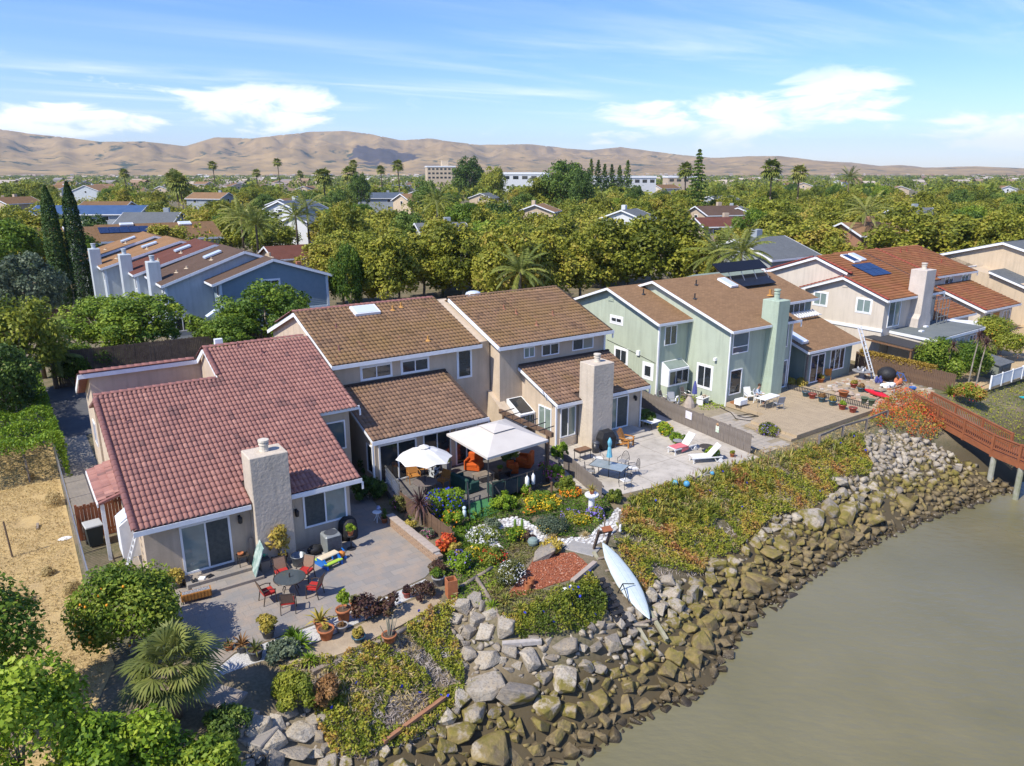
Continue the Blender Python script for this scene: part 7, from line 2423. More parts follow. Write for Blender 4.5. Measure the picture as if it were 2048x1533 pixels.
solo('toy_pieces',MB().ball((0,0,.05),.07,n=8,m=5).ball((.14,.05,.04),.05,n=8,m=5),mat('green_toy',(.10,.45,.25),rough=.5),'small green toys on the grey bin lid','toys',P(528,1113,.55))
t=thing('metal_tub','round grey metal tub with handle beside the yellow plant','tub',P(598,1130,.02))
part(t,'tub',MB().lathe([(.22,0),(.25,.03),(.30,.42),(.33,.44),(.33,.47),(.29,.46),(.24,.08),(.02,.07)],(0,0,0),16),mat('blue_grey_metal',(.13,.15,.17),(.18,.2,.22),rough=.4,metal=.4),True)
part(t,'handle',MB().tube([(.31*math.cos(a),.05,.45+.22*math.sin(a)) for a in np.linspace(0,math.pi,9)],.012,5),m_ironblk)
m_bplast=mat('blue_plastic',(.01,.14,.50),rough=.4,spec=.5)
m_lplast=mat('lime_plastic',(.38,.55,.06),rough=.4,spec=.5)
m_beigepl=mat('beige_plastic',(.62,.52,.36),rough=.5)
t=thing('toy_picnic_table','toddler picnic table with blue ends, beige top and lime benches','toy table',P(658,1128,.02),AXIS+.25)
part(t,'tabletop',MB().bbox(-.45,-.18,.40,.45,.18,.45,.03),m_beigepl)
for s in (-1,1):
 part(t,'bench',MB().bbox(-.42,s*.36-.1,.2,.42,s*.36+.1,.25,.02),m_lplast)
 part(t,'end_frame',MB().extr([(s*.36-.04,-.46,0),(s*.36-.04,.46,0),(s*.36-.04,.42,.2),(s*.36-.04,.16,.40),(s*.36-.04,-.16,.40),(s*.36-.04,-.42,.2)],(.08,0,0)),m_bplast)
t=thing('ride_on_toy','orange and blue ride on toy at the end of the picnic table','toy',P(683,1118,.02),AXIS)
part(t,'body',MB().ball((0,0,.22),.2,.14,.15),mat('orange_plastic',(.68,.24,.05),rough=.5),True)
part(t,'handle',MB().cyl((.1,-.14,.42),(.1,.14,.42),.025,.025,7).cyl((.1,0,.28),(.1,0,.43),.03,.03,7),m_bplast)
for sx in (-.14,.14):
 part(t,'wheel',MB().cyl((sx,-.13,.07),(sx,.13,.07),.07,.07,10),m_bplast)
t=thing('air_conditioner','grey louvred air conditioner unit under the window','air conditioner',P(664,1103,.02))
part(t,'cabinet',MB().bbox(-.37,-.37,.06,.37,.37,.92,.07),mat('grey_enamel',(.22,.235,.235),(.26,.275,.27),rough=.45,metal=.2))
for k in range(14):
 part(t,'louvre',MB().box(-.31,-.385,.14+k*.052,.31,-.368,.165+k*.052),m_darkpot)
part(t,'fan_grille',MB().lathe([(.05,.92),(.28,.92),(.29,.935),(.05,.945)],(0,0,0),18),m_darkpot)
part(t,'base',MB().box(-.45,-.45,0,.45,.45,.06),m_conc)
solo('black_cover',MB().lathe([(.42,0),(.45,.3),(.40,.8),(.25,.98),(.03,1.0)],(0,0,0),12),m_black,'black covered bulk behind the air conditioner','cover',P(697,1075,.02),smooth=True)
t=thing('black_barrow','black tipped up wheelbarrow against the wall','wheelbarrow',P(618,1085,.02),AXIS)
part(t,'tray',MB().extr([(-.28,0,.25),(.28,0,.25),(.33,.12,.95),(-.33,.12,.95)],(0,.16,0)),m_black)
part(t,'handle',MB().bar((-.2,.1,0),(-.25,.2,1.1),.035).bar((.2,.1,0),(.25,.2,1.1),.035),m_wood)
part(t,'wheel',MB().cyl((-.04,.1,.17),(.04,.1,.17),.17,.17,12),m_black)
solo('red_board',MB().extr([(-.12,0,0),(.14,0,0),(.12,.1,.95),(0,.14,1.15),(-.1,.1,.95)],(0,.05,0)),mat('red_paint',(.35,.02,.025),rough=.5),'dark red sled shape leaning beside the chimney','sled',P(600,1085,.02))
solo('rubbish_bag',MB().ball((0,0,.2),.34,.26,.22,9,6).ball((.3,.1,.16),.24,.2,.18,8,5),m_black,'black plastic bags heaped by the metal tub','bag',P(630,1108,.02),smooth=True)
t=thing('plant_stand','tall iron plant stand with lime leaved plant in clay pot','plant stand',P(703,1098,.02))
part(t,'base',MB().lathe([(.2,0),(.2,.02),(.04,.03),(.02,.5),(.02,.62),(.16,.63),(.16,.65),(.02,.66)],(0,0,0),12),m_ironblk)
p=P(703,1098,.02)
potted('lime leaved plant in clay pot on the iron stand',Vector((p.x,p.y,.68)),0,.14,.24,m_terra,'bush',.24,m_lime,931)
t=thing('cafe_table','small white wrought iron table at the corner of the block wall','table',P(755,1043,.02))
part(t,'tabletop',MB().lathe([(.02,.48),(.22,.48),(.22,.5),(.02,.51)],(0,0,0),14),m_white)
for k in range(3):
 a=k*2.094
 part(t,'leg',MB().tube([(.05*math.cos(a),.05*math.sin(a),.48),(.06*math.cos(a),.06*math.sin(a),.25),(.2*math.cos(a),.2*math.sin(a),0)],.018,5),m_white)
solo('white_vase',MB().lathe([(.05,0),(.11,.06),(.1,.13),(.06,.16),(.08,.19)],(0,0,0),12),mat('blue_white_ceramic',(.55,.58,.66),(.12,.16,.4),scale=12,rough=.3),'blue and white vase on the small white table','vase',P(757,1020,.53),smooth=True)
def block_wall(a,b,z,cour,bl,bh,bw,label,m,mcap):
 d=(b-a)
 L_=d.length
 t=thing('block_wall',label,'wall',a,math.atan2(d.y,d.x))
 me=MB().bbox(0,0,0,bl-.012,bw,bh-.01,.012).mesh('brick')
 me.materials.append(m)
 cap=MB().bbox(0,-.04,0,bl*.95,bw+.04,.07,.012).mesh('cap_stone')
 cap.materials.append(mcap)
 rg=random.Random(2)
 part(t,'core',MB().box(0,.03,0,L_,bw-.03,cour*bh),m_mortar)
 for c in range(cour):
  n=int(L_/bl)
  for k in range(n):
   o=link('brick',me,None,t)
   o.location=(k*bl+(bl/2 if c%2 else 0),rg.uniform(-.008,.008),c*bh)
 for k in range(int(L_/(bl*.97))):
  o=link('cap_stone',cap,None,t)
  o.location=(k*bl*.97,rg.uniform(-.01,.01),cour*bh)
 return t
m_block=mat('tan_wall_block',(.34,.23,.155),(.27,.19,.135),rough=.9,scale=4,bump=.6)
m_capst=mat('pale_cap_stone',(.40,.33,.27),(.34,.28,.23),rough=.9,scale=3)
A_,B_=P(775,1050,0),P(872,1130,0)
block_wall(Vector((A_.x,A_.y,0)),Vector((B_.x,B_.y,0)),0,4,.38,.115,.28,'low tan block wall with pale cap stones along the patio',m_block,m_capst)
def fence(label,pts,hgt,m,bw=.14,name='plank_fence',rail=True,gap=.012,hv=.03,posts=2.4,postm=None,kind_stuff=False):
 a,b=Vector(pts[0]),Vector(pts[1])
 d=b-a
 L_=math.hypot(d.x,d.y)
 t=thing(name,label,'fence',a,math.atan2(d.y,d.x))
 rg=random.Random(int(L_*100))
 n=int(L_/bw)
 if kind_stuff:
  mb=MB()
  for k in range(n):
   mb.box(k*bw,-.012+rg.uniform(-.006,.006),.03,k*bw+bw-gap,.012,hgt+rg.uniform(-hv,hv))
  part(t,'boards',mb,m,kind='stuff')
 else:
  me=[]
  for k in range(4):
   q=MB().bbox(0,-.012,.03,bw-gap,.012,hgt+rg.uniform(-hv,hv),.006).mesh('board')
   q.materials.append(m)
   me.append(q)
  for k in range(n):
   o=link('board',rg.choice(me),None,t)
   o.location=(k*bw,rg.uniform(-.008,.008),d.z*k/n)
 if rail:
  for z in (.25,hgt-.2):
   part(t,'rail',MB().box(0,.013,z,L_,.06,z+.09),postm or m)
 k=0.
 while k<=L_+.01:
  part(t,'post',MB().box(k-.05,.014,0,k+.05,.115,hgt+.04),postm or m)
  k+=posts
 return t
fence('weathered plank fence between the concrete patio and the paver yard',(W(36.25,37.2,0),W(34.95,25.7,0)),1.25,m_greyfence)
A_,B_=P(800,1015,0),P(908,1097,0)
fence('brown plank fence between the block wall planter and the flower beds',((A_.x,A_.y,0),(B_.x,B_.y,0)),.85,m_fencewood)
A_,B_=P(1127,938,0),P(1205,1005,0)
fence('short dark plank fence beside the white pedestal',((A_.x,A_.y,0),(B_.x,B_.y,0)),1.0,m_greyfence)
fence('brown plank fence behind the covered grill of the cluttered yard',(W(58.6,33.6,0),W(58.0,25.2,0)),1.5,m_fencewood)
fence('red brown plank fence with gate beside the bin',(W(1.15,36.0,0),W(3.0,36.0,0)),1.7,m_redwood)
A_,B_=P(235,730,0),P(470,697,0)
fence('dark plank fence in shade behind the red roof',(W(2.5,65.2,0),W(27,64.0,0)),2.9,m_darkfence,kind_stuff=True)
fence('dark red brown fence below the cypress pair',(W(-2.0,89.0,0),W(9.5,88.4,0)),2.6,mat('dark_red_fence',(.075,.03,.025),(.10,.045,.035)),kind_stuff=True)
fence('orange brown fence at the right edge',(W(84.5,30.0,0),W(96,29.0,0)),1.9,m_redwood,kind_stuff=True)
rng=np.random.default_rng(9)
n=6000
C=np.stack([rng.uniform(0,6.5,n),rng.normal(0,.12,n),1.25+rng.random(n)*.55],1)
V,F=kites(C,.13,rng,None,up=.3)
solo('fence_climber',np_mesh('fence_climber',V,F,rng.random(n)),leafmat('golden_climber',[(.25,.16,.03),(.4,.27,.05),(.5,.36,.07)]),'golden climber along the top of the right plank fence','plant',W(58.75,33.4,0),AXIS-R(94))
t=thing('vinyl_fence','white vinyl fence along the sandy yard at right','fence',W(61.5,24.2,0),AXIS)
for k in range(12):
 part(t,'post',MB().bbox(k*1.8-.06,-.06,0,k*1.8+.06,.06,1.1,.015),m_white)
 part(t,'panel',MB().box(k*1.8+.06,-.02,.15,k*1.8+1.74,.02,.95),m_white)
 part(t,'rail',MB().box(k*1.8+.06,-.03,.95,k*1.8+1.74,.03,1.02),m_white)
t=thing('wire_fence','pale wire and lath fence between dry lot and side path','fence',W(1.0,30.0,0),AXIS+R(90))
L_=18.5
for k in range(9):
 part(t,'post',MB().cyl((k*2.3,0,0),(k*2.3,0,1.35),.035,.035,6),m_metal)
part(t,'rail',MB().cyl((0,0,1.32),(L_,0,1.32),.025,.025,6),m_metal)
mb=MB()
for k in range(int(L_/.16)):
 mb.bar((k*.16,0,.05),(k*.16+.02,.01,1.3),.05,.008)
part(t,'laths',mb,mat('grey_lath',(.36,.34,.31),(.24,.22,.20)),kind='stuff')
for lab,x,y0,y1 in (('thin dark stake standing in the dry lot',25,1115,1035),):
 p=P(x,y0,0)
 solo('stake',MB().bar((0,0,0),(-.08,0,1.7),.05),m_darkfence,lab,'stake',p,0.)
solo('wood_offcut',MB().bar((0,0,.04),(.05,.5,.1),.1,.08),m_wood,'short dark timber lying on the dry grass','timber',P(75,1060,.01))
solo('white_cloth',MB().ball((0,0,.02),.3,.2,.05,8,4),m_white,'white rag lying on the dry grass','rag',P(130,1078,.01))
t=thing('refuse_cart','dark wheeled refuse cart with pale lid behind the gate','bin',P(192,1090,0),AXIS+.1)
part(t,'body',MB().add([(-.27,-.27,.08),(.27,-.27,.08),(.27,.27,.08),(-.27,.27,.08),(-.33,-.36,1.0),(.33,-.36,1.0),(.33,.36,1.0),(-.33,.36,1.0)],[(3,2,1,0),(0,1,5,4),(1,2,6,5),(2,3,7,6),(3,0,4,7),(4,5,6,7)]),mat('dark_grey_plastic',(.035,.045,.045),rough=.55))
part(t,'lid',MB().bbox(-.36,-.4,1.0,.36,.4,1.08,.03),mat('pale_lid',(.42,.43,.42),rough=.6))
for s in (-1,1):
 part(t,'wheel',MB().cyl((s*.24,.3,.12),(s*.32,.3,.12),.12,.12,10),m_black)
m_ladder=mat('bright_aluminium',(.66,.68,.70),rough=.4,metal=.2)
def ladder(label,loc,rot,length,lean,w=.42,n=9):
 t=thing('ladder',label,'ladder',loc,rot)
 top=Vector((0,math.sin(lean)*length,math.cos(lean)*length))
 for s in (-1,1):
  part(t,'rail',MB().bar((s*w/2,0,0),top+Vector((s*w/2,0,0)),.06,.09),m_ladder)
 for k in range(n):
  q=top*((k+.7)/(n+.4))
  part(t,'rung',MB().bar(q+Vector((-w/2,0,0)),q+Vector((w/2,0,0)),.05,.04),m_ladder)
 return t
ladder('aluminium ladder leaning on the side wall of the red roofed house',W(2.1,30.6,0),AXIS-R(90),2.4,.35)
ladder('tall aluminium ladder leaning on the shingle eave',W(56.9,30.9,0),AXIS,4.4,.42,n=13)
for i,(x,y,m) in enumerate(((268,1085,m_terra),(262,1105,m_redpot))):
 potted(('stack of clay pots at the red house corner','red pot at the red house corner')[i],x,y,.14,.24,m,'bush',.15,m_brownleaf,960+i)
t=thing('clay_chimney_pot','orange square clay flue standing by the logs','flue',PT(903,1192),.4)
for (x0,y0,x1,y1) in ((-.2,-.2,.2,-.16),(-.2,.16,.2,.2),(-.2,-.16,-.16,.16),(.16,-.16,.2,.16)):
 part(t,'side',MB().box(x0,y0,0,x1,y1,.75),m_terra)
def log(label,pa,pb,r,m=None,name='log',square=False,lift=.1):
 a,b=PT(*pa),PT(*pb)
 a.z+=lift
 b.z+=lift
 mb=MB()
 if square:
  mb.bar((0,0,0),b-a,r*2,r*1.6)
 else:
  mb.tube([Vector((0,0,0)),(b-a)*.5+Vector((.03,.02,.02)),b-a],r,9,r1=r*.85)
 return solo(name,mb,m or m_wood,label,'timber',a,0.,smooth=not square)
m_lumber=mat('reddish_lumber',(.34,.17,.09),(.27,.13,.07),rough=.85,scale=3)
log('long grey timber edging the dirt strip',(625,1350),(760,1290),.09,square=True)
log('second grey timber edging nearer the orange flue',(755,1292),(890,1222),.09)
log('reddish plank lying on the lower ice plant',(768,1500),(890,1410),.07,m_lumber,'plank',True,.3)
log('slanting grey log between the garden and the gully',(952,1160),(1005,1250),.1)
log('pale timber lying below the hanging ice plant',(1005,1296),(1082,1290),.1,mat('whitish_timber',(.46,.42,.38),(.36,.33,.30)),'timber',True,.15)
log('short log beside the clay flue',(920,1180),(985,1140),.09)
log('pale stone kerb at the edge of the mulch',(1145,1168),(1190,1130),.1,m_capst,'kerb_stone',True)
log('driftwood branch by the gully',(935,1230),(960,1190),.08)
struct('dirt_strip',MB().prism(sheet_px([(560,1318),(720,1250),(860,1185),(885,1205),(800,1252),(690,1305),(600,1335)],0),-.2,.006),mat('tan_dirt',(.4,.3,.2)),'bare dirt strip between gravel and timbers')
for i,(x,y) in enumerate(((440,1392),(462,1430),(500,1462))):
 p=PT(x,y)
 struct('path_step',MB().bbox(-.75,-.45,-.4,.75,.45,.03,.03),m_stamp,('upper','middle','lowest')[i]+' shaded concrete step down to the rocks',loc=p,rot=-.35)
solo('stone_ball',MB().ball((0,0,.12),.13),m_greypot,'round grey stone ball in the gully','ornament',PT(923,1212),0.,smooth=True)
for i,(x,y) in enumerate(((1062,1170),(1056,1180))):
 solo('clay_pipe',MB().lathe([(.14,0),(.14,.3),(.11,.3),(.11,.02)],(0,0,0),14),m_terra,('upper round clay pot beside the daisy bush','lower round clay pot beside the daisy bush')[i],'pot',P(x,y,0),0.)
t=thing('duck_ornament','white duck garden ornament on a dark stone','ornament',PT(1132,1190),0.)
part(t,'body',MB().ball((0,0,.2),.22,.12,.13).ball((.17,0,.38),.07,.06,.07).cyl((.14,0,.22),(.17,0,.38),.05,.04,7),m_white,True)
part(t,'stone',MB().ball((0,0,.03),.2,.18,.1,7,4),m_greypot)
# ---- deck of the brown roofed house
DZ=.35
m_deck2=plank_mat('grey_deck_boards',(.20,.185,.17),(.16,.15,.14),.14,rot=-AXIS)
dk2=[(742,930),(788,1000),(835,1012),(905,1015),(955,1000),(1005,985),(1060,970),(1118,935),(1112,895),(1000,850),(900,860),(790,890)]
struct('raised_deck',MB().prism(sheet_px(dk2,DZ),0,DZ),m_deck2,'grey boarded deck behind the brown roofed house')
def DP(x,y):
 return P(x,y,DZ)
p=DP(851,990)
ztop=PD(847,893,p.y).z
t=thing('umbrella','open white patio umbrella over the round table','umbrella',p,.2)
hub=ztop-DZ
nn=8
rad,drop,mb=1.42,.62,MB()
ringv=[]
for k in range(nn*2):
 a=k*math.pi/nn
 r_=rad if k%2==0 else rad*.905
 z_=hub-drop-(0 if k%2==0 else -.07)
 ringv.append((r_*math.cos(a),r_*math.sin(a),z_))
midv=[(x*.5,y*.5,hub-.5*drop+.09-(0 if k%2==0 else .015)) for k,(x,y,z) in enumerate(ringv)]
vs_=[(0,0,hub)]+midv+ringv
m2=nn*2
fs_=[(0,1+k,1+(k+1)%m2) for k in range(m2)]+[(1+k,1+m2+k,1+m2+(k+1)%m2,1+(k+1)%m2) for k in range(m2)]
mb.add(vs_,fs_)
part(t,'canopy',mb,m_canvas)
part(t,'vent_cap',MB().lathe([(.30,hub-.04),(.28,hub-.02),(.1,hub+.06),(.02,hub+.1)],(0,0,0),8),m_canvas)
part(t,'pole',MB().cyl((0,0,0),(0,0,hub+.05),.025,.025,8),m_ironblk)
for k in range(8):
 a=k*math.pi/4
 part(t,'rib',MB().bar((0,0,hub-.03),(rad*.98*math.cos(a),rad*.98*math.sin(a),hub-drop-.03),.015),m_wood)
t=thing('round_table','round mesh topped table under the white umbrella','table',p,0.)
part(t,'tabletop',MB().lathe([(.04,.70),(.62,.70),(.62,.73),(.04,.73)],(0,0,0),24),mat('brown_mesh',(.15,.12,.11),(.20,.17,.15),scale=40,rough=.5))
for k in range(4):
 a=k*1.571+.4
 part(t,'leg',MB().bar((.3*math.cos(a),.3*math.sin(a),.7),(.42*math.cos(a),.42*math.sin(a),0),.03),m_ironblk)
for lab,x,y,q in (('golden wood armchair left of the round table',828,965,0),('golden wood armchair behind the round table',848,950,0),('golden wood armchair right of the round table',885,975,0)):
 c=DP(x,y)
 d=p-c
 make_chair(lab,c,math.atan2(d.y,d.x)+math.pi/2,m_orangewood,m_orangewood,m_orangewood,cushion=False,name='wooden_armchair',group='golden armchairs at the round table',w=.6,bh=.85)
g1,g2,g3=P(893,868,2.75),P(975,916,2.75),P(1097,880,2.75)
g4=g1+g3-g2
gc=(g1+g3)/2
t=thing('gazebo','cream canvas gazebo with a two tier roof over the deck','gazebo',(gc.x,gc.y,DZ),0.)
cs=[(q-gc) for q in (g1,g2,g3,g4)]
zE,zT=2.75-DZ,3.5-DZ
mb=MB()
low=[(c.x,c.y,zE) for c in cs]
upp=[(c.x*.30,c.y*.30,zE+(zT-zE)*.72) for c in cs]
mids=[]
vs_=low+upp
mb.add(vs_,[(k,(k+1)%4,4+(k+1)%4,4+k) for k in range(4)])
part(t,'canopy',mb,m_cream_canvas)
mb=MB()
u2=[(c.x*.36,c.y*.36,zE+(zT-zE)*.76) for c in cs]
mb.add(u2+[(0,0,zT)],[(k,(k+1)%4,4) for k in range(4)])
part(t,'top_canopy',mb,m_cream_canvas)
mb=MB()
for k in range(4):
 a,b=Vector(low[k]),Vector(low[(k+1)%4])
 mb.add([a,b,b-Vector((0,0,.12)),a-Vector((0,0,.12))],[(0,1,2,3)])
part(t,'valance',mb,m_cream_canvas)
for k in range(4):
 q=Vector(low[k])*.94
 part(t,'post',MB().bar((q.x,q.y,0),(q.x,q.y,zE-.03),.06),m_ironblk)
 q2=Vector(low[(k+1)%4])*.94
 part(t,'beam',MB().bar((q.x,q.y,zE-.1),(q2.x,q2.y,zE-.1),.05),m_ironblk)
 part(t,'rafter',MB().bar((q.x,q.y,zE-.06),(0,0,zT-.1),.03),m_ironblk)
def sofa(label,loc,rot,m,w=.85,d=.8,name='armchair',bh=.85,cat='armchair',group=None):
 t=thing(name,label,cat,loc,rot,group)
 part(t,'base',MB().bbox(-w/2,-d/2,.06,w/2,d/2,.30,.03),m)
 part(t,'seat_cushion',MB().bbox(-w/2+.12,-d/2-.02,.301,w/2-.12,d/2-.18,.45,.04),m)
 part(t,'backrest',MB().bbox(-w/2+.05,d/2-.2,.302,w/2-.05,d/2+.02,bh,.05),m)
 for s in (-1,1):
  part(t,'armrest',MB().bbox(s*w/2-(.14 if s>0 else 0),-d/2,.301,s*w/2+(.14 if s<0 else 0),d/2-.2,.60,.04),m)
  part(t,'leg',MB().box(s*(w/2-.1)-.03,-d/2+.05,0,s*(w/2-.1)+.03,-d/2+.11,.06),m_bronze)
 return t
sofa('orange velvet armchair under the gazebo at the left',DP(948,938),AXIS+R(-50),m_orgfab,.9,.85)
sofa('orange armchair deeper under the gazebo at right',DP(1050,932),AXIS+R(-140),m_orgfab,.9,.85)
sofa('orange ottoman seat between the gazebo posts',DP(1025,945),AXIS+R(-120),m_orgfab,.7,.6,bh=.5)
sofa('dark green cushioned sofa at the deck edge',DP(930,978),AXIS+R(95),m_grnfab,1.5,.8,'garden_sofa',.8,'sofa')
sofa('dark green armchair beside the ramp head',DP(993,990),AXIS+R(170),m_grnfab,.75,.75)
sofa('dark green armchair with its back to the garden',DP(1022,982),AXIS+R(180),m_grnfab,.75,.75)
t=thing('coffee_table','grey slatted coffee table between green sofa and gazebo post','table',DP(967,962),AXIS)
for k in range(5):
 part(t,'slat',MB().box(-.55,-.3+k*.125,.40,.55,-.19+k*.125,.43),m_wood)
for sx in (-1,1):
 for sy in (-1,1):
  part(t,'leg',MB().bar((sx*.48,sy*.25,0),(sx*.48,sy*.25,.4),.05),m_wood)
t=thing('low_table','brown low table with a potted plant under the gazebo','table',DP(1005,955),AXIS)
part(t,'tabletop',MB().bbox(-.45,-.3,.36,.45,.3,.41,.01),m_bronze)
for sx in (-1,1):
 part(t,'leg',MB().box(sx*.36-.04,-.25,0,sx*.36+.04,.25,.36),m_bronze)
q=DP(1000,957)
potted('small terracotta pot on the brown low table',Vector((q.x,q.y,DZ+.42)),0,.11,.15,m_terra,'bush',.16,m_grn,970)
q=DP(1022,935)
potted('big leafy plant in shade under the gazebo',Vector((q.x,q.y,DZ)),0,.25,.4,m_darkpot,'bush',.55,m_mid,971)
for i,(x,y) in enumerate(((868,955),(893,948))):
 q=DP(x,y)
 t=thing('tall_planter',('zebra patterned tall planter right of the umbrella','pale grey tall planter beside the zebra one')[i],'planter',q,AXIS+R(20))
 part(t,'box',MB().add([(-.16,-.16,0),(.16,-.16,0),(.16,.16,0),(-.16,.16,0),(-.24,-.24,.7),(.24,-.24,.7),(.24,.24,.7),(-.24,.24,.7)],[(0,1,5,4),(1,2,6,5),(2,3,7,6),(3,0,4,7),(4,5,6,7),(3,2,1,0)]),(mat('zebra_glaze',(.55,.58,.60),(.04,.04,.05),scale=5,lo=.48,hi=.52),m_greypot)[i])
 plant_part(t,'bush',.66,.26,m_mid,975+i)
t=thing('deck_railing','black metal deck railing with dark panels facing the garden','railing',(0,0,0),0.)
rl=[DP(x,y) for x,y in ((985,1002),(1010,994),(1035,986),(1060,978),(1085,966))]
for q in rl:
 part(t,'post',MB().bar(q,q+Vector((0,0,.95)),.05),m_ironblk)
for a,b in zip(rl[:-1],rl[1:]):
 part(t,'rail',MB().bar(a+Vector((0,0,.92)),b+Vector((0,0,.92)),.05),m_ironblk)
 m1,m2_=a.lerp(b,.06),a.lerp(b,.94)
 part(t,'panel',MB().extr([m1+Vector((0,0,.08)),m2_+Vector((0,0,.08)),m2_+Vector((0,0,.82)),m1+Vector((0,0,.82))],(0,.02,0)),mat('dark_mesh_panel',(.025,.028,.03),(.05,.055,.06),scale=30))
for i,(x,y) in enumerate(((1054,980),(1066,975))):
 q=DP(x,y)
 t=thing('boat_fender',('white boat fender hanging on the deck railing','second white fender hanging nearer the roses')[i],'fender',q+Vector((0,-.1,0)),0.)
 part(t,'body',MB().lathe([(.03,.18),(.1,.24),(.11,.5),(.1,.72),(.04,.78),(.03,.82)],(0,0,0),12),m_white,True)
 part(t,'rope',MB().cyl((0,0,.8),(0,.08,.95),.012,.012,5),m_wood)
a,b=DP(744,928),DP(800,1003)
t=thing('metal_screen','pale grey patterned metal screen at the left end of the deck','screen',a,math.atan2(b.y-a.y,b.x-a.x))
L_=math.hypot(b.x-a.x,b.y-a.y)
mb=MB()
for k in range(5):
 part(t,'post',MB().box(k*L_/4-.025,-.025,0,k*L_/4+.025,.025,.95),m_metal)
for k in range(int(L_/.13)):
 for s in (-1,1):
  mb.bar((k*.13,0,.1 if s>0 else .85),(k*.13+.3,0,.85 if s>0 else .1),.02,.008)
part(t,'lattice',mb,m_metal,kind='stuff')
part(t,'rail',MB().box(0,-.03,.9,L_,.03,.96),m_metal)
r1,r2=DP(935,1000),DP(975,985)
r3,r4=P(1000,1022,.03),P(940,1045,.03)
t=thing('garden_ramp','green carpeted ramp with black handrails down to the path','ramp',(0,0,0),0.)
part(t,'ramp',MB().add([r4,r3,r2,r1],[(0,1,2,3)]).add([r4-Vector((0,0,.02)),r3-Vector((0,0,.02)),r2-Vector((0,0,.3)),r1-Vector((0,0,.3))],[(3,2,1,0)]),mat('green_carpet',(.055,.19,.075),(.045,.15,.06),rough=.95,scale=5))
for lo_,hi_ in ((r4,r1),(r3,r2)):
 for q in (lo_,hi_):
  part(t,'post',MB().bar(q,q+Vector((0,0,.95)),.05),m_ironblk)
 part(t,'handrail',MB().bar(lo_+Vector((0,0,.93)),hi_+Vector((0,0,.93)),.05),m_ironblk)
 part(t,'handrail',MB().bar(lo_+Vector((0,0,.5)),hi_+Vector((0,0,.5)),.035),m_ironblk)
a,b=P(993,925,0),P(1108,945,0)
a=W(22.6,33.6,0)
b=W(22.9,29.6,0)
zt=PD(1000,818,a.y).z
t=thing('pergola','red brown timber pergola beam on posts beside the gazebo','pergola',a,AXIS)
for q in (0.,4.2):
 part(t,'post',MB().box(-.07,-q-.07,0,.07,-q+.07,2.65),m_fencewood)
part(t,'beam',MB().box(-.08,-4.6,2.65,.08,.4,2.9),m_fencewood)
for k in range(6):
 q=-.3-k*.75
 part(t,'crossbar',MB().bar((-.5,q,2.95),(.6,q+.1,2.98),.04),m_ironblk)
part(t,'screen',MB().box(-.02,-1.9,1.3,.02,-.1,2.6),mat('dark_blue_screen',(.05,.055,.075),(.07,.075,.1),scale=4))
t=thing('white_pedestal','white fluted column pedestal in the flower garden','pedestal',P(1182,1035,0),0.)
part(t,'column',MB().lathe([(.22,0),(.22,.08),(.17,.12),(.15,.2),(.145,.95),(.17,1.05)],(0,0,0),16),m_white,True)
part(t,'capital',MB().lathe([(.17,1.05),(.32,1.12),(.34,1.2),(.33,1.23),(.02,1.24)],(0,0,0),16),m_white)
p=P(1182,1035,0)
potted('terracotta pot of spiky leaves on the white pedestal',Vector((p.x,p.y,1.24)),0,.13,.2,m_terra,'spiky',.45,m_yelleaf,980)
t=thing('bollard_light','small white bollard with a ball top beside the ramp','bollard',P(929,1038,0),0.)
part(t,'post',MB().lathe([(.09,0),(.09,.42),(.07,.44),(.07,.48)],(0,0,0),12),mat('pale_blue_paint',(.55,.66,.72),rough=.5),True)
part(t,'ball',MB().ball((0,0,.56),.1),mat('pale_blue_paint',(.55,.66,.72)),True)
prev=None
for i,(x,y) in enumerate(((1060,1000),(1063,978),(1103,988))):
 q=P(x,y,0)
 t=thing('rope_post',('left rope post by the flower bed','middle rope post by the flower bed','right rope post by the flower bed')[i],'post',q,0.)
 part(t,'post',MB().cyl((0,0,0),(0,0,.65),.06,.06,8),m_fencewood)
 if prev is not None:
  dv=prev-q
  part(t,'rope',MB().tube([(dv.x*s,dv.y*s,.58-.25*math.sin(math.pi*s)) for s in np.linspace(0,1,8)],.02,5),m_straw)
 prev=q
q=P(1050,993,0)
potted('terracotta pot with green shrub beside the rope posts',q,0,.22,.25,m_terra,'bush',.35,m_lime,981)
for i,(x,y,x2) in enumerate(((1208,1075,0),(1238,1062,0))):
 q=PT(x,y)
 solo('wooden_post',MB().bar((0,0,-.2),(0,0,1.0),.07),m_wood,('left wooden gate post at the end of the white path','right wooden gate post at the end of the white path')[i],'post',q,0.)
solo('path_pavers',MB().bbox(-.7,-.45,0,.7,.45,.05,.02),mat('slate_paver',(.33,.31,.28),(.27,.26,.24),scale=3),'grey slate slab between the path and the mulch','paver',P(1165,1098,.01),-.5)
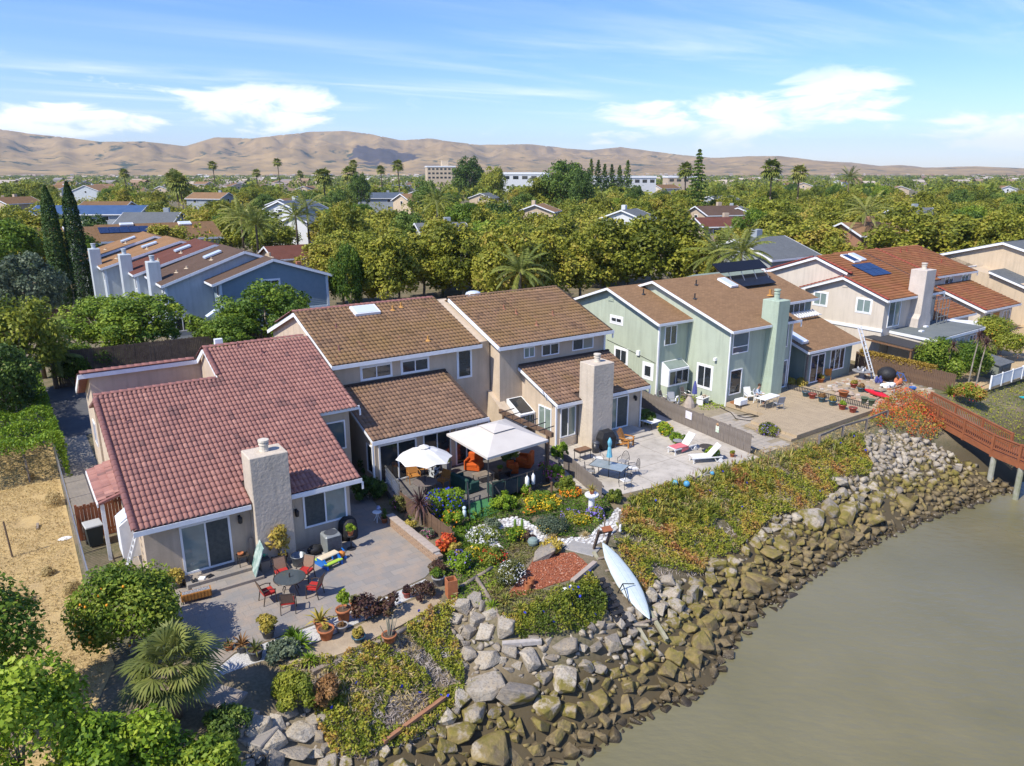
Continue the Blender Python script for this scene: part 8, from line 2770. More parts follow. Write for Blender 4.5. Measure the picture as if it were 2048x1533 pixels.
# ---- kayak, its rails, and the black track
a,b=PT(1205,1103),PT(1298,1256)
a=a+Vector((0,0,.42))
b=b+Vector((0,0,.40))
ax=b-a
L_=ax.length
t=thing('kayak','white and pale teal kayak lying on its launch rails','kayak',a,0.)
q=ax.to_track_quat('X','Z')
t.rotation_euler=q.to_euler()
secs=[(0,.02,0),(.06,.10,.05),(.2,.24,.12),(.4,.33,.16),(.55,.35,.17),(.7,.31,.15),(.86,.19,.10),(.95,.09,.05),(1,.015,.01)]
nr_=10
vs_,fs_=[],[]
for s,w,hgt in secs:
 for k in range(nr_):
  th=math.pi*k/(nr_-1)
  vs_.append((s*L_,1.4*w*math.cos(th),hgt*math.sin(th)**.8))
for i in range(len(secs)-1):
 for k in range(nr_-1):
  fs_.append((i*nr_+k,i*nr_+k+1,(i+1)*nr_+k+1,(i+1)*nr_+k))
part(t,'hull',MB().add(vs_,fs_),mat('pale_kayak',(.46,.53,.53),(.51,.57,.565),rough=.3,spec=.5,coat=.3),True)
vs2=[(x,y,-z*.45) for x,y,z in vs_]
part(t,'underside',MB().add(vs2,[f[::-1] for f in fs_]),mat('teal_kayak',(.08,.22,.21),rough=.4),True)
for yy in (-.11,.11):
 part(t,'stripe',MB().tube([(s*L_,yy*min(1,w/.2),hgt*math.sin(math.acos(min(.99,abs(yy)*min(1,w/.2)/w)))**.8+.004) for s,w,hgt in secs[1:-1]],.008,4),mat('grey_stripe',(.35,.42,.43)))
t=thing('launch_rails','weathered timber launch rails under the kayak','rails',a,0.)
t.rotation_euler=q.to_euler()
for yy in (-.5,.35):
 part(t,'rail',MB().box(.2,yy-.07,-.34,L_+.9,yy+.07,-.2),mat('pale_weathered_timber',(.36,.33,.24),(.27,.26,.16)))
for k in range(6):
 part(t,'crosspiece',MB().box(.6+k*L_/6,-.55,-.21,.7+k*L_/6,.42,-.15),m_wood)
part(t,'cradle',MB().bar((L_*.62,-.62,-.3),(L_*.62,-.5,.45),.035).bar((L_*.62,-.5,.45),(L_*.62,.1,.25),.03).bar((L_*.62,-.5,.45),(L_*.80,-.5,.1),.03),m_ironblk)
part(t,'head_post',MB().box(-.15,-.35,-.4,-.05,-.25,.75).box(-.15,.25,-.4,-.05,.35,.65).box(-.16,-.35,.55,-.04,.35,.65),m_darkfence)
part(t,'head_board',MB().box(-.3,-.1,.66,.0,.35,.70),m_redwood)
a,b=PT(1195,1165),PT(1258,1275)
a.z+=.12
b.z+=.12
ax=b-a
t=thing('track_mat','black rubber track laid down the bank beside the kayak','track',a,0.)
t.rotation_euler=ax.to_track_quat('X','Z').to_euler()
n=int(ax.length/.3)
for yy in (-.2,.2):
 part(t,'rail',MB().box(0,yy-.06,0,ax.length,yy+.06,.06),m_black)
me=MB().bbox(0,-.3,.05,.17,.3,.10,.015).mesh('tread')
me.materials.append(m_black)
for k in range(n):
 o=link('tread',me,None,t)
 o.location=(k*.3,0,0)
for i,(x,y) in enumerate(((945,1135),(930,1090))):
 q=P(x,y,0)
 solo('white_ornament',MB().lathe([(.05,0),(.07,.1),(.04,.25),(.06,.32),(.02,.4)],(0,0,0),10),m_white,('small white figurine among the red flowers','small white figurine by the daisies')[i],'ornament',P((945,1240)[i],(1110,1065)[i],0),0.,smooth=True)
for i,(x,y,r_) in enumerate(((395,690,1.3),(432,690,1.5),(330,700,1.2),(480,690,1.4))):
 p=PD(x,y,70)
 shrub('garden_shrub',('green shrub under the blue house window','green shrub right of the blue house window','shrub at the corner of the blue house','leafy shrub before the siding gable')[i],(p.x,p.y,0),r_,1.7,3500,.2,m_grn,1230+i)
 # ---- concrete patio behind the chimney house
CZ=.03
def CP(x,y,z=CZ):
 return P(x,y,z)
def lounger(label,foot,head,m_towel=None):
 a,b=CP(*foot),CP(*head)
 d=b-a
 t=thing('sun_lounger',label,'lounger',a,math.atan2(d.y,d.x))
 for s in (-1,1):
  part(t,'side_rail',MB().bar((0,s*.3,.33),(1.85,s*.3,.33),.05,.06),m_white)
  part(t,'leg',MB().bar((.1,s*.28,0),(.1,s*.28,.32),.05),m_white)
  part(t,'leg',MB().tube([(1.35,s*.28,.3),(1.5,s*.28,.05),(1.75,s*.28,.12),(1.8,s*.28,.3)],.025,6),m_white)
 part(t,'wheel',MB().cyl((1.72,-.36,.13),(1.72,-.32,.13),.13,.13,12),m_white)
 me=MB().box(0,-.28,0,.055,.28,.02).mesh('slat')
 me.materials.append(m_white)
 for k in range(16):
  o=link('slat',me,None,t)
  o.location=(.05+k*.07,0,.35)
 part(t,'backrest',MB().extr([(1.15,-.28,.36),(1.15,.28,.36),(1.72,.28,1.0),(1.72,-.28,1.0)],(-.02,0,.03)),m_canvas)
 part(t,'seat',MB().bbox(.03,-.27,.372,1.15,.27,.40,.01),m_canvas)
 if m_towel:
  part(t,'towel',MB().bbox(.1,-.3,.402,1.1,.31,.42,.008).extr([(.6,-.31,.1),(1.15,-.31,.2),(1.15,-.31,.42),(.6,-.31,.42)],(0,-.015,0)),m_towel)
 return t
lounger('white sun lounger draped with a pink towel',(1341,909),(1400,893),mat('pink_towel',(.62,.17,.19),(.52,.13,.15),rough=.95))
lounger('bare white sun lounger nearer the bank',(1380,925),(1470,919))
t=thing('adirondack_chair','golden wooden slat back garden chair by the steps','chair',CP(1252,892),AXIS+R(20))
for k in range(5):
 x=-.22+k*.11
 part(t,'back_slat',MB().extr([(x-.048,.18,.3),(x+.048,.18,.3),(x*1.25+.048,.5,1.05-abs(k-2)*.06),(x*1.25-.048,.5,1.05-abs(k-2)*.06)],(0,.02,.01)),m_orangewood)
 part(t,'seat_slat',MB().bar((-.27,-.3+k*.12,.38-k*.02),(.27,-.3+k*.12,.38-k*.02),.1,.02),m_orangewood)
for s in (-1,1):
 part(t,'armrest',MB().box(s*.36-.07,-.38,.55,s*.36+.07,.3,.575),m_orangewood)
 part(t,'leg',MB().box(s*.32-.04,-.36,0,s*.32+.04,-.28,.55),m_orangewood)
 part(t,'leg',MB().bar((s*.29,-.3,.34),(s*.29,.5,.04),.03,.1),m_orangewood)
t=thing('covered_grill','barbecue under a black cover beside the chimney','grill',CP(1211,897),AXIS)
part(t,'cover',MB().add([(-.5,-.3,.1),(.5,-.3,.1),(.5,.3,.1),(-.5,.3,.1),(-.55,-.32,.75),(.55,-.32,.75),(.55,.32,.75),(-.55,.32,.75),(-.36,-.22,1.08),(.36,-.22,1.08),(.36,.2,1.15),(-.36,.2,1.15)],[(k,(k+1)%4,4+(k+1)%4,4+k) for k in range(4)]+[(4+k,4+(k+1)%4,8+(k+1)%4,8+k) for k in range(4)]+[(8,9,10,11),(3,2,1,0)]),m_black)
for s in (-1,1):
 part(t,'wheel',MB().cyl((s*.45,-.2,.09),(s*.49,-.2,.09),.09,.09,10),m_black)
t=thing('round_bin','black round rubbish bin with domed lid beside the grill','bin',CP(1191,905),0.)
part(t,'body',MB().lathe([(.2,0),(.21,.02),(.21,.58),(.02,.58)],(0,0,0),14),m_dark,True)
part(t,'lid',MB().lathe([(.22,.58),(.22,.62),(.15,.7),(.02,.73)],(0,0,0),14),m_darkpot,True)
struct('house_step',MB().bbox(29.9,31.9,CZ,32.3,33.08,.28,.015),m_conc,'upper concrete step at the chimney house door',rot=AXIS)
struct('house_step',MB().bbox(29.9,31.45,CZ,32.6,31.895,.15,.015),m_conc,'lower concrete step at the chimney house door',rot=AXIS)
t=thing('square_table','white square garden table by the house corner','table',W(33.5,32.6,CZ),AXIS+.1)
part(t,'tabletop',MB().bbox(-.5,-.5,.44,.5,.5,.48,.015),m_white)
part(t,'tray',MB().lathe([(.02,.481),(.17,.481),(.18,.5),(.02,.49)],(0,0,0),12),m_bronze)
for sx in (-1,1):
 for sy in (-1,1):
  part(t,'leg',MB().bar((sx*.4,sy*.4,0),(sx*.4,sy*.4,.44),.035),m_bronze)
tb=CP(1217,955)
t=thing('glass_table','oblong glass garden table with the closed aqua umbrella','table',tb,AXIS-R(65))
part(t,'tabletop',MB().bbox(-.95,-.52,.70,.95,.52,.715,.004),m_clear)
part(t,'rim',MB().tube([(-.97,-.54,.705),(.97,-.54,.705),(.97,.54,.705),(-.97,.54,.705),(-.97,-.54,.705)],.02,6),m_ironblk)
for sx in (-1,1):
 for sy in (-1,1):
  part(t,'leg',MB().bar((sx*.75,sy*.38,0),(sx*.82,sy*.42,.7),.03),m_ironblk)
t=thing('closed_umbrella','closed aqua patio umbrella standing in the glass table','umbrella',tb,0.)
part(t,'pole',MB().cyl((0,0,0),(0,0,2.25),.022,.022,7),m_ironblk)
part(t,'canopy',MB().lathe([(.05,1.15),(.17,1.2),(.13,1.45),(.10,1.7),(.075,1.78),(.12,1.95),(.13,2.05),(.08,2.2),(.02,2.3)],(0,0,0),7),m_aqua)
def iron_chair(label,x,y,rot):
 t=thing('iron_chair',label,'chair',CP(x,y),rot,'iron chairs around the glass table')
 for sx in (-1,1):
  part(t,'leg',MB().tube([(sx*.22,-.22,.4),(sx*.24,-.24,.2),(sx*.22,-.2,0)],.014,5),m_ironblk)
  part(t,'leg',MB().tube([(sx*.22,.2,.4),(sx*.24,.28,0)],.014,5),m_ironblk)
  part(t,'armrest',MB().tube([(sx*.25,-.22,.4),(sx*.27,-.2,.6),(sx*.26,.2,.62)],.014,5),m_ironblk)
 part(t,'seat',MB().bbox(-.24,-.24,.4,.24,.22,.43,.01),m_canvas if 'near' in label else m_greypot)
 arc=[(.24*math.cos(a),.26+.06*math.sin(a),.42+.5*math.sin(a)) for a in np.linspace(0,math.pi,11)]
 part(t,'back_frame',MB().tube(arc,.016,5),m_ironblk)
 mb=MB()
 for k in range(5):
  mb.bar((-.16+k*.08,.25,.44),(-.12+k*.06,.31,.86-abs(k-2)*.05),.012)
 part(t,'back_scroll',mb,m_ironblk)
for lab,x,y in (('iron scroll chair right of the glass table, far one',1246,936),('iron scroll chair right of the glass table, near one',1266,950),('iron scroll chair at the near end of the glass table',1250,975),('iron scroll chair left of the glass table by the planks',1180,955),('iron scroll chair at the far end near the soil tray',1196,930)):
 d=tb-CP(x,y)
 iron_chair(lab,x,y,math.atan2(d.y,d.x)+math.pi/2)
t=thing('soil_tray','raised rusty soil tray table left of the bin','planter',CP(1165,918),AXIS)
part(t,'tray',MB().bbox(-.45,-.3,.5,.45,.3,.62,.02),m_bronze)
part(t,'soil',MB().box(-.42,-.27,.6,.42,.27,.635),mat('rusty_soil',(.24,.13,.07),(.17,.1,.06),scale=12))
for sx in (-1,1):
 for sy in (-1,1):
  part(t,'leg',MB().bar((sx*.4,sy*.25,0),(sx*.4,sy*.25,.5),.03),m_ironblk)
def small_table(label,x,y,r,h,m,z=CZ):
 t=thing('small_table',label,'table',P(x,y,z),.3)
 part(t,'tabletop',MB().lathe([(.02,h-.03),(r,h-.03),(r,h),(.02,h)],(0,0,0),16),m)
 for k in range(3):
  a=k*2.094
  part(t,'leg',MB().bar((r*.6*math.cos(a),r*.6*math.sin(a),0),(r*.7*math.cos(a),r*.7*math.sin(a),h-.03),.022),m_ironblk)
small_table('small grey table left of the pink towel lounger',1355,895,.3,.45,m_greypot)
small_table('round bronze table beside the lounger by the fence',1412,905,.42,.4,m_bronze)
small_table('little plant table against the plank fence',1325,865,.24,.4,m_greypot)
potted('orange pot beside the fence end',1464,915,.14,.26,m_terra,'bush',.16,m_mid,985)
for lab,x,y,m,r in (('teal glass ball in the aloes, left one',1349,972,m_aqua,.17),('blue glass ball in the aloes beside the teal one',1373,974,mat('blue_ball',(.08,.28,.45),rough=.2),.17),('small blue glass ball at the patio edge',1424,951,mat('blue_ball',(.1,.3,.5)),.12)):
 solo('glass_ball',MB().ball((0,0,r),r,n=12,m=8),m,lab,'ornament',P(x,y,.1),0.,smooth=True)
q=W(35.55,30.6,.55)
solo('fence_sign',MB().bbox(-.02,-.3,0,.02,.3,.5,.008),mat('white_sign',(.70,.70,.72),(.55,.52,.60),scale=6),'white pictured sign hung on the plank fence','sign',W(35.52,31.2,.6),AXIS-R(7))
t=thing('fence_ornament','painted green and white ornament hung on the plank fence','ornament',W(35.28,28.6,.5),AXIS-R(7))
part(t,'body',MB().bbox(-.04,-.14,0,.04,.14,.4,.02),mat('mint_paint',(.45,.58,.42),(.75,.73,.66),scale=9,lo=.45,hi=.55))
part(t,'head',MB().ball((0,0,.5),.11),mat('brown_paint',(.35,.22,.12)),True)
for i,(x,y) in enumerate(((1440,853),(1495,880))):
 solo('fence_light',MB().cyl((0,0,0),(0,0,.35),.05,.05,8).lathe([(.07,.35),(.07,.4),(.02,.44)],(0,0,0),8),m_white,('small white solar light behind the plank fence','solar light at the end of the plank fence')[i],'lamp',P(x,y+10,.3),0.)
 # ---- yard of the green house
KZ=.32
def KP(x,y,z=KZ):
 return P(x,y,z)
tb=P(1536,794,1.04)
t=thing('folding_table','white folding table on the tan deck','table',(tb.x,tb.y,KZ),AXIS+R(5))
part(t,'tabletop',MB().bbox(-.92,-.38,.70,.92,.38,.745,.01),m_white)
for s in (-1,1):
 part(t,'leg',MB().bar((s*.7,-.3,0),(s*.7,-.3,.7),.03).bar((s*.7,.3,0),(s*.7,.3,.7),.03).bar((s*.7,-.3,.35),(s*.7,.3,.35),.025),m_metal)
m_greych=mat('grey_mesh_fabric',(.30,.31,.33),rough=.8)
make_chair('grey mesh patio chair in front of the folding table',KP(1556,818),AXIS+R(160),m_metal,m_greych,m_greych,cushion=False,group=None)
pc=KP(1516,806)
make_chair('white chair in which the reader sits behind the folding table',pc,AXIS+R(25),m_white,m_white,m_white,cushion=False)
make_chair('white plastic chair by the dining window',KP(1497,802),AXIS-R(20),m_white,m_white,m_white,cushion=False)
def skin_obj(name,parent,chains,m,sub=1):
 """chains: list of [(x,y,z,r)...]; shared points join the chains"""
 idx,vs_,rs,es={},[],[],[]
 for c in chains:
  prev=None
  for x,y,z,r in c:
   k=(round(x,4),round(y,4),round(z,4))
   if k not in idx:
    idx[k]=len(vs_)
    vs_.append((x,y,z))
    rs.append(r)
   if prev is not None and prev!=idx[k]:
    es.append((prev,idx[k]))
   prev=idx[k]
 me=bpy.data.meshes.new(name)
 me.from_pydata(vs_,es,[])
 me.materials.append(m)
 o=link(name,me,None,parent)
 o.modifiers.new('skin','SKIN').use_smooth_shade=True
 for k,sv in enumerate(me.skin_vertices[0].data):
  sv.radius=(rs[k],rs[k])
  sv.use_root=(k==0)
 sb=o.modifiers.new('sub','SUBSURF')
 sb.levels=sb.render_levels=sub
 return o
t=thing('person','person in a pale blue top reading in the white chair behind the folding table','person',pc+Vector((0,0,-.04)),AXIS+R(25))
m_skin=mat('skin',(.46,.27,.19),rough=.6)
ch=[[(0,.05,.50,.12),(0,.12,.72,.115),(0,.12,.95,.12),(0,.08,1.10,.05),(0,.03,1.18,.062),(0,-.02,1.26,.085),(0,-.02,1.36,.06)]]
for s in (-1,1):
 ch.append([(0,.12,.95,.12),(s*.17,.11,1.02,.05),(s*.23,-.02,.80,.04),(s*.11,-.24,.80,.03),(s*.09,-.32,.80,.032)])
 for f in range(4):
  ch.append([(s*.09,-.32,.80,.032),(s*(.115-f*.018),-.365,.80,.009),(s*(.115-f*.018),-.40-.01*(f in (1,2)),.785,.008)])
 ch.append([(s*.09,-.32,.80,.032),(s*.05,-.32,.815,.009),(s*.035,-.355,.82,.008)])
 ch.append([(0,.05,.50,.12),(s*.1,.0,.49,.085),(s*.13,-.40,.50,.062),(s*.13,-.36,.10,.042),(s*.13,-.38,.05,.04),(s*.13,-.52,.035,.03)])
body=skin_obj('body',t,ch,m_skin)
sh=[[(0,.06,.54,.135),(0,.12,.72,.13),(0,.12,.95,.135),(0,.09,1.06,.07)]]
tr=[[(0,.05,.50,.135)]]
for s in (-1,1):
 sh.append([(0,.12,.95,.135),(s*.17,.11,1.02,.062),(s*.23,-.02,.80,.052),(s*.13,-.20,.80,.042)])
 tr.append([(0,.05,.50,.135),(s*.1,.0,.49,.098),(s*.13,-.40,.50,.075),(s*.13,-.36,.14,.055)])
skin_obj('shirt',t,sh,mat('pale_blue_shirt',(.42,.48,.56),rough=.9))
skin_obj('trousers',t,tr,mat('dark_trousers',(.03,.032,.04),rough=.9))
part(t,'hair',MB().ball((0,.02,1.36),.105,.115,.11,10,7),mat('brown_hair',(.06,.035,.02),rough=.8),True)
fc=MB()
for s in (-1,1):
 fc.ball((s*.035,-.10,1.30),.011,n=6,m=4)
part(t,'eyes',fc,m_dark)
part(t,'nose',MB().ball((0,-.112,1.27),.014,.02,.022,6,4),m_skin)
part(t,'mouth',MB().box(-.025,-.106,1.225,.025,-.098,1.233),mat('lips',(.35,.12,.1)))
for s in (-1,1):
 part(t,'ear',MB().ball((s*.09,-.01,1.29),.012,.02,.03,6,4),m_skin)
 part(t,'shoe',MB().ball((s*.13,-.46,.035),.045,.11,.04,8,5),m_dark,True)
solo('paper',MB().box(-.12,-.09,0,.12,.09,.01),m_white,'open white paper held by the reader','paper',pc+Vector((W(0,-.36).x,W(0,-.36).y,.78)),AXIS+R(25))
solo('wooden_box',MB().bbox(-.22,-.22,0,.22,.22,.42,.015),mat('brown_box',(.30,.13,.05),(.24,.1,.04)),'brown wooden cube stool by the deck corner','stool',KP(1468,815,.02),AXIS)
t=thing('draped_table','low table draped in a white sheet beside the cube stool','table',KP(1481,812),AXIS)
part(t,'cloth',MB().bbox(-.42,-.28,.15,.42,.28,.52,.05),m_white)
for s in (-1,1):
 part(t,'leg',MB().bar((s*.34,-.2,0),(s*.34,-.2,.2),.04).bar((s*.34,.2,0),(s*.34,.2,.2),.04),m_wood)
hs=[P(x,y,.05) for x,y in ((1440,815),(1462,826),(1472,838),(1500,842),(1520,834),(1500,828),(1475,832),(1490,836),(1530,830))]
solo('garden_hose',MB().tube(hs,.03,6),m_black,'black garden hose coiled across the weedy pavers','hose',rot=0.)
m_brownch=mat('brown_mesh_fabric',(.16,.13,.11),rough=.85)
for i,(x,y,r_,m) in enumerate(((1327,808,20,m_brownch),(1343,812,-30,m_greych),(1370,800,10,m_brownch))):
 make_chair(('brown mesh chair in the corner by the bay window','grey mesh chair in front of the brown one','striped folding chair beside the blue umbrella')[i],P(x,y,.02),AXIS+R(r_),m_metal,m,m,cushion=False,name='stored_chair')
solo('white_hoop',MB().tube([(.28*math.cos(a),0,.33+.3*math.sin(a)) for a in np.linspace(0,6.283,17)],.06,6),m_white,'white ring float standing among the stored chairs','ring',P(1354,810,.02),AXIS+.3,smooth=True)
t=thing('closed_umbrella','closed blue umbrella leaning at the sage wall','umbrella',P(1388,802,.02),0.)
part(t,'pole',MB().cyl((0,0,0),(0,0,1.5),.02,.02,6),m_metal)
part(t,'canopy',MB().lathe([(.06,.5),(.2,.55),(.17,.9),(.12,1.2),(.05,1.5)],(0,0,0),7),m_bluef)
t=thing('draped_cover','tan cloth draped over stored things by the sage wall','cover',P(1378,814,.02),0.)
part(t,'cloth',MB().lathe([(.42,0),(.36,.3),(.22,.6),(.12,.8),(.18,.9),(.03,.95)],(0,0,0),9),mat('tan_cloth',(.40,.34,.29),(.33,.28,.24),scale=4))
t=thing('clutter_table','white table piled with driftwood and shells at the sage wall','table',P(1405,808,.02),AXIS+.2)
part(t,'tabletop',MB().bbox(-.5,-.3,.48,.5,.3,.52,.01),m_white)
for sx in (-1,1):
 part(t,'leg',MB().box(sx*.4-.03,-.25,0,sx*.4+.03,.25,.48),m_white)
mb=MB()
rg=random.Random(4)
for k in range(14):
 mb.ball((rg.uniform(-.42,.42),rg.uniform(-.22,.22),.56),rg.uniform(.04,.08),n=6,m=4)
part(t,'shells',mb,mat('shell_mix',(.45,.38,.28),(.12,.09,.07),scale=5,lo=.45,hi=.55),kind='stuff')
for i,(x,y,m,pl,kd,lab) in enumerate(((1611,793,m_bluepot,m_mid,None,'blue glazed pot at the head of the picket rail'),(1624,797,m_redpot,m_mid,None,'red glazed pot beside the blue one'),(1643,804,m_bluepot,m_brownleaf,'bush','teal pot with dry bronze plant'),(1664,811,m_bluepot,m_yelleaf,'bush','teal pot with pale cream succulents'),(1684,819,m_redpot,m_lime,'bush','red pot with lime plant'),(1705,825,m_redpot,m_brownleaf,None,'dark red pot at the end of the row'))):
 potted(lab,x,y,.27,.36,m,kd,.26,pl,990+i,KZ)
a,b=P(1573,783,.1),P(1741,826,.1)
t=thing('picket_rail','low dark picket rail between the tan deck and the cluttered yard','railing',a,math.atan2(b.y-a.y,b.x-a.x))
L_=math.hypot(b.x-a.x,b.y-a.y)
me=MB().box(-.02,-.015,0,.02,.015,.62).mesh('picket')
me.materials.append(m_ironblk)
for k in range(int(L_/.13)):
 o=link('picket',me,None,t)
 o.location=(k*.13,0,0)
for z in (.1,.58):
 part(t,'rail',MB().box(0,-.025,z,L_,.025,z+.04),m_ironblk)
t=thing('guard_rail','weathered wooden rail on three posts along the bank top','railing',(0,0,0),0.)
pts=[PT(x,y) for x,y in ((1636,897),(1684,876),(1731,862),(1772,845))]
for q in pts:
 part(t,'post',MB().bar(q-Vector((0,0,.2)),q+Vector((0,0,.85)),.12),m_greyfence)
for a,b in zip(pts[:-1],pts[1:]):
 part(t,'rail',MB().bar(a+Vector((0,0,.80)),b+Vector((0,0,.80)),.06,.12),m_greyfence)
 # ---- cluttered yard
YZ=.015
t=thing('stone_table','round stone table heaped with bottles under the ladder','table',P(1722,758,YZ),0.)
part(t,'tabletop',MB().lathe([(.05,.62),(.72,.62),(.75,.68),(.05,.7)],(0,0,0),18),m_greypot)
part(t,'pedestal',MB().lathe([(.35,0),(.2,.2),(.2,.5),(.35,.62)],(0,0,0),12),m_greypot)
q=P(1722,758,YZ)
rg=random.Random(8)
for k in range(9):
 a=k*.7
 m=(m_white,m_metal,m_greypot)[k%3]
 solo('bottle',MB().lathe([(.05,0),(.06,.02),(.06,.16),(.025,.22),(.025,.28),(.01,.29)],(0,0,0),8),m,'small bottle or jar on the round stone table','bottle',(q.x+.5*math.cos(a)*rg.uniform(.3,1),q.y+.5*math.sin(a)*rg.uniform(.3,1),YZ+.7),0.,'bottles on the stone table',True)
t=thing('covered_grill','round grill under a dark cover in the cluttered yard','grill',P(1772,762,YZ),AXIS)
part(t,'cover',MB().lathe([(.62,.25),(.72,.5),(.70,.75),(.5,1.0),(.25,1.12),(.02,1.15)],(0,0,0),12),m_black,True)
for k in range(3):
 part(t,'leg',MB().bar((.4*math.cos(k*2.1),.4*math.sin(k*2.1),0),(.3*math.cos(k*2.1),.3*math.sin(k*2.1),.5),.04),m_ironblk)
t=thing('bicycle','blue bicycle leaning on the plank fence','bicycle',P(1800,768,YZ),AXIS+R(85))
for s in (-.5,.5):
 part(t,'wheel',MB().tube([(s+.33*math.cos(a),0,.34+.33*math.sin(a)) for a in np.linspace(0,6.283,17)],.02,5),m_black)
part(t,'frame',MB().bar((-.5,0,.34),(-.15,0,.85),.03).bar((-.15,0,.85),(.35,0,.85),.03).bar((.35,0,.85),(0,0,.34),.03).bar((-.5,0,.34),(0,0,.34),.03).bar((-.15,0,.9),(0,0,.34),.03).bar((.33,0,.95),(.5,0,.34),.03),m_bplast)
part(t,'handlebar',MB().bar((.3,-.25,1.0),(.3,.25,1.0),.03),m_ironblk)
part(t,'saddle',MB().ball((-.18,0,.95),.13,.07,.04,8,4),m_black)
a,b=P(1728,778,.25),P(1782,797,.25)
t=thing('red_kayak','glossy red kayak lying in the cluttered yard','kayak',a,math.atan2(b.y-a.y,b.x-a.x))
L_=(b-a).length
vs_=[]
for s,w,hgt in secs:
 for k in range(nr_):
  th=2*math.pi*k/nr_
  vs_.append((s*L_,w*1.0*math.cos(th),hgt*1.1*math.sin(th)))
fs_=[(i*nr_+k,i*nr_+(k+1)%nr_,(i+1)*nr_+(k+1)%nr_,(i+1)*nr_+k) for i in range(len(secs)-1) for k in range(nr_)]
part(t,'hull',MB().add(vs_,fs_),mat('red_gelcoat',(.55,.015,.03),rough=.3,spec=.5),True)
part(t,'cockpit',MB().ball((L_*.5,0,.14),.4,.18,.06,10,4),m_black)
rg=random.Random(14)
CL=[('white tarpaulin heap in the cluttered yard',1775,775,m_white,.75,.35),('grey tarpaulin heap beside the red kayak',1800,790,m_greypot,.7,.3),('dark blue bundle on the heap',1755,768,m_bluef,.4,.5),('orange canvas bundle on the heap',1795,772,mat('orange_canvas',(.50,.17,.08)),.4,.5),('pile of pale bricks and stones',1700,790,m_capst,.5,.25),('heap of tan rubble by the picket rail',1672,782,m_capst,.6,.25),('pile of pale gravel near the deck',1745,812,m_capst,.6,.2)]
for i,(lab,x,y,m,r_,hh_) in enumerate(CL):
 me,_=None,None
 mb=MB()
 for k in range(7):
  mb.ball((rg.uniform(-r_,r_)*.7,rg.uniform(-r_,r_)*.5,hh_*rg.uniform(.3,.8)),r_*rg.uniform(.25,.5),r_*rg.uniform(.2,.4),hh_*rg.uniform(.3,.6),7,5)
 solo('heap',mb,m,lab,'heap',P(x,y,YZ),rg.uniform(0,3),kind=None)
for i,(lab,x,y,m,r_,hh_,kd,pl) in enumerate((('blue bucket at the end of the cluttered yard',1824,785,m_bplast,.24,.42,None,None),('red bucket pot near the stone table',1707,776,m_redpot,.28,.35,'bush',m_yelleaf),('teal bucket with plant left of the red kayak',1721,784,m_bluepot,.26,.36,'bush',m_brownleaf),('green bin pot by the picket rail',1728,808,mat('olive_bin',(.10,.14,.09)),.24,.5,None,None),('second green bin pot by the picket rail',1742,812,mat('olive_bin',(.1,.14,.09)),.24,.5,None,None),('brown pot by the sliding door of the low house',1640,765,m_terra,.3,.35,'bush',m_yelleaf),('clay fire pot on the dirt',1686,795,m_terra,.35,.5,None,None))):
 potted(lab,x,y,r_,hh_,m,kd,.25,pl,1010+i,YZ)
make_chair('golden wooden chair by the sliding door of the low house',P(1652,760,YZ),AXIS+R(140),m_orangewood,m_orangewood,m_orangewood,cushion=False,name='wooden_chair',bh=1.0)
t=thing('storage_shed','low grey storage shed beside the sandy yard','shed',P(1985,752,0),AXIS)
part(t,'wall',MB().box(-1.1,-.8,0,1.1,.8,1.15),mat('olive_grey_paint',(.17,.19,.16),rough=.8))
part(t,'roof',MB().extr([(-1.25,-.95,1.15),(1.25,-.95,1.15),(1.25,.95,1.45),(-1.25,.95,1.45)],(0,0,.07)),m_shingle_grey)
part(t,'door',MB().box(-.5,-.83,.1,.5,-.79,1.0),mat('olive_grey_paint',(.17,.19,.16)))
t=thing('garden_trellis','tall wooden trellis behind the orange flowered climber','trellis',P(1985,712,0),AXIS)
mb=MB()
for k in range(9):
 mb.bar((k*.4-1.6,0,0),(k*.4-1.6,0,2.4),.04)
 mb.bar((-1.6,0,.3+k*.26),(1.6,0,.3+k*.26),.04)
part(t,'lattice',mb,m_brownpost,kind='stuff')
solo('teal_boat',MB().add([(x*1.,y,z) for x,y,z in vs_],fs_),mat('teal_gelcoat',(.02,.32,.38),rough=.3),'teal dinghy lying on the grass bank at the right edge','boat',PT(2036,800)+Vector((0,0,.25)),AXIS-R(70),smooth=True)
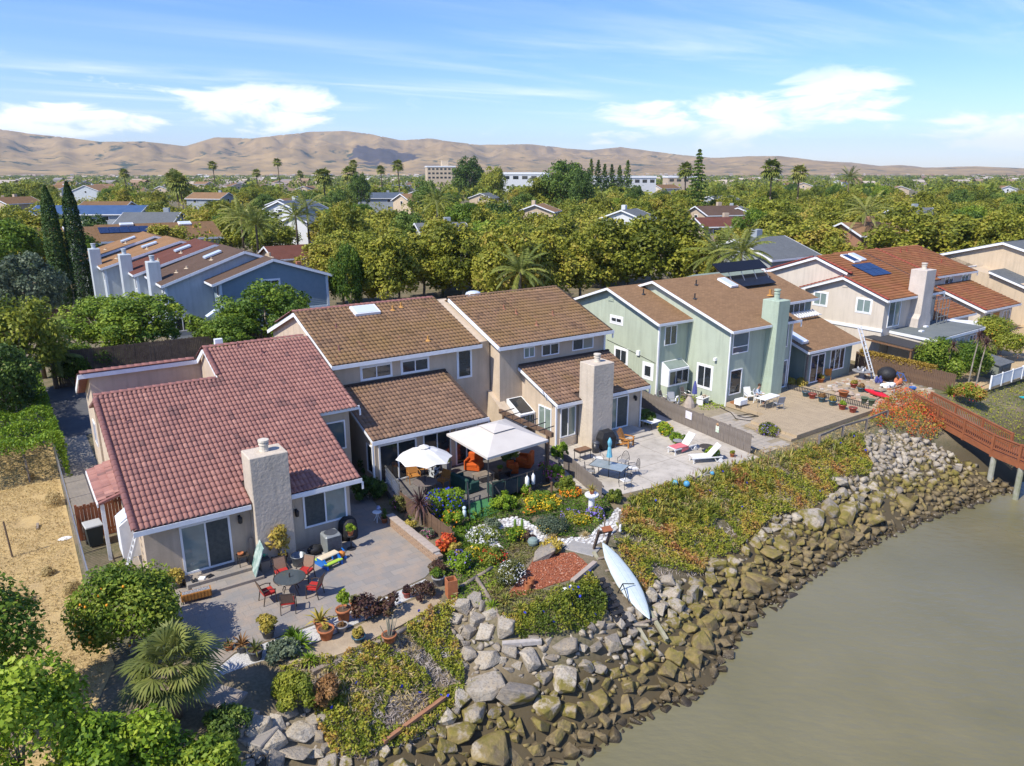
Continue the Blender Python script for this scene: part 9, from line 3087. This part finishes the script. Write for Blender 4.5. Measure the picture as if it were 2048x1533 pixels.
# ---- redwood gangway to the dock
A0,B0=P(1880,843,-.15),P(1984,900,-.55)
dv=(B0-A0)
dv.z=0
ang=math.atan2(dv.y,dv.x)
L_=dv.length
start=-2.6
t=thing('gangway','red stained timber gangway with slatted rails to the dock','gangway',A0,ang)
slope=(B0.z-A0.z)/L_
zz_=lambda s:slope*s
wd=1.35
bm_=MB().box(0,0,-.05,.13,wd,0).mesh('deck_board')
bm_.materials.append(m_redwood)
k=start
while k<L_:
 o=link('deck_board',bm_,None,t)
 o.location=(k,0,zz_(k))
 k+=.145
bal=MB().box(-.02,-.02,0,.02,.02,.75).mesh('baluster')
bal.materials.append(m_redwood)
for y in (0,wd):
 part(t,'stringer',MB().bar((start,y,zz_(start)-.2),(L_,y,zz_(L_)-.2),.07,.32),m_redwood)
 part(t,'top_rail',MB().bar((start,y,zz_(start)+.98),(L_,y,zz_(L_)+.98),.13,.05),m_redwood)
 part(t,'mid_rail',MB().bar((start,y,zz_(start)+.86),(L_,y,zz_(L_)+.86),.05,.09),m_redwood)
 part(t,'low_rail',MB().bar((start,y,zz_(start)+.12),(L_,y,zz_(L_)+.12),.05,.09),m_redwood)
 k=start
 while k<L_:
  o=link('baluster',bal,None,t)
  o.location=(k,y,zz_(k)+.12)
  k+=.15
 for q in np.linspace(start,L_,4):
  part(t,'post',MB().box(q-.06,y-.06,zz_(q)-.4,q+.06,y+.06,zz_(q)+1.02),m_redwood)
B1=P(2048,926,-.55)
t2=thing('dock_platform','red stained timber dock platform on piles at the right edge','dock',B0,math.atan2(B1.y-B0.y,B1.x-B0.x))
for k in range(40):
 o=link('deck_board',MB().box(0,0,-.05,.13,2.6,0).mesh('deck_board') if k==0 else dbm,m_redwood if k==0 else None,t2)
 if k==0:
  dbm=o.data
 o.location=(k*.145,0,0)
part(t2,'stringer',MB().box(0,-.06,-.42,5.8,.0,-.06),m_redwood)
part(t2,'stringer',MB().box(0,2.6,-.42,5.8,2.66,-.06),m_redwood)
part(t2,'top_rail',MB().box(0,-.08,.95,5.8,.06,1.0),m_redwood)
part(t2,'mid_rail',MB().box(0,-.03,.82,5.8,.02,.91),m_redwood)
part(t2,'low_rail',MB().box(0,-.03,.1,5.8,.02,.19),m_redwood)
for k in range(39):
 o=link('baluster',bal,None,t2)
 o.location=(k*.15,0,.12)
for q in (0,1.9,3.8,5.7):
 part(t2,'post',MB().box(q-.07,-.07,-.45,q+.07,.07,1.04),m_redwood)
 for y in (.1,2.4):
  part(t2,'pile',MB().cyl((q+.15,y,-4.),(q+.15,y,-.4),.17,.17,10),mat('concrete_pile',(.36,.35,.30),(.22,.23,.15),scale=1.6))
rg=random.Random(44)
mb=MB()
for k in range(240):
 u,v=rg.uniform(50,58),rg.uniform(26.5,32)
 p=W(u,v)
 r_=rg.uniform(.05,.16)
 mb.bbox(p.x-r_,p.y-r_*rg.uniform(.5,1),0,p.x+r_,p.y+r_*.7,r_*rg.uniform(.5,1.2),r_*.25,rg.random())
solo('yard_rubble',mb,mat('rubble_mix',(.4,.33,.25),tints=[(.16,.14,.12),(.42,.36,.28),(.34,.16,.09),(.55,.52,.47),(.25,.22,.2)]),'scattered stones, bricks and oddments over the dirt yard','rubble',rot=0.,kind='stuff')
for i in range(5):
 a=W(51.5+i*1.1,27.6+(i%2)*.9,.05)
 solo('board',MB().bar((0,0,0),W(rg.uniform(.8,1.8),rg.uniform(-.6,.6),.1),.16,.04),m_wood,('grey board lying nearest the picket rail','second grey board in the dirt yard','board lying by the green bins','board lying below the red kayak','board lying nearest the gangway')[i],'board',a,0.)
 #  air
hz_top=float(max(420,np.max(hz)+25))
mb=MB().box(-9400,-700,-12,9400,9600,hz_top)
air=link('haze',mb.mesh('haze'),None)
air['kind']='stuff'
air['label']='thin blue summer haze over the whole view'
hm=bpy.data.materials.new('summer_haze')
hm.use_nodes=True
nt=hm.node_tree
nt.nodes.clear()
ho=nt.nodes.new('ShaderNodeOutputMaterial')
pv_=nt.nodes.new('ShaderNodeVolumePrincipled')
pv_.inputs['Color'].default_value=(.74,.86,1.0,1)
pv_.inputs['Density'].default_value=6.5e-5
pv_.inputs['Anisotropy'].default_value=.2
nt.links.new(pv_.outputs[0],ho.inputs['Volume'])
air.data.materials.append(hm)
